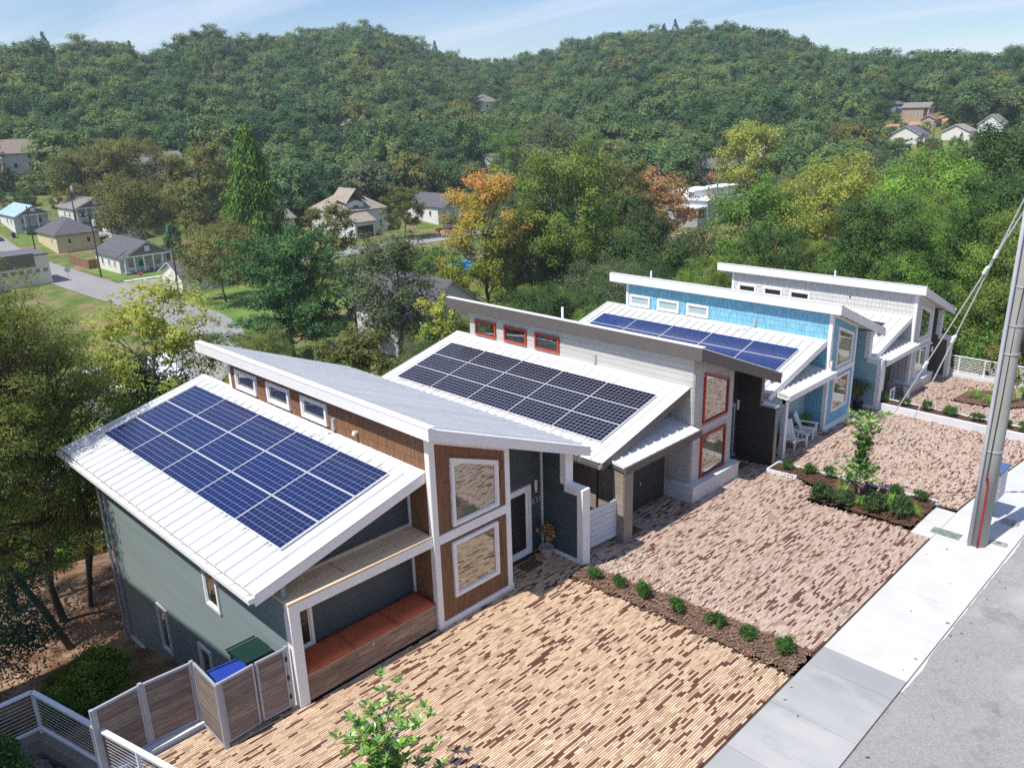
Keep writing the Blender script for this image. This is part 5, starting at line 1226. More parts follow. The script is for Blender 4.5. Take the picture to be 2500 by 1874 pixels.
far_house('house', 'small blue-grey house highest on the far hillside', 355, 124, 6.6, 6.6, 3.4, 'hip', 1.5, (.22,.25,.32), LG, [('x',2.0,0.7,0.8,0.9)], clear=9)
far_house('house', 'tan two-storey house with a gabled porch on the far hillside', 331, 107, 5.9, 7.9, 4.9, 'gy', 1.6, (.34,.28,.22), MG, [('x',2.0,2.2,0.9,0.9),('x',5.3,2.2,0.9,0.9),('y',2.0,2.2,0.9,0.9)], porch=(1.8,0,5.9,4,None), clear=7)
far_house('cottage', 'brown cottage on a bare slope on the far hillside', 316, 97, 5.9, 5.3, 2.6, 'gx', 1.3, (.45,.36,.28), (.22,.14,.10), [('x',2.0,0.7,0.8,0.8)], clear=9)
far_house('house', 'house with a broad dark blue-grey roof below the far hillside', 284, 90.5, 7.9, 9.9, 2.6, 'gx', 2.6, CR, (.13,.14,.17), [('x',2.6,0.7,0.9,0.9),('x',6.6,0.7,0.9,0.9)], clear=8)
far_house('house', 'house with a long tan roof next to the bright white house', 292, 78, 6.6, 8.6, 2.4, 'gx', 2.1, CR, (.30,.27,.24), [('x',2.6,0.7,0.9,0.9)], clear=11)
far_house('house', 'bright white steep gabled house on the far right hillside', 297, 70, 5.9, 7.3, 4.1, 'gx', 2.8, (.78,.78,.78), MG, [('x',2.0,0.7,0.8,1.1),('x',4.6,0.7,0.8,1.1),('x',3.6,3.4,0.8,0.9)], clear=11)
far_house('cottage', 'small white cottage with a brick end between two tall trees', 241, 122, 7, 8, 4, 'gx', 1.6, WH, LG, [('x',3,1.6,1,1.6),('x',5.4,1.6,1,1.6)], clear=8)
far_house('house', 'tall white house with a brown gabled roof at the foot of the hill', 57.5, 256, 9.5, 8.5, 5, 'gx', 3.4, (.68,.69,.70), (.26,.21,.18), [('y',3,.8,1.2,1.5),('y',7,.8,1.2,1.5),('y',7,3.2,1.2,1.4),('x',3,.8,1.0,1.5),('x',3,3.2,1.0,1.4)], clear=10)
far_house('house', 'white house half hidden in trees behind the street', 88, 236, 13, 10, 4, 'gx', 3, WH, MG, [('y',3,1,1.4,1.5),('y',9,1,1.4,1.5)], clear=9)
far_house('cottage', 'tiny white cottage at the edge of the hill woods', 173, 258, 7, 7, 4, 'gy', 2, WH, MG, [('y',3,1,1.2,1.4)], clear=7)
far_house('house', 'beige house with a grey roof and brick chimney behind the tall conifer', 86, 167, 9, 10, 3.4, 'gx', 2.4, (.48,.42,.34), MG, [('y',3,1,1.2,1.4)], chimney=(7,5,7.2), clear=8)
NH = far_house('house', 'white house with a dark shingle roof just behind the greige house', 47.5, 60.5, 10, 13, 4.4, 'gy', 3.6, (.62,.63,.64), (.095,.09,.10), [('x',2.5,1,1.0,1.6),('x',6,1,1.0,1.6),('y',3,1,1.0,1.6),('y',7,1,1.0,1.6)], clear=10)
m = MB(); m.prism([(1.2,4.4),(5.2,4.4),(3.2,7.0)], -2.4, 2.6, 'x'); m.prism([(1.2,-1),(5.2,-1),(5.2,4.4),(1.2,4.4)], -2.4, -.01, 'x'); m.build('cross_gable', cmat('wall', (.62,.63,.64)), NH)
m = MB()
for a in ([(.7,3.78),(3.2,7.03)], [(3.2,7.03),(5.7,3.78)]): m.prism([(a[0][0],a[0][1]),(a[1][0],a[1][1]),(a[1][0],a[1][1]+.15),(a[0][0],a[0][1]+.15)], -2.8, 2.4, 'x')
m.build('gable_roof', cmat('roof', (.095,.09,.10)), NH); window(NH, rect(2.6,3.8,1.2,2.9), -2.41, 'x', white, far_glass, .12, .08)
far_house('shed', 'low building with a pale metal roof seen through the trees at the valley road', 13.6, 64.5, 7, 8, 3.0, 'gx', 1.6, (.34,.35,.37), (.62,.65,.70), [('y',2.5,1,1.2,1.2),('x',3,1,1.2,1.2)], clear=5, cat='building')
# blue tarpaulin
m = MB(); rg = random.Random(3); n = 8
for j in range(n+1):
    for i in range(n+1): m.v.append((i*.85, j*.7, 1.6+1.3*math.sin(i/n*math.pi)*.8+rg.uniform(-.12,.12)))
for j in range(n):
    for i in range(n): m.f.append((j*(n+1)+i, j*(n+1)+i+1, (j+1)*(n+1)+i+1, (j+1)*(n+1)+i)); m.m.append(0)
tb = m.build('tarpaulin', mat('blue_tarp', (.02,.22,.52), .4, .1), None, (80.5, 89.5, terr(84, 92)), smooth=True); tag(tb, 'bright blue tarpaulin under the autumn tree', 'tarpaulin'); HOUSE_SPOTS.append((84, 92, 5))
# board fence by the bungalow
FB = wood('fence_board', (.20,.10,.055), (.30,.16,.095), 'z')
def board_fence(a, b, label):
    d = Vector((b[0]-a[0], b[1]-a[1], 0)); L = d.length; G = empty('board_fence', (a[0], a[1], terr(*a)), label, 'fence', None, math.atan2(d.y, d.x))
    n = int(L/.3)
    for i in range(n): bx('board', i*.3, i*.3+.285, -.02, .02, -.1, 1.75+.04*((i*7) % 3), FB, G)
    for zz in (.4, 1.4): bx('rail', 0, L, .02, .07, zz, zz+.1, FB, G)
board_fence((43.9,169.5), (43.9,158.6), 'brown board fence along the street beside the bungalow'); board_fence((43.9,158.4), (45.9,158.2), 'short brown board fence joining the bungalow wall')

# ------------------------------------------------------------------ vehicles
def car(name, label, x, y, rz, col, kind='car', z=None):
    G = empty(name, (x, y, (terr(x, y)+.12) if z is None else z), label, 'pickup' if kind == 'pickup' else 'car', None, rz)
    pm = mat('car_paint_'+label.split()[0], col, .3, .03, spec=.6)
    L, Wd = (5.4, 1.95) if kind == 'pickup' else (4.5, 1.8)
    if kind == 'pickup': prof = [(-2.7,.45),(2.65,.42),(2.7,.75),(2.6,.98),(1.35,1.08),(-2.68,1.08),(-2.72,.7)]
    else: prof = [(-2.2,.35),(2.2,.32),(2.25,.62),(2.1,.80),(1.0,.95),(-1.7,.98),(-2.2,.9)]
    m = MB(); n = len(prof); hw = Wd/2
    for s, w in ((-1, hw*.96), (-1, hw), (1, hw), (1, hw*.96)): pass
    m.v = [(p[0], -hw, p[1]) for p in prof]+[(p[0], hw, p[1]) for p in prof]; m.f = [tuple(range(n))[::-1], tuple(range(n, 2*n))]+[(i, (i+1) % n, n+(i+1) % n, n+i) for i in range(n)]; m.m = [0]*len(m.f)
    m.build('body', pm, G)
    cb_ = [(-.55,1.07),(1.35,1.07),(.75,1.72),(-.45,1.75)] if kind == 'pickup' else [(-1.75,.95),(1.05,.94),(.35,1.42),(-1.15,1.44)]
    m = MB(); n = 4; m.v = [(p[0], -hw*(.95 if i < 2 else .78), p[1]) for i, p in enumerate(cb_)]+[(p[0], hw*(.95 if i < 2 else .78), p[1]) for i, p in enumerate(cb_)]
    m.f = [(3,2,1,0),(4,5,6,7),(0,1,5,4),(1,2,6,5),(2,3,7,6),(3,0,4,7)]; m.m = [1,1,0,1,0,1]; m.build('cabin', [pm, far_glass], G)
    if kind == 'pickup': bx('load_bed', -2.6, -.65, -.82, .82, 1.082, 1.09, black_m, G)
    for a in (-1.45 if kind != 'pickup' else -1.7, 1.4 if kind != 'pickup' else 1.75):
        for s in (-1, 1):
            w = MB(); w.tube([(a, s*(hw-.2), .34), (a, s*(hw+.01), .34)], .34, 14); wo = w.build('wheel', black_m, G)
            w = MB(); w.tube([(a, s*(hw+.0), .34), (a, s*(hw+.025), .34)], .19, 10); w.build('rim', alu, wo)
    for s in (-1, 1):
        bx('headlight', L/2-.17, L/2-.02 if kind == 'pickup' else L/2-.05, s*hw*.7-.15, s*hw*.7+.15, .62, .78, white, G)
        bx('tail_light', -L/2-.0, -L/2+.1, s*hw*.8-.1, s*hw*.8+.1, .7, .92, cmat('paint', (.4,.02,.02)), G)
    HOUSE_SPOTS.append((x, y, 5))
car('pickup_truck', 'red pickup truck parked below the white house', 118, 137.2, R(-12), (.42,.01,.02), 'pickup')
car('parked_car', 'dark blue car parked near the red pickup', 113.5, 131.8, R(-40), (.03,.09,.22))
car('parked_car', 'silver car at the kerb of the far street', 39.6, 204, R(80), (.45,.48,.52))
car('parked_car', 'white car parked beside the yellow house', 58, 192, R(30), (.7,.7,.7))
car('parked_car', 'grey car parked behind the bungalow', 52.5, 172, R(10), (.28,.3,.32))
bin2 = empty('wheelie_bin', (43.2, 203.5, terr(43.2, 203.5)), 'blue bin on the lawn of the blue roofed house', 'bin')
m = MB(); m.v = [(-.3,-.3,.05),(.3,-.3,.05),(.3,.3,.05),(-.3,.3,.05),(-.38,-.4,1.2),(.38,-.4,1.2),(.38,.4,1.2),(-.38,.4,1.2)]; m.f = [(0,1,5,4),(1,2,6,5),(2,3,7,6),(3,0,4,7)]; m.m = [0]*4
m.build('body', nb, bin2); bx('lid', -.4, .4, -.42, .42, 1.2, 1.28, nb, bin2)

# ------------------------------------------------------------------ poles, wires and signs in the valley
pole_wood = mat('pole_wood', (.085,.062,.047), .9, .2, scale=4, stretch=(1,1,.2))
def wpole(x, y, h, label, arm=None, trans=False, lamp=None, rz=0, box=None):
    z = terr(x, y); G = empty('utility_pole', (x, y, z), label, 'pole', 'wooden poles in the valley', rz)
    m = MB(); m.tube([(0,0,-.5),(0,0,h)], [.17,.12], 8); m.build('shaft', pole_wood, G)
    if arm:
        bx('crossarm', -arm, arm, -.07, .07, h-.9, h-.74, pole_wood, G)
        for i in (-1, -.5, .5, 1):
            q = MB(); q.tube([(arm*i*.92,0,h-.74),(arm*i*.92,0,h-.52)], .05, 6); q.build('insulator', white, G)
    if trans:
        q = MB(); q.tube([(.38,-.2,h-2.9),(.38,-.2,h-2.8),(.38,-.2,h-1.8),(.38,-.2,h-1.7)], [.25,.32,.32,.22], 12); q.build('transformer', mat('transformer_grey', (.55,.57,.6), .5, .05), G)
    if lamp:
        q = MB(); q.tube([(0,0,h-1.2),(lamp*.5,-.1,h-.7),(lamp,-.2,h-.6)], .04, 6); q.build('lamp_arm', trim_metal, G); bx('lamp_head', min(lamp, lamp*1.3), max(lamp, lamp*1.3), -.34, -.06, h-.68, h-.52, white, G)
    if box: bx('control_box', -.3, .3, -.3, .3, h-.2, h+.8, cmat('paint', (.06,.14,.12)), G)
    HOUSE_SPOTS.append((x, y, 2.2)); return (x, y, z+h-.6)
T1 = wpole(41.6, 183, 11, 'leaning dark pole beside the upper street', lamp=2.0)
T2 = wpole(42.0, 147, 12.2, 'pole with a crossarm and transformer at the crossing', arm=1.6, trans=True)
T3 = wpole(42.4, 114.5, 11, 'pole with a green box on top at the side street', box=True)
T4 = wpole(56.5, 201.5, 12, 'pole with a transformer beside the cream porch house', trans=True, lamp=-1)
T5 = wpole(44.5, 69, 9.5, 'pole with a wide pale crossarm behind the white roofed row', arm=1.9, rz=R(20))
T6 = wpole(206, 111, 11.5, 'pole with a crossarm between the two brick houses', arm=1.6, lamp=-3, rz=R(-50))
T7 = wpole(262, 79, 12, 'tall pole on the right below the hillside houses', arm=1.2, rz=R(-60))
T8 = wpole(252, 78.5, 10, 'pole with a white transformer on the right below the hillside', trans=True, arm=1.4, rz=R(-60))
T9 = wpole(196, 112, 9, 'short pole left of the brick houses', arm=1.2, rz=R(-50))
def wire(a, b, sag, label, n=2, off=.7):
    G = empty('power_line', (0, 0, 0), label, 'power line', 'power lines over the valley')
    for k in range(n):
        s = (k-(n-1)/2)*off; m = MB()
        m.tube([(a[0]+(b[0]-a[0])*t+s*.3, a[1]+(b[1]-a[1])*t, a[2]+(b[2]-a[2])*t-sag*4*t*(1-t)+s*.5) for t in [i/10 for i in range(11)]], .022, 4, cap=False); m.build('wire', black_m, G)
wire(T1, T2, 1.0, 'power lines from the leaning pole to the transformer pole'); wire(T2, T3, 1.0, 'power lines along the street to the green box pole')
wire(T3, T5, 1.6, 'power lines from the green box pole past the big pine'); wire(T8, T7, .4, 'power lines on the right below the hillside houses', 3); wire(T4, T1, .8, 'power lines behind the yellow house')
SG = empty('stop_sign', (42.6, 129.5, terr(42.6, 129.5)), 'red octagonal stop sign at the crossing', 'sign', None, R(-20))
m = MB(); m.tube([(0,0,0),(0,0,2.9)], .04, 6); m.build('post', trim_metal, SG)
m = MB(); oc = [(.42*math.cos(R(22.5+45*i)), 2.6+.42*math.sin(R(22.5+45*i))) for i in range(8)]; m.prism(oc, -.06, -.045, 'y'); m.build('plate', cmat('paint', (.45,.02,.03)), SG)
text3d('lettering', 'STOP', .3, white, SG, (0, -.065, 2.5), (R(90), 0, 0), .002)
RS = empty('round_sign', (36.0, 145.3, terr(36, 145.3)), 'round grey sign back beside the shop', 'sign')
m = MB(); m.tube([(0,0,0),(0,0,2.6)], .04, 6); m.build('post', trim_metal, RS); m = MB(); m.tube([(0,-.06,2.5),(0,-.04,2.5)], .5, 20); m.build('plate', trim_metal, RS)
# lawns and bare banks
lawn_m = mat('lawn', (.085,.165,.03), .95, col2=(.165,.23,.055), scale=.5, bump=.4, bscale=12, detail=8)
clay_m = mat('clay_bank', (.42,.25,.15), .95, .2, scale=.4, detail=7)
def patch_ground(name, x0, x1, y0, y1, m, label, lift=.06, n=8):
    mb = MB()
    for j in range(n+1):
        for i in range(n+1):
            x = x0+(x1-x0)*i/n; y = y0+(y1-y0)*j/n; mb.v.append((x, y, terr(x, y)+lift))
    for j in range(n):
        for i in range(n): mb.f.append((j*(n+1)+i, j*(n+1)+i+1, (j+1)*(n+1)+i+1, (j+1)*(n+1)+i)); mb.m.append(0)
    tag(mb.build(name, m, smooth=True), label, kind='structure')
patch_ground('lawn', 42.5, 57, 139.6, 158, lawn_m, 'green lawn round the grey bungalow')
patch_ground('lawn', 42.5, 56, 118, 127.3, lawn_m, 'green lawn on the near side of the side street')
patch_ground('lawn', 41.5, 62, 88, 117, lawn_m, 'green bank beside the valley street', .05)
patch_ground('lawn', 120, 134, 138, 146.5, lawn_m, 'green lawn in front of the white house with the pickup')
patch_ground('lawn', 42.5, 57, 196, 205, lawn_m, 'green lawn in front of the blue roofed house')
patch_ground('bare_bank', 322, 345, 92, 118, clay_m, 'bare orange bank among the hillside houses', .1)
patch_ground('bare_bank', 78, 100, 248, 262, clay_m, 'bare orange bank at the foot of the hill', .1)
patch_ground('bare_bank', 118, 150, 70, 92, clay_m, 'bare orange yard in front of the modern building', .07)
# ------------------------------------------------------------------ vegetation
def np_mesh(name, V, F, mats, lv=None, smooth=False):
    """V (n,3), F (m,4) quads"""
    me = bpy.data.meshes.new(name); n, m = len(V), len(F)
    me.vertices.add(n); me.vertices.foreach_set('co', np.asarray(V, dtype=np.float32).ravel())
    me.loops.add(m*4); me.loops.foreach_set('vertex_index', np.asarray(F, dtype=np.int32).ravel())
    me.polygons.add(m); me.polygons.foreach_set('loop_start', np.arange(0, m*4, 4, dtype=np.int32))
    try: me.polygons.foreach_set('loop_total', np.full(m, 4, dtype=np.int32))
    except Exception: pass
    if smooth: me.polygons.foreach_set('use_smooth', np.ones(m, dtype=bool))
    for x in (mats if isinstance(mats, (list, tuple)) else [mats]): me.materials.append(x)
    if lv is not None:
        a = me.attributes.new('lv', 'FLOAT', 'FACE'); a.data.foreach_set('value', np.asarray(lv, dtype=np.float32))
    me.update(calc_edges=True); me.validate(); return me

def leaf_quads(P, N, size, rng, aspect=.55, dirs=None):
    """one rhombic leaf per point P with normal N"""
    n = len(P); N = N/np.maximum(1e-6, np.linalg.norm(N, axis=1, keepdims=True))
    a = rng.normal(size=(n, 3)) if dirs is None else dirs+rng.normal(size=(n, 3))*.25
    t = a-N*(a*N).sum(1, keepdims=True); t /= np.maximum(1e-6, np.linalg.norm(t, axis=1, keepdims=True)); b = np.cross(N, t)
    s = (size*rng.uniform(.6, 1.35, n))[:, None]; bend = N*s*rng.uniform(-.25, .25, n)[:, None]
    V = np.stack([P-t*s, P+b*s*aspect+bend, P+t*s, P-b*s*aspect+bend], 1).reshape(-1, 3)
    return V, np.arange(n*4).reshape(-1, 4)

def clump_leaves(C, Rc, per, leaf, rng, flat=.75, up=.45, out=.6, aspect=.55, val=None, shell=.5, dirs=None, cen=None):
    """scatter leaves through each clump's volume, denser towards its outside"""
    n = len(C); tot = np.maximum(1, per.astype(int)) if isinstance(per, np.ndarray) else np.full(n, int(per)); idx = np.repeat(np.arange(n), tot); m = len(idx)
    d = rng.normal(size=(m, 3)); d /= np.linalg.norm(d, axis=1, keepdims=True)
    r = rng.uniform(0, 1, m)**shell
    off = d*(r*Rc[idx])[:, None]; off[:, 2] *= flat
    P = C[idx]+off; N = d*out+np.array([0, 0, up])+rng.normal(size=(m, 3))*.42
    if cen is not None:
        q = P-cen; N += (.75 if leaf < .3 else 1.5)*q/np.maximum(1e-6, np.linalg.norm(q, axis=1, keepdims=True))
    cv = rng.uniform(0, 1, n) if val is None else val
    lv = np.clip(cv[idx]*.6+rng.uniform(0, 1, m)*.4, 0, 1)
    V, F = leaf_quads(P, N, np.full(m, leaf), rng, aspect, None if dirs is None else dirs[idx])
    return V, F, lv

class Wood:
    def __init__(s): s.mb = MB()
    def limb(s, a, b, r0, r1, rng, bend=.08, seg=4, n=6):
        a = np.asarray(a, float); b = np.asarray(b, float); L = np.linalg.norm(b-a); pts = []
        o = rng.normal(size=3)*L*bend
        for i in range(seg+1):
            t = i/seg; pts.append(tuple(a+(b-a)*t+o*math.sin(t*math.pi)+rng.normal(size=3)*L*.012*(0 if i in (0, seg) else 1)))
        s.mb.tube(pts, [r0+(r1-r0)*i/seg for i in range(seg+1)], n); return pts

def build_tree(kind, seed, H, Rr, nleaf, leaf, lm, bm=None, **k):
    leaf *= 1.2
    """meshes for (trunk with limbs, crown) of a tree of height H and crown radius Rr"""
    rng = np.random.default_rng(seed); w = Wood(); C = []; bm = bm or bark; tr = k.get('tr', H*.014)
    lean = rng.normal(size=2)*k.get('lean', .02)*H; val = None; zfac = k.get('flat', .75); rc0 = k.get('rc', .24)
    if kind in ('broad', 'feather'):
        c0 = k.get('c0', .60); cz = k.get('cz', .40); low = k.get('low', .28)
        top = np.array([lean[0], lean[1], H*.9]); tk = w.limb((0, 0, -.4), top, tr, tr*.25, rng, .03, 7, 8)
        nl = k.get('limbs', 13); lob = rng.uniform(.72, 1.18, 9)
        def env(az, el):
            q = lob[int(az/(2*math.pi)*9) % 9]; return np.array([math.cos(az)*math.cos(el)*Rr*q, math.sin(az)*math.cos(el)*Rr*q, H*c0+math.sin(el)*H*cz])
        for i in range(nl):
            az = i*2.39996+rng.uniform(-.3, .3); el = -.75+1.9*(i+.5)/nl+rng.uniform(-.15, .15); e = env(az, el)*np.array([1, 1, 1])
            hz = low*H+(.85-low)*H*(i+.2)/nl*.9; t = hz/(H*.9); s = np.array([lean[0]*t, lean[1]*t, min(hz, max(e[2]-.12*H, low*H*.7))])
            pts = w.limb(s, e*.88+s*.12, tr*.42*(1-.5*t), tr*.08, rng, .09, 5, 5); C.append(e*.93+s*.07)
            for j in range(k.get('subs', 5)):
                p = np.array(pts[2+int(rng.integers(0, 3))]); e2 = e+rng.normal(size=3)*np.array([Rr*.36, Rr*.36, H*.10])
                v = (e2-np.array([0, 0, H*c0]))/np.array([Rr*1.1, Rr*1.1, H*cz*1.1]); nn = np.linalg.norm(v)
                if nn > 1: e2 = np.array([0, 0, H*c0])+v/nn*np.array([Rr*1.1, Rr*1.1, H*cz*1.1])
                w.limb(p, e2, tr*.13, tr*.03, rng, .1, 3, 4); C.append(e2); C.append(p+(e2-p)*.6)
        C.append(top*np.array([1, 1, 1.0])); C = np.array(C); n = len(C); Rc = Rr*rc0*rng.uniform(.65, 1.35, n)
        per = nleaf/n*(Rc/Rc.mean())**2
        if k.get('autumn'):
            val = np.clip((C[:, 2]/H-.35)*1.3+rng.uniform(-.25, .3, n), 0, 1)
        V, F, lv = clump_leaves(C, Rc, per, leaf, rng, zfac, k.get('up', .45), .55, k.get('aspect', .55), val, .55, None, np.array([0, 0, H*c0*.85]))
    elif kind == 'cone':
        w.limb((0, 0, -.4), (lean[0]*.3, lean[1]*.3, H*.97), tr, tr*.12, rng, .01, 6, 8); D = []
        for i in range(k.get('n', 190)):
            t = (i+.5)/k.get('n', 190); hz = H*(.07+.91*t); rr = Rr*(1-t)**.72*rng.uniform(.55, 1.06)*(1+.16*math.sin(hz*1.3)); az = i*2.39996+rng.uniform(-.4, .4)
            e = np.array([math.cos(az)*rr, math.sin(az)*rr, hz-rr*.10]); C.append(e); D.append([math.cos(az)*.25, math.sin(az)*.25, -1])
            if i % 3 == 0: w.limb((0, 0, hz+rr*.1), e, tr*.16, tr*.03, rng, .05, 3, 4)
        C = np.array(C); Rc = Rr*.30*rng.uniform(.6, 1.25, len(C))*(.5+.6*(1-C[:, 2]/H))
        V, F, lv = clump_leaves(C, Rc, nleaf/len(C)*(Rc/Rc.mean())**1.6, leaf, rng, 1.25, .1, .8, .34, None, .5, np.array(D))
    elif kind == 'pine':
        w.limb((0, 0, -.4), (lean[0], lean[1], H*.86), tr, tr*.3, rng, .02, 7, 8); D = []
        nb_ = k.get('n', 26)
        for i in range(nb_):
            t = (i+.5)/nb_; hz = H*(.16+.68*t); az = i*2.39996+rng.uniform(-.35, .35); L = Rr*(.95-.45*t**1.5)*rng.uniform(.65, 1.15); rise = rng.uniform(.02, .22)+.75*t**2
            s = np.array([lean[0]*t, lean[1]*t, hz]); e = s+np.array([math.cos(az)*L, math.sin(az)*L, L*rise]); pts = w.limb(s, e, tr*.32*(1.1-t), tr*.05, rng, .07, 5, 5)
            for q in np.linspace(.34, 1.0, 7):
                p = s+(e-s)*q
                for _ in range(3):
                    o = rng.normal(size=3)*np.array([1, 1, .25])*Rr*.12; C.append(p+o); D.append([math.cos(az)*.7+o[0], math.sin(az)*.7+o[1], .75])
        C = np.array(C); Rc = Rr*.115*rng.uniform(.7, 1.35, len(C))
        V, F, lv = clump_leaves(C, Rc, nleaf/len(C), leaf, rng, .55, .5, .45, .30, None, .6, np.array(D))
    elif kind == 'bare':
        w.limb((0, 0, -.4), (lean[0], lean[1], H*.7), tr, tr*.4, rng, .04, 5, 6)
        for i in range(10):
            az = i*2.39996; t = .3+.06*i; s = np.array([lean[0]*t, lean[1]*t, H*.7*min(1, t+.08)]); e = s+np.array([math.cos(az)*Rr*.8, math.sin(az)*Rr*.8, H*.38*rng.uniform(.6, 1.1)]); p = w.limb(s, e, tr*.35, tr*.07, rng, .1, 4, 5)
            for j in range(5):
                q = np.array(p[1+int(rng.integers(0, 4))]); w.limb(q, q+rng.normal(size=3)*np.array([Rr*.3, Rr*.3, H*.05])+np.array([0, 0, H*.12]), tr*.12, tr*.02, rng, .1, 3, 4)
        V = np.zeros((0, 3)); F = np.zeros((0, 4), int); lv = []
    if k.get('join'):
        qf = [f for f in w.mb.f if len(f) == 4]; nv = len(w.mb.v); VV = np.concatenate([np.array(w.mb.v), V]); FF = np.concatenate([np.array(qf), F+nv])
        me = np_mesh('tree', VV, FF, [bm, lm], np.concatenate([np.zeros(len(qf)), lv])); me.polygons.foreach_set('material_index', np.concatenate([np.zeros(len(qf), np.int32), np.ones(len(F), np.int32)])); return None, me
    wm = w.mb.mesh('trunk', bm); wm.polygons.foreach_set('use_smooth', [True]*len(wm.polygons))
    return wm, (np_mesh('crown', V, F, lm, lv) if len(V) else None)

def put_tree(meshes, name, x, y, label, rz=0, s=1, z=None, group=None, sz=None, tilt=(0, 0)):
    z = terr(x, y) if z is None else z
    G = empty(name, (x, y, z), label, 'tree', group, rz); G.scale = (s, s, sz or s); G.rotation_euler = (tilt[0], tilt[1], rz)
    o = bpy.data.objects.new('trunk', meshes[0]); link(o, G)
    if meshes[1]: c = bpy.data.objects.new('crown', meshes[1]); link(c, G)
    return G

G_dark = leafmat('leaf_dark', [(.018,.036,.016),(.034,.062,.024),(.062,.098,.034)], hue=.25)
G_mid = leafmat('leaf_mid', [(.032,.066,.018),(.062,.115,.026),(.115,.175,.045)], hue=.2)
G_bright = leafmat('leaf_bright', [(.05,.10,.02),(.09,.165,.03),(.16,.25,.05)], hue=.2)
G_olive = leafmat('leaf_olive', [(.045,.052,.018),(.082,.088,.028),(.14,.138,.05)], hue=.2)
G_fine = leafmat('leaf_fine', [(.048,.070,.018),(.092,.115,.032),(.165,.170,.058)], hue=.15, trans=.5)
G_tall = leafmat('leaf_tall', [(.042,.072,.018),(.080,.118,.028),(.15,.175,.045)], hue=.1)
G_grey = leafmat('leaf_greygreen', [(.030,.045,.022),(.058,.076,.040),(.11,.125,.072)], hue=.1)
G_yel = leafmat('leaf_yellow', [(.07,.10,.02),(.14,.165,.036),(.25,.245,.06)], hue=.1)
G_aut = leafmat('leaf_autumn', [(.06,.10,.02),(.14,.16,.03),(.26,.18,.045),(.33,.13,.05)], hue=.0)
G_brn = leafmat('leaf_russet', [(.09,.065,.03),(.20,.13,.06),(.33,.21,.11)], hue=.1)
G_pine = leafmat('needle_pine', [(.016,.040,.016),(.038,.082,.030),(.085,.140,.048)], trans=.15, hue=.1)
G_fir = leafmat('needle_fir', [(.030,.062,.014),(.062,.112,.022),(.125,.175,.04)], trans=.2, hue=.1)
G_mag = leafmat('leaf_magnolia', [(.022,.055,.012),(.050,.125,.018),(.14,.23,.03)], trans=.3, gloss=.08)
G_box = leafmat('leaf_boxwood', [(.014,.038,.012),(.030,.072,.018),(.065,.125,.030)], hue=.1)
G_yshrub = leafmat('leaf_shrub', [(.030,.065,.014),(.065,.115,.02),(.16,.19,.035)])
G_forest = leafmat('leaf_forest', [(.020,.043,.021),(.035,.066,.029),(.055,.091,.036),(.092,.117,.042)], hue=.9, trans=.4, gain=2.5)
G_f2 = leafmat('leaf_forest_warm', [(.034,.060,.024),(.060,.092,.034),(.105,.135,.050)], hue=.6, trans=.35)

# left foreground, beside the side wall
fe1 = build_tree('feather', 5, 11.6, 2.5, 27000, .052, G_fine, bark, limbs=22, subs=7, low=.24, c0=.58, cz=.42, rc=.21, flat=.40, up=.7, aspect=.36, tr=.16)
fe2 = build_tree('feather', 6, 11.6, 2.6, 27000, .052, G_fine, bark, limbs=22, subs=7, low=.26, c0=.58, cz=.42, rc=.21, flat=.40, up=.7, aspect=.36, tr=.14)
put_tree(fe2, 'feathery_tree', -5.25, 11.5, 'feathery green tree with forked trunk left of the brown house', 0, .78, sz=1.0, tilt=(-.13,-.15))
put_tree(fe1, 'feathery_tree', -4.9, 13.2, 'olive feathery tree close behind the forked one', 1.2, .80, sz=1.0, tilt=(0,-.10))
put_tree(fe2, 'feathery_tree', -4.0, 13.6, 'slim feathery tree nearest the side wall of the brown house', 2.2, .62, sz=.84, tilt=(0,-.05))
put_tree(fe1, 'feathery_tree', -5.8, 15.6, 'tall feathery tree at the left edge of the picture', 3.3, .95, sz=1.08)
put_tree(fe2, 'feathery_tree', -3.4, 15.6, 'feathery tree rising behind the eave of the brown house', 4.1, .72, sz=.88)
bl1 = build_tree('broad', 9, 10.4, 2.3, 9000, .085, G_yel, bark_pale, limbs=14, subs=5, low=.35, c0=.72, cz=.28, rc=.22, autumn=True, aspect=.36)
put_tree(bl1, 'broadleaf_tree', 1.1, 17.4, 'yellow-green topped tree behind the brown house roof', .5)
bl2 = build_tree('broad', 10, 9, 2.5, 12000, .085, G_dark, bark_pale, limbs=14, subs=6, c0=.58, rc=.26, aspect=.42)
put_tree(bl2, 'broadleaf_tree', .2, 17.8, 'dark broadleaf tree under the yellow-green one', 1.5, .88)
put_tree(fe2, 'feathery_tree', -8.5, 26, 'olive tree beyond the left foreground trees', .3, .9); put_tree(fe1, 'feathery_tree', -4, 29, 'pale feathery tree beside the valley road', 1.9, .9)
# valley: trees one can tell apart
con = build_tree('cone', 21, 26, 6.6, 22000, .30, G_fir, bark, n=260); put_tree(con, 'conifer', 61.2, 122.8, 'tall pointed light green conifer in the valley')
pin = build_tree('pine', 22, 14.5, 8.0, 42000, .17, G_pine, bark, n=30, tr=.28); put_tree(pin, 'pine_tree', 35.3, 68.5, 'spreading blue-green pine in the middle of the valley', .6)
ol = build_tree('broad', 23, 15.3, 4.6, 17000, .13, G_grey, bark, limbs=16, subs=6, c0=.58, cz=.42); put_tree(ol, 'oak_tree', 41.7, 57.3, 'grey-green oak right of the spreading pine', .2)
au = build_tree('broad', 24, 19.8, 5.6, 19000, .135, G_aut, bark, limbs=18, subs=6, low=.15, c0=.54, cz=.46, autumn=True, rc=.19); put_tree(au, 'maple_tree', 62.5, 64.6, 'orange and yellow autumn tree in the middle of the valley')
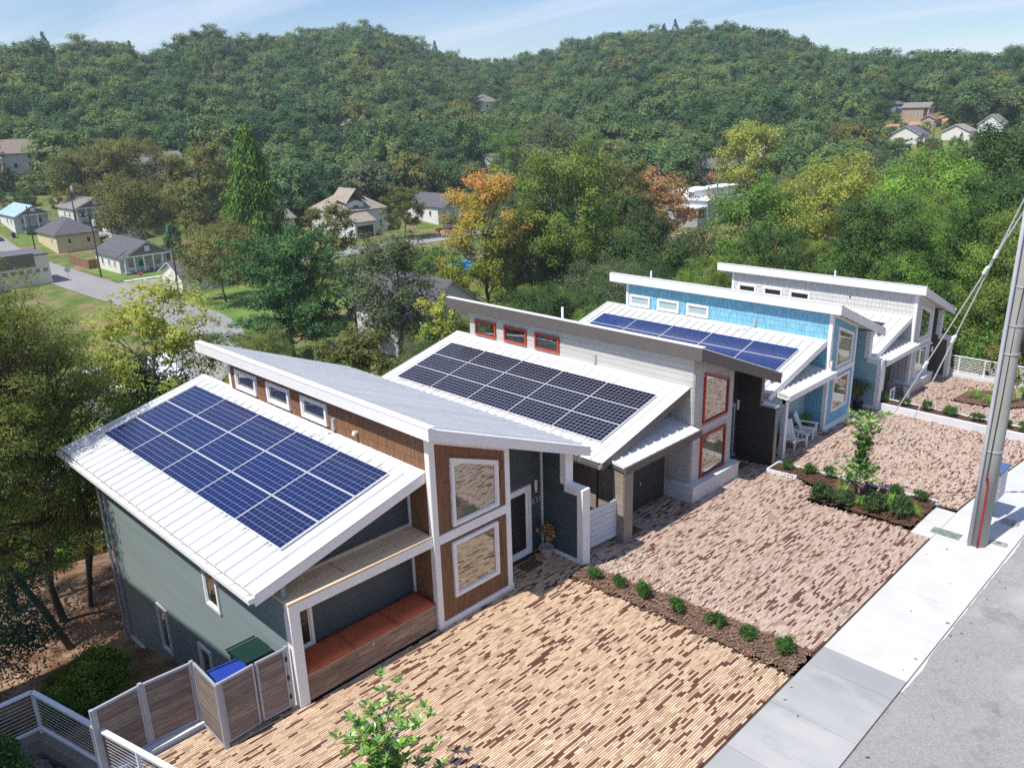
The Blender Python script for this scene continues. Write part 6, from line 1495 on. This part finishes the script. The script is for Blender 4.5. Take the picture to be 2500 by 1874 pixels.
ta = build_tree('broad', 25, 23, 6.4, 26000, .135, G_tall, bark, limbs=20, subs=7, low=.32, c0=.62, cz=.38, rc=.2); put_tree(ta, 'broadleaf_tree', 71.5, 58.2, 'tall green tree with a bare lower trunk right of the autumn tree', .4, 1.0)
ga = build_tree('broad', 26, 15.5, 5.0, 17000, .14, G_dark, bark, limbs=16, subs=6, c0=.56, cz=.43); put_tree(ga, 'broadleaf_tree', 66.6, 41.8, 'dark glossy tree behind the roof of the blue house', .9, .92)
gb = build_tree('broad', 27, 17, 6.0, 18000, .14, G_mid, bark, limbs=16, subs=6, c0=.56, cz=.43); put_tree(gb, 'broadleaf_tree', 83.8, 38.6, 'green tree right of the modern grey building', 1.6)
ye = build_tree('broad', 28, 16.5, 6.3, 17000, .13, G_yel, bark_pale, limbs=17, subs=6, low=.2, c0=.60, cz=.40, rc=.2); put_tree(ye, 'broadleaf_tree', 85.6, 28.6, 'pale yellow-green tree with white limbs behind the farthest house')
gc = build_tree('broad', 29, 15, 6.0, 20000, .13, G_bright, bark, limbs=17, subs=6, c0=.55, cz=.44)
put_tree(gc, 'broadleaf_tree', 84.3, 18.1, 'bright green tree at the right beyond the farthest house', .2, .94)
put_tree(ga, 'broadleaf_tree', 95.6, 15.0, 'large dark brown-green tree at the right edge', 2.0, 1.05)
put_tree(gc, 'broadleaf_tree', 69.6, 14.8, 'bright green tree right of the yellow-green one', 2.4, .66)
put_tree(gb, 'broadleaf_tree', 49.2, 4.5, 'green tree just past the farthest roof corner', .7, .50)
put_tree(gc, 'broadleaf_tree', 44.0, -.5, 'bright green tree behind the utility pole', 3.0, .46)
put_tree(gb, 'broadleaf_tree', 54.7, 12.0, 'low green tree over the roof of the pale house', 4.0, .42)
put_tree(ga, 'broadleaf_tree', 40.5, 3.6, 'small dark tree right behind the far cable railing', 1.1, .36)
put_tree(gc, 'broadleaf_tree', 40.0, -3.2, 'leafy tree overhanging the far cable railing', 5.0, .36)
od = build_tree('broad', 31, 16, 7.6, 13000, .20, G_olive, bark, limbs=16, subs=6, c0=.6, cz=.38)
put_tree(od, 'oak_tree', 58.4, 168.9, 'wide olive tree above the red roofed cottage', .1, 1.0)
ogl = build_tree('broad', 32, 23, 6.6, 14000, .21, G_olive, bark, limbs=17, subs=6, c0=.58, cz=.42, rc=.2); put_tree(ogl, 'broadleaf_tree', 64.5, 149.0, 'tall loose olive tree left of the pointed conifer', 1.0)
put_tree(od, 'oak_tree', 46.5, 107.0, 'brownish olive tree across from the bungalow', 3.0, .76)
put_tree(build_tree('cone', 33, 8, 3.0, 4500, .2, G_pine, bark, n=90), 'conifer', 57.5, 150, 'small dark fir behind the bungalow')
put_tree(od, 'oak_tree', 64.5, 214, 'wide brown-green tree behind the cream porch house', 4.0, 1.0)
put_tree(od, 'oak_tree', 76.0, 212, 'second wide olive tree behind the cream porch house', 5.0, 1.1)
put_tree(ogl, 'broadleaf_tree', 69, 205, 'rounded grey-green tree above the cream porch house', 2.5, .82)
yo = build_tree('broad', 34, 12, 4.6, 8000, .17, G_olive, bark, limbs=15, subs=5, rc=.18); put_tree(yo, 'broadleaf_tree', 105.5, 138.0, 'small yellow-olive tree in front of the beige roofed house', 0, .98)
put_tree(yo, 'broadleaf_tree', 71.5, 115.0, 'thin pale tree left of the beige roofed house', 2.0, 1.02)
br_ = build_tree('broad', 35, 12, 5.2, 8000, .18, G_brn, bark, limbs=15, subs=5); put_tree(br_, 'broadleaf_tree', 124.2, 81.6, 'pinkish brown tree left of the modern grey building', .3, 1.25)
put_tree(ogl, 'broadleaf_tree', 108.4, 77.8, 'dark olive tree between the tall green tree and the pinkish one', .8, .8)
dd = build_tree('bare', 36, 16, 6, 0, .2, None, bark_pale); put_tree(dd, 'bare_tree', 150, 84, 'leafless grey tree above the modern grey building')
put_tree(dd, 'bare_tree', 60.5, 7.4, 'leafless pale tree among the green trees at the right', 1.0, .5)
ygr = build_tree('broad', 37, 18, 7.0, 11000, .24, G_yel, bark, limbs=16, subs=6, c0=.55, cz=.44)
put_tree(ygr, 'broadleaf_tree', 185.7, 96.5, 'round yellowish tree at the foot of the hill, above the brick houses', .5, 1.15)
put_tree(fe2, 'broadleaf_tree', 17.6, 41.7, 'olive tree between the brown house roof and the spreading pine', .5, 1.0)
put_tree(yo, 'broadleaf_tree', 23.7, 38.1, 'wispy tree over the far roof edge of the brown house', 2.8, .80)
put_tree(build_tree('broad', 38, 9.2, 1.5, 3500, .085, G_yel, bark, limbs=12, subs=4, c0=.78, cz=.22, autumn=True), 'broadleaf_tree', 22.5, 26.7, 'yellowing small tree in front of the dark shingle roof', 1.1, 1.0)
put_tree(ga, 'broadleaf_tree', 40.8, 34.0, 'dark tree behind the flat edge of the greige house roof', 1.9, .58)
put_tree(gb, 'broadleaf_tree', 55.6, 37.5, 'leafy tree below the tall green tree with the bare trunk', 2.9, .58)
put_tree(gc, 'broadleaf_tree', 57, 29, 'low bright tree touching the blue house roof', 1.0, .46)
put_tree(ga, 'broadleaf_tree', 64.5, 22.2, 'low dark tree between the blue and pale roofs', 2.0, .46)
gd = build_tree('broad', 39, 20, 8.5, 12000, .26, G_grey, bark, limbs=17, subs=6, c0=.55, cz=.45); put_tree(gd, 'oak_tree', 166.9, 148.1, 'big grey-green oak far behind the tall green tree', .3, 1.05)
put_tree(gb, 'broadleaf_tree', 166.0, 163.0, 'dark green tree behind the autumn tree near the grey oak', 1.2, 1.05)

# stuff: woods that read as one mass, as instances on scattered points
def variant_collection(name, specs):
    c = bpy.data.collections.new(name)
    for i, sp_ in enumerate(specs):
        wm, me = build_tree(**sp_)
        o = bpy.data.objects.new('%s_%d' % (name, i), me); c.objects.link(o)
    return c
def scatter(name, pts, scl, rot, idx, coll, label):
    me = bpy.data.meshes.new(name); n = len(pts); me.vertices.add(n); me.vertices.foreach_set('co', np.asarray(pts, np.float32).ravel())
    for nm, v in (('scl', scl), ('rotz', rot)):
        a = me.attributes.new(nm, 'FLOAT', 'POINT'); a.data.foreach_set('value', np.asarray(v, np.float32))
    a = me.attributes.new('pick', 'INT', 'POINT'); a.data.foreach_set('value', np.asarray(idx, np.int32))
    o = bpy.data.objects.new(name, me); link(o); tag(o, label, kind='stuff')
    ng = bpy.data.node_groups.new(name, 'GeometryNodeTree'); ng.interface.new_socket('Geometry', in_out='INPUT', socket_type='NodeSocketGeometry'); ng.interface.new_socket('Geometry', in_out='OUTPUT', socket_type='NodeSocketGeometry')
    N = ng.nodes; L = ng.links; gi = N.new('NodeGroupInput'); go = N.new('NodeGroupOutput')
    ip = N.new('GeometryNodeInstanceOnPoints'); ci = N.new('GeometryNodeCollectionInfo'); ci.inputs['Collection'].default_value = coll
    ci.inputs['Separate Children'].default_value = True; ci.inputs['Reset Children'].default_value = True
    def attr(nm, ty):
        q = N.new('GeometryNodeInputNamedAttribute'); q.data_type = ty; q.inputs['Name'].default_value = nm; return q.outputs['Attribute']
    cz_ = N.new('ShaderNodeCombineXYZ'); L.new(attr('rotz', 'FLOAT'), cz_.inputs[2])
    er = N.new('FunctionNodeEulerToRotation'); L.new(cz_.outputs[0], er.inputs[0])
    L.new(gi.outputs[0], ip.inputs['Points']); L.new(ci.outputs[0], ip.inputs['Instance']); ip.inputs['Pick Instance'].default_value = True
    L.new(attr('pick', 'INT'), ip.inputs['Instance Index']); L.new(er.outputs[0], ip.inputs['Rotation']); L.new(attr('scl', 'FLOAT'), ip.inputs['Scale'])
    L.new(ip.outputs[0], go.inputs[0]); md = o.modifiers.new('scatter', 'NODES'); md.node_group = ng
    return o
def near_road(x, y, m):
    for a, b in zip(ROAD, ROAD[1:]):
        d = (b[0]-a[0], b[1]-a[1]); L2 = d[0]**2+d[1]**2; t = max(0, min(1, ((x-a[0])*d[0]+(y-a[1])*d[1])/L2))
        if math.hypot(x-a[0]-d[0]*t, y-a[1]-d[1]*t) < m: return True
    return 34 < x < 136 and abs(y-133) < 4.5
def blocked(x, y, h=9.0, pad=0.0, reach=60):
    """on a house, or tall enough to hide one from the row of houses"""
    for hx, hy, c in TREE_SPOTS:
        d = math.hypot(x-hx, y-hy)
        if d < c*.9: return True
        vx, vy = CAM[0]-hx, CAM[1]-hy; L = math.hypot(vx, vy); t = ((x-hx)*vx+(y-hy)*vy)/L
        if 0 < t < 26 and abs((x-hx)*vy-(y-hy)*vx)/L < c*.8: return True
    for hx, hy, c in HOUSE_SPOTS:
        d = math.hypot(x-hx, y-hy)
        if d < c+pad: return True
        vx, vy = CAM[0]-hx, CAM[1]-hy; L = math.hypot(vx, vy); t = ((x-hx)*vx+(y-hy)*vy)/L
        if 0 < t < min(reach, h*(L/27.0)*.75):
            if abs((x-hx)*vy-(y-hy)*vx)/L < c*.72: return True
    return False
rs = np.random.default_rng(77)
TREE_SPOTS = [(35.3,68.5,8),(41.7,57.3,4.6),(62.5,64.6,5),(71.5,58.2,6),(61.2,122.8,6),(46.5,107,5),(83,40.3,5),(85.6,28.6,6),(71.5,115,4),(105.5,138,4)]
# how far below the level of the camera the tree tops stay, by bearing: the woods were lower in front of the open views
VIEW_MID = [(10,.05),(20,.055),(27,.075),(29,.145),(35.5,.145),(37.5,.095),(43,.10),(47,.15),(60,.155),(62,.16),(80,.2)]
VIEW_NEAR = [(8,.055),(20,.075),(24,.11),(29,.13),(31,.165),(36,.165),(40,.17),(45,.20),(50,.235),(54,.26),(65,.28),(80,.3)]
far_specs = [dict(kind='broad', seed=100+i, H=12+(i % 3), Rr=5.0+.35*(i % 4), nleaf=2000, leaf=.36, lm=G_forest, limbs=12, subs=3, c0=.56, cz=.44, rc=.30) for i in range(6)]
for i, lm_ in enumerate((G_f2, G_olive, G_grey, G_f2, G_yel)):
    far_specs.append(dict(kind='broad', seed=110+i, H=11+2*(i % 2), Rr=4.6+.6*(i % 3), nleaf=2000, leaf=.36, lm=lm_, limbs=12, subs=3, c0=.56, cz=.44, rc=.30))
far_specs.append(dict(kind='cone', seed=120, H=16, Rr=3.6, nleaf=1500, leaf=.36, lm=G_forest, n=80))
FARC = variant_collection('hill_tree', far_specs)
pts, scl, rot, idx = [], [], [], []
r = 214.0
while r < 690:
    step = 6.0+.0055*(r-200); da = math.degrees(step/r); a = 8.0+rs.uniform(0, da)
    while a < 82:
        aa = a+rs.uniform(-.4, .4)*da; rr = r+rs.uniform(-.5, .5)*step; x = CAM[0]+rr*math.cos(R(aa)); y = CAM[1]+rr*math.sin(R(aa)); a += da
        if rr > interp(aa, RDIST)+45: continue
        if any(math.hypot(x-hx, y-hy) < c*.85 for hx, hy, c in HOUSE_SPOTS) or near_road(x, y, 8): continue
        low = blocked(x, y, 9.0, 0, 105)
        if 316 < x < 346 and 88 < y < 120 and rs.random() < .7: continue
        pts.append((x, y, terr(x, y)-.6)); scl.append(rs.uniform(.22, .36) if low else rs.choice([rs.uniform(.5, .85), rs.uniform(.75, 1.22)])); rot.append(rs.uniform(0, 6.3)); idx.append(int(rs.choice(12, p=[.115]*6+[.08,.05,.07,.05,.015,.045])))
    r += step*.86
scatter('forest', pts, scl, rot, idx, FARC, 'dense green woods covering the two hills')
mid_specs = [dict(kind='broad', seed=140+i, H=11.5+i, Rr=4.4+.3*i, nleaf=4600, leaf=.21, lm=[G_olive, G_mid, G_dark, G_olive, G_grey][i], limbs=13, subs=5, c0=.56, cz=.44, rc=.24, join=True) for i in range(5)]
MIDC = variant_collection('valley_tree', mid_specs)
pts, scl, rot, idx = [], [], [], []
for _ in range(5200):
    aa = rs.uniform(9, 82); rr = math.sqrt(rs.uniform(112**2, 214**2)); x = CAM[0]+rr*math.cos(R(aa)); y = CAM[1]+rr*math.sin(R(aa))
    if y < 24 and x < 75: continue
    if near_road(x, y, 8.5) or blocked(x, y, 10.5, 2): continue
    if 40 < x < 60 and 84 < y < 160: continue
    if aa > 61 and rr < 206: continue
    lim = 11.8-interp(aa, VIEW_MID)*rr-terr(x, y)
    if lim < 3.5: continue
    if any((x-p[0])**2+(y-p[1])**2 < (4.6+rr*.010)**2 for p in pts): continue
    h = min(rs.uniform(.6, 1.15), lim/13.0)
    pts.append((x, y, terr(x, y)-.4)); scl.append(h); rot.append(rs.uniform(0, 6.3)); idx.append(rs.integers(0, 5))
scatter('woodland', pts, scl, rot, idx, MIDC, 'mixed olive and green woods filling the valley floor')
near_specs = [dict(kind='broad', seed=160+i, H=12+i*.6, Rr=3.2+.25*i, nleaf=12000+1000*i, leaf=.088, lm=[G_mid, G_bright, G_dark, G_tall, G_fine, G_grey][i], bm=[bark, bark_pale][i % 2], limbs=16, subs=6, low=.30, c0=.63, cz=.37, rc=.21, join=True) for i in range(6)]
NEARC = variant_collection('slope_tree', near_specs)
pts, scl, rot, idx = [], [], [], []
for _ in range(4200):
    x = rs.uniform(14, 118); y = rs.uniform(-8, 104)
    aa = math.degrees(math.atan2(y-CAM[1], x-CAM[0])); rr = math.hypot(x-CAM[0], y-CAM[1])
    if rr > 118 or aa < 4 or aa > 58 or (x < 38 and y < 17.5) or (x < 39 and y < 2) or y < -5.5: continue
    if near_road(x, y, 7) or blocked(x, y, 11, 1): continue
    if any((x-p[0])**2+(y-p[1])**2 < 4.0**2 for p in pts): continue
    zt = terr(x, y); lim = 11.8-interp(aa, VIEW_NEAR)*rr-zt
    if lim < 2.2: continue
    k_ = int(rs.integers(0, 4)) if aa < 30 else int(rs.integers(0, 6))
    s = min(rs.uniform(.6, 1.15), lim*rs.uniform(.62, 1.0)/(12+.6*k_))
    pts.append((x, y, zt-.3)); scl.append(s); rot.append(rs.uniform(0, 6.3)); idx.append(k_)
scatter('woodland', pts, scl, rot, idx, NEARC, 'dense green woods on the slope behind the row of houses')

# shrubs --------------------------------------------------------------
def shrub_mesh(seed, w, h, nleaf, leaf, lm, aspect=.6, ncl=26, flat=.8):
    rng = np.random.default_rng(seed); d = rng.normal(size=(ncl, 3)); d /= np.linalg.norm(d, axis=1, keepdims=True); d[:, 2] = abs(d[:, 2])
    C = d*np.array([w*.36, w*.36, h*.55])*rng.uniform(.75, 1.1, ncl)[:, None]+np.array([0, 0, h*.32]); Rc = w*.22*rng.uniform(.7, 1.25, ncl)
    V, F, lv = clump_leaves(C, Rc, nleaf/ncl, leaf, rng, flat, .4, .7, aspect); V[:, 2] = np.maximum(V[:, 2], .005)
    return np_mesh('foliage', V, F, lm, lv)
ORD = ['first', 'second', 'third', 'fourth', 'fifth', 'sixth', 'seventh']
box_m = [shrub_mesh(200+i, .46, .36, 1100, .021, G_box) for i in range(3)]
def shrub(me, x, y, z, label, s=1, rz=0, name='shrub', group=None):
    o = bpy.data.objects.new(name, me); link(o); o.location = (x, y, z); v_ = 1+.16*math.sin(x*37.1+y*11.3); o.scale = (s*v_, s*(2-v_)*.98, s*(1+.2*math.sin(x*5.7+y*23.9))); o.rotation_euler = (0, 0, rz); return tag(o, label, 'shrub', group)
for i, (x, y) in enumerate([(4.23,-1.33),(4.36,-2.08),(4.38,-2.82),(4.41,-3.8),(4.54,-4.8),(4.61,-5.6),(4.66,-6.5)]):
    shrub(box_m[i % 3], x, y, .04, '%s small round shrub from the house in the narrow mulch strip' % ORD[i], (1.0,.95,1.1,1.08,1.12,1.05,1.15)[i], i*1.3, 'boxwood_shrub', 'shrubs in the narrow mulch strip')
for i, (x, y) in enumerate([(14.75,-1.42),(14.8,-2.22),(14.78,-2.92),(14.82,-3.66),(14.55,-5.18),(14.5,-5.95)]):
    shrub(box_m[(i+1) % 3], x, y, gz(14.7, y)+.07, '%s small dark shrub from the house along the kerb of the magnolia bed' % ORD[i], 1.1, i*1.9, 'boxwood_shrub', 'shrubs along the magnolia bed kerb')
for i, (x, y) in enumerate([(25.05,-.6),(25.05,-1.6),(25.08,-2.5),(25.1,-3.45),(25.05,-4.5),(25.1,-5.5),(25.0,-6.2)]):
    shrub(box_m[(i+2) % 3], x, y, -.78, '%s small shrub from the house on top of the long white wall' % ORD[i], 1.2 if i != 3 else 1.45, i*.9, 'boxwood_shrub', 'shrubs on the raised mulch strip')
bush_m = [shrub_mesh(220+i, .75, .62, 900, .045, G_dark, .5, 30, .6) for i in range(2)]
for i, (x, y) in enumerate([(12.85,-3.55),(12.98,-4.2),(13.0,-5.1),(13.05,-5.9)]):
    shrub(bush_m[i % 2], x, y, gz(13, y)+.06, '%s dark spreading bush from the house at the paver side of the magnolia bed' % ORD[i], 1.0, i*2.1, 'spreading_bush', 'dark bushes in the magnolia bed')
def grass_mesh(seed, n, h, spread, lm):
    rng = np.random.default_rng(seed); V = []; F = []; lv = []
    for i in range(n):
        a = rng.uniform(0, 6.3); b = np.array([math.cos(a), math.sin(a), 0])*rng.uniform(0, spread*.3); o = np.array([math.cos(a), math.sin(a), 0])*spread*rng.uniform(.5, 1.1); hh = h*rng.uniform(.7, 1.1); sd_ = np.array([-math.sin(a), math.cos(a), 0])*.010
        p0, p1, p2 = b, b+o*.4+np.array([0, 0, hh]), b+o+np.array([0, 0, hh*.55]); k = len(V); V += [p0-sd_, p0+sd_, p1+sd_, p1-sd_, p2+sd_*.2, p2-sd_*.2]; F += [(k, k+1, k+2, k+3), (k+3, k+2, k+4, k+5)]; lv += [rng.uniform(0, 1)]*2
    return np_mesh('blades', np.array(V), np.array(F), lm, lv)
gm_ = [grass_mesh(230+i, 46, .30, .32, G_bright) for i in range(2)]
for i, (x, y, lb) in enumerate([(13.35,-3.45,'tuft of bright grass nearest the house in the magnolia bed'),(13.9,-3.75,'tuft of bright grass behind the magnolia'),(13.35,-5.4,'tuft of bright grass beside the third dark bush'),(13.9,-5.3,'tuft of bright grass below the yellow guard'),(13.45,-6.1,'tuft of bright grass at the sidewalk end of the magnolia bed'),(13.2,-4.7,'tuft of bright grass at the foot of the magnolia')]):
    shrub(gm_[i % 2], x, y, gz(13.5, y)+.06, lb, 1.0, i*1.1, 'grass_tuft', 'grass tufts in the magnolia bed')['category'] = 'grass tuft'
for i, (x, y, lb) in enumerate([(30.6,-2.9,'weedy grass at the back of the far mulch patch'),(31.6,-3.5,'weedy grass at the right of the far mulch patch'),(30.9,-4.2,'weedy grass at the front of the far mulch patch'),(30.2,-3.6,'weedy grass at the left of the far mulch patch'),(31.8,-4.6,'weedy grass by the pole side of the far mulch patch')]):
    shrub(gm_[i % 2], x, y, gz(31, y)+.05, lb, 1.6, i*1.7, 'grass_tuft', 'weeds in the far mulch patch')['category'] = 'grass tuft'
for x, lb in ((18.0, 'spiky grass in the planter behind the left garden chair'), (20.15, 'spiky grass in the planter against the blue tower')):
    shrub(gm_[0], x, .5, -.64, lb, 1.0, .4, 'potted_grass')['category'] = 'plant'
# plants in the pot, sago palm, magnolias
shrub(shrub_mesh(240, .55, .75, 260, .05, G_brn, .5, 12, 1.0), 4.26, .42, .26, 'sparse reddish plant in the clay pot', 1, 0, 'potted_plant')['category'] = 'plant'
pm_ = grass_mesh(241, 150, .62, .75, leafmat('leaf_palm', [(.02,.045,.012),(.05,.085,.018),(.14,.14,.03)], gloss=.08))
pa = empty('sago_palm', (24.0, .0, -1.02), 'spiky green palm in a dark pot by the blue wing wall', 'plant')
pmo = bpy.data.objects.new('fronds', pm_); link(pmo, pa); pmo.location = (0, 0, .62)
m = MB(); m.lathe([(0,0),(.16,0),(.22,.34),(.2,.34),(.18,.3),(0,.3)], n=14); m.build('pot', black_m, pa)
m = MB(); m.tube([(0,0,.28),(0,0,.72)], [.10,.13], 8); m.build('trunk', bark, pa)
def magnolia(seed, H, Rr, nb_, label, x, y, z, cone=True):
    rng = np.random.default_rng(seed); w = Wood(); w.limb((0,0,-.1), (0,0,H*.97), .03, .008, rng, .01, 6, 6); P = []; N = []; D = []
    for i in range(nb_):
        t = .10+.88*(i+.5)/nb_; az = i*2.39996; rr = Rr*(.62+.34*math.sin(t*8.5+.4)-.25*t*t)*rng.uniform(.55, 1.15); s = np.array([0, 0, H*t*.93]); e = s+np.array([math.cos(az)*rr, math.sin(az)*rr, rr*.7]); w.limb(s, e, .012, .004, rng, .05, 3, 4)
        for q in (.45, .72, 1.0):
            c = s+(e-s)*q
            for j in range(7):
                b = j*2.4+rng.uniform(0, 1); o = np.array([math.cos(b)*.8, math.sin(b)*.8, rng.uniform(.1, .9)]); P.append(c+o*.085); D.append(o); N.append(np.array([-o[0]*.6, -o[1]*.6, 1.0])+rng.normal(size=3)*.25)
    for j in range(10):
        b = j*2.4; o = np.array([math.cos(b)*.6, math.sin(b)*.6, .8]); P.append(np.array([0, 0, H*.97])+o*.08); D.append(o); N.append(np.array([-o[0], -o[1], .7]))
    P = np.array(P); V, F = leaf_quads(P, np.array(N), np.full(len(P), .088), rng, .40, np.array(D)); me = np_mesh('crown', V, F, G_mag, rng.uniform(0, 1, len(F)))
    G = empty('magnolia_tree', (x, y, z), label, 'tree'); wm = w.mb.mesh('trunk', bark_pale); o = bpy.data.objects.new('trunk', wm); link(o, G); c = bpy.data.objects.new('crown', me); link(c, G)
magnolia(250, 2.8, .78, 58, 'slender young magnolia in the dark mulch bed', 13.65, -4.35, -.1)
magnolia(251, 2.2, 1.05, 60, 'young magnolia at the bottom edge in front of the brown house', -4.3, -3.75, -.02)
# shrubs left of the house
ys = [shrub_mesh(260+i, 1.5, 1.25, 3800, .05, G_yshrub, .5, 40, .7) for i in range(2)]
for i, (x, y, s, lb) in enumerate([(-6.0,6.6,1.15,'yellow-green shrub nearest the cedar gates'),(-6.6,7.3,1.0,'yellow-green shrub behind the cable railing'),(-5.6,7.9,1.05,'yellow-green shrub close to the side wall'),(-6.9,6.2,.8,'small shrub below the cable railing corner')]):
    shrub(ys[i % 2], x, y, terr(x, y)-.3, lb, s, i*1.4, 'leafy_shrub', 'shrubs beside the brown house')
fern = leafmat('leaf_fern', [(.010,.028,.022),(.022,.05,.036),(.05,.085,.055)], hue=.1)
mi = build_tree('feather', 12, 4.2, 2.0, 9000, .055, fern, bark, limbs=13, subs=5, low=.25, c0=.62, cz=.36, rc=.3, flat=.3, up=1.0, aspect=.3, tr=.07)
put_tree(mi, 'mimosa_tree', -8.2, 8.6, 'dark feathery mimosa at the left edge below the tall trees')
shrub(shrub_mesh(270, 1.3, 1.5, 3600, .045, G_box, .45, 36, 1.0), -8.9, 1.9, -.28, 'dense dark shrub inside the railed wall at the lower left corner', 1.0, 0, 'evergreen_shrub')
# undergrowth behind the houses
us = [dict(kind='broad', seed=300+i, H=2.2, Rr=1.4, nleaf=1100, leaf=.065, lm=[G_mid, G_olive][i], limbs=9, subs=3, c0=.5, cz=.5, rc=.34, tr=.03) for i in range(2)]
UC = variant_collection('undergrowth_bush', us); pts, scl, rot, idx = [], [], [], []
for q_ in range(1200):
    x = rs.uniform(-14, 60); y = rs.uniform(11.5, 46)
    if q_ > 900: x = rs.uniform(35.2, 62); y = rs.uniform(-7, 13)
    if near_road(x, y, 6) or (x < 0 and y < 22 and rs.random() < .8) or blocked(x, y, 0, 0): continue
    pts.append((x, y, terr(x, y)-.1)); scl.append(rs.uniform(.5, 1.5)); rot.append(rs.uniform(0, 6.3)); idx.append(rs.integers(0, 2))
scatter('undergrowth', pts, scl, rot, idx, UC, 'brushy undergrowth on the slope below the houses')

# ------------------------------------------------------------------ haze
hz = MB(); hz.box(-990, 970, -990, 970, -24, 112)
hm = bpy.data.materials.new('haze'); hm.use_nodes = True; t = hm.node_tree; t.nodes.remove(t.nodes['Principled BSDF'])
pv_ = t.nodes.new('ShaderNodeVolumePrincipled'); pv_.inputs['Color'].default_value = (.80, .90, 1.0, 1); pv_.inputs['Density'].default_value = .00026; pv_.inputs['Anisotropy'].default_value = .2
t.links.new(pv_.outputs[0], t.nodes['Material Output'].inputs['Volume'])
ho = hz.build('haze', hm); tag(ho, 'thin bluish haze over the valley', kind='stuff')
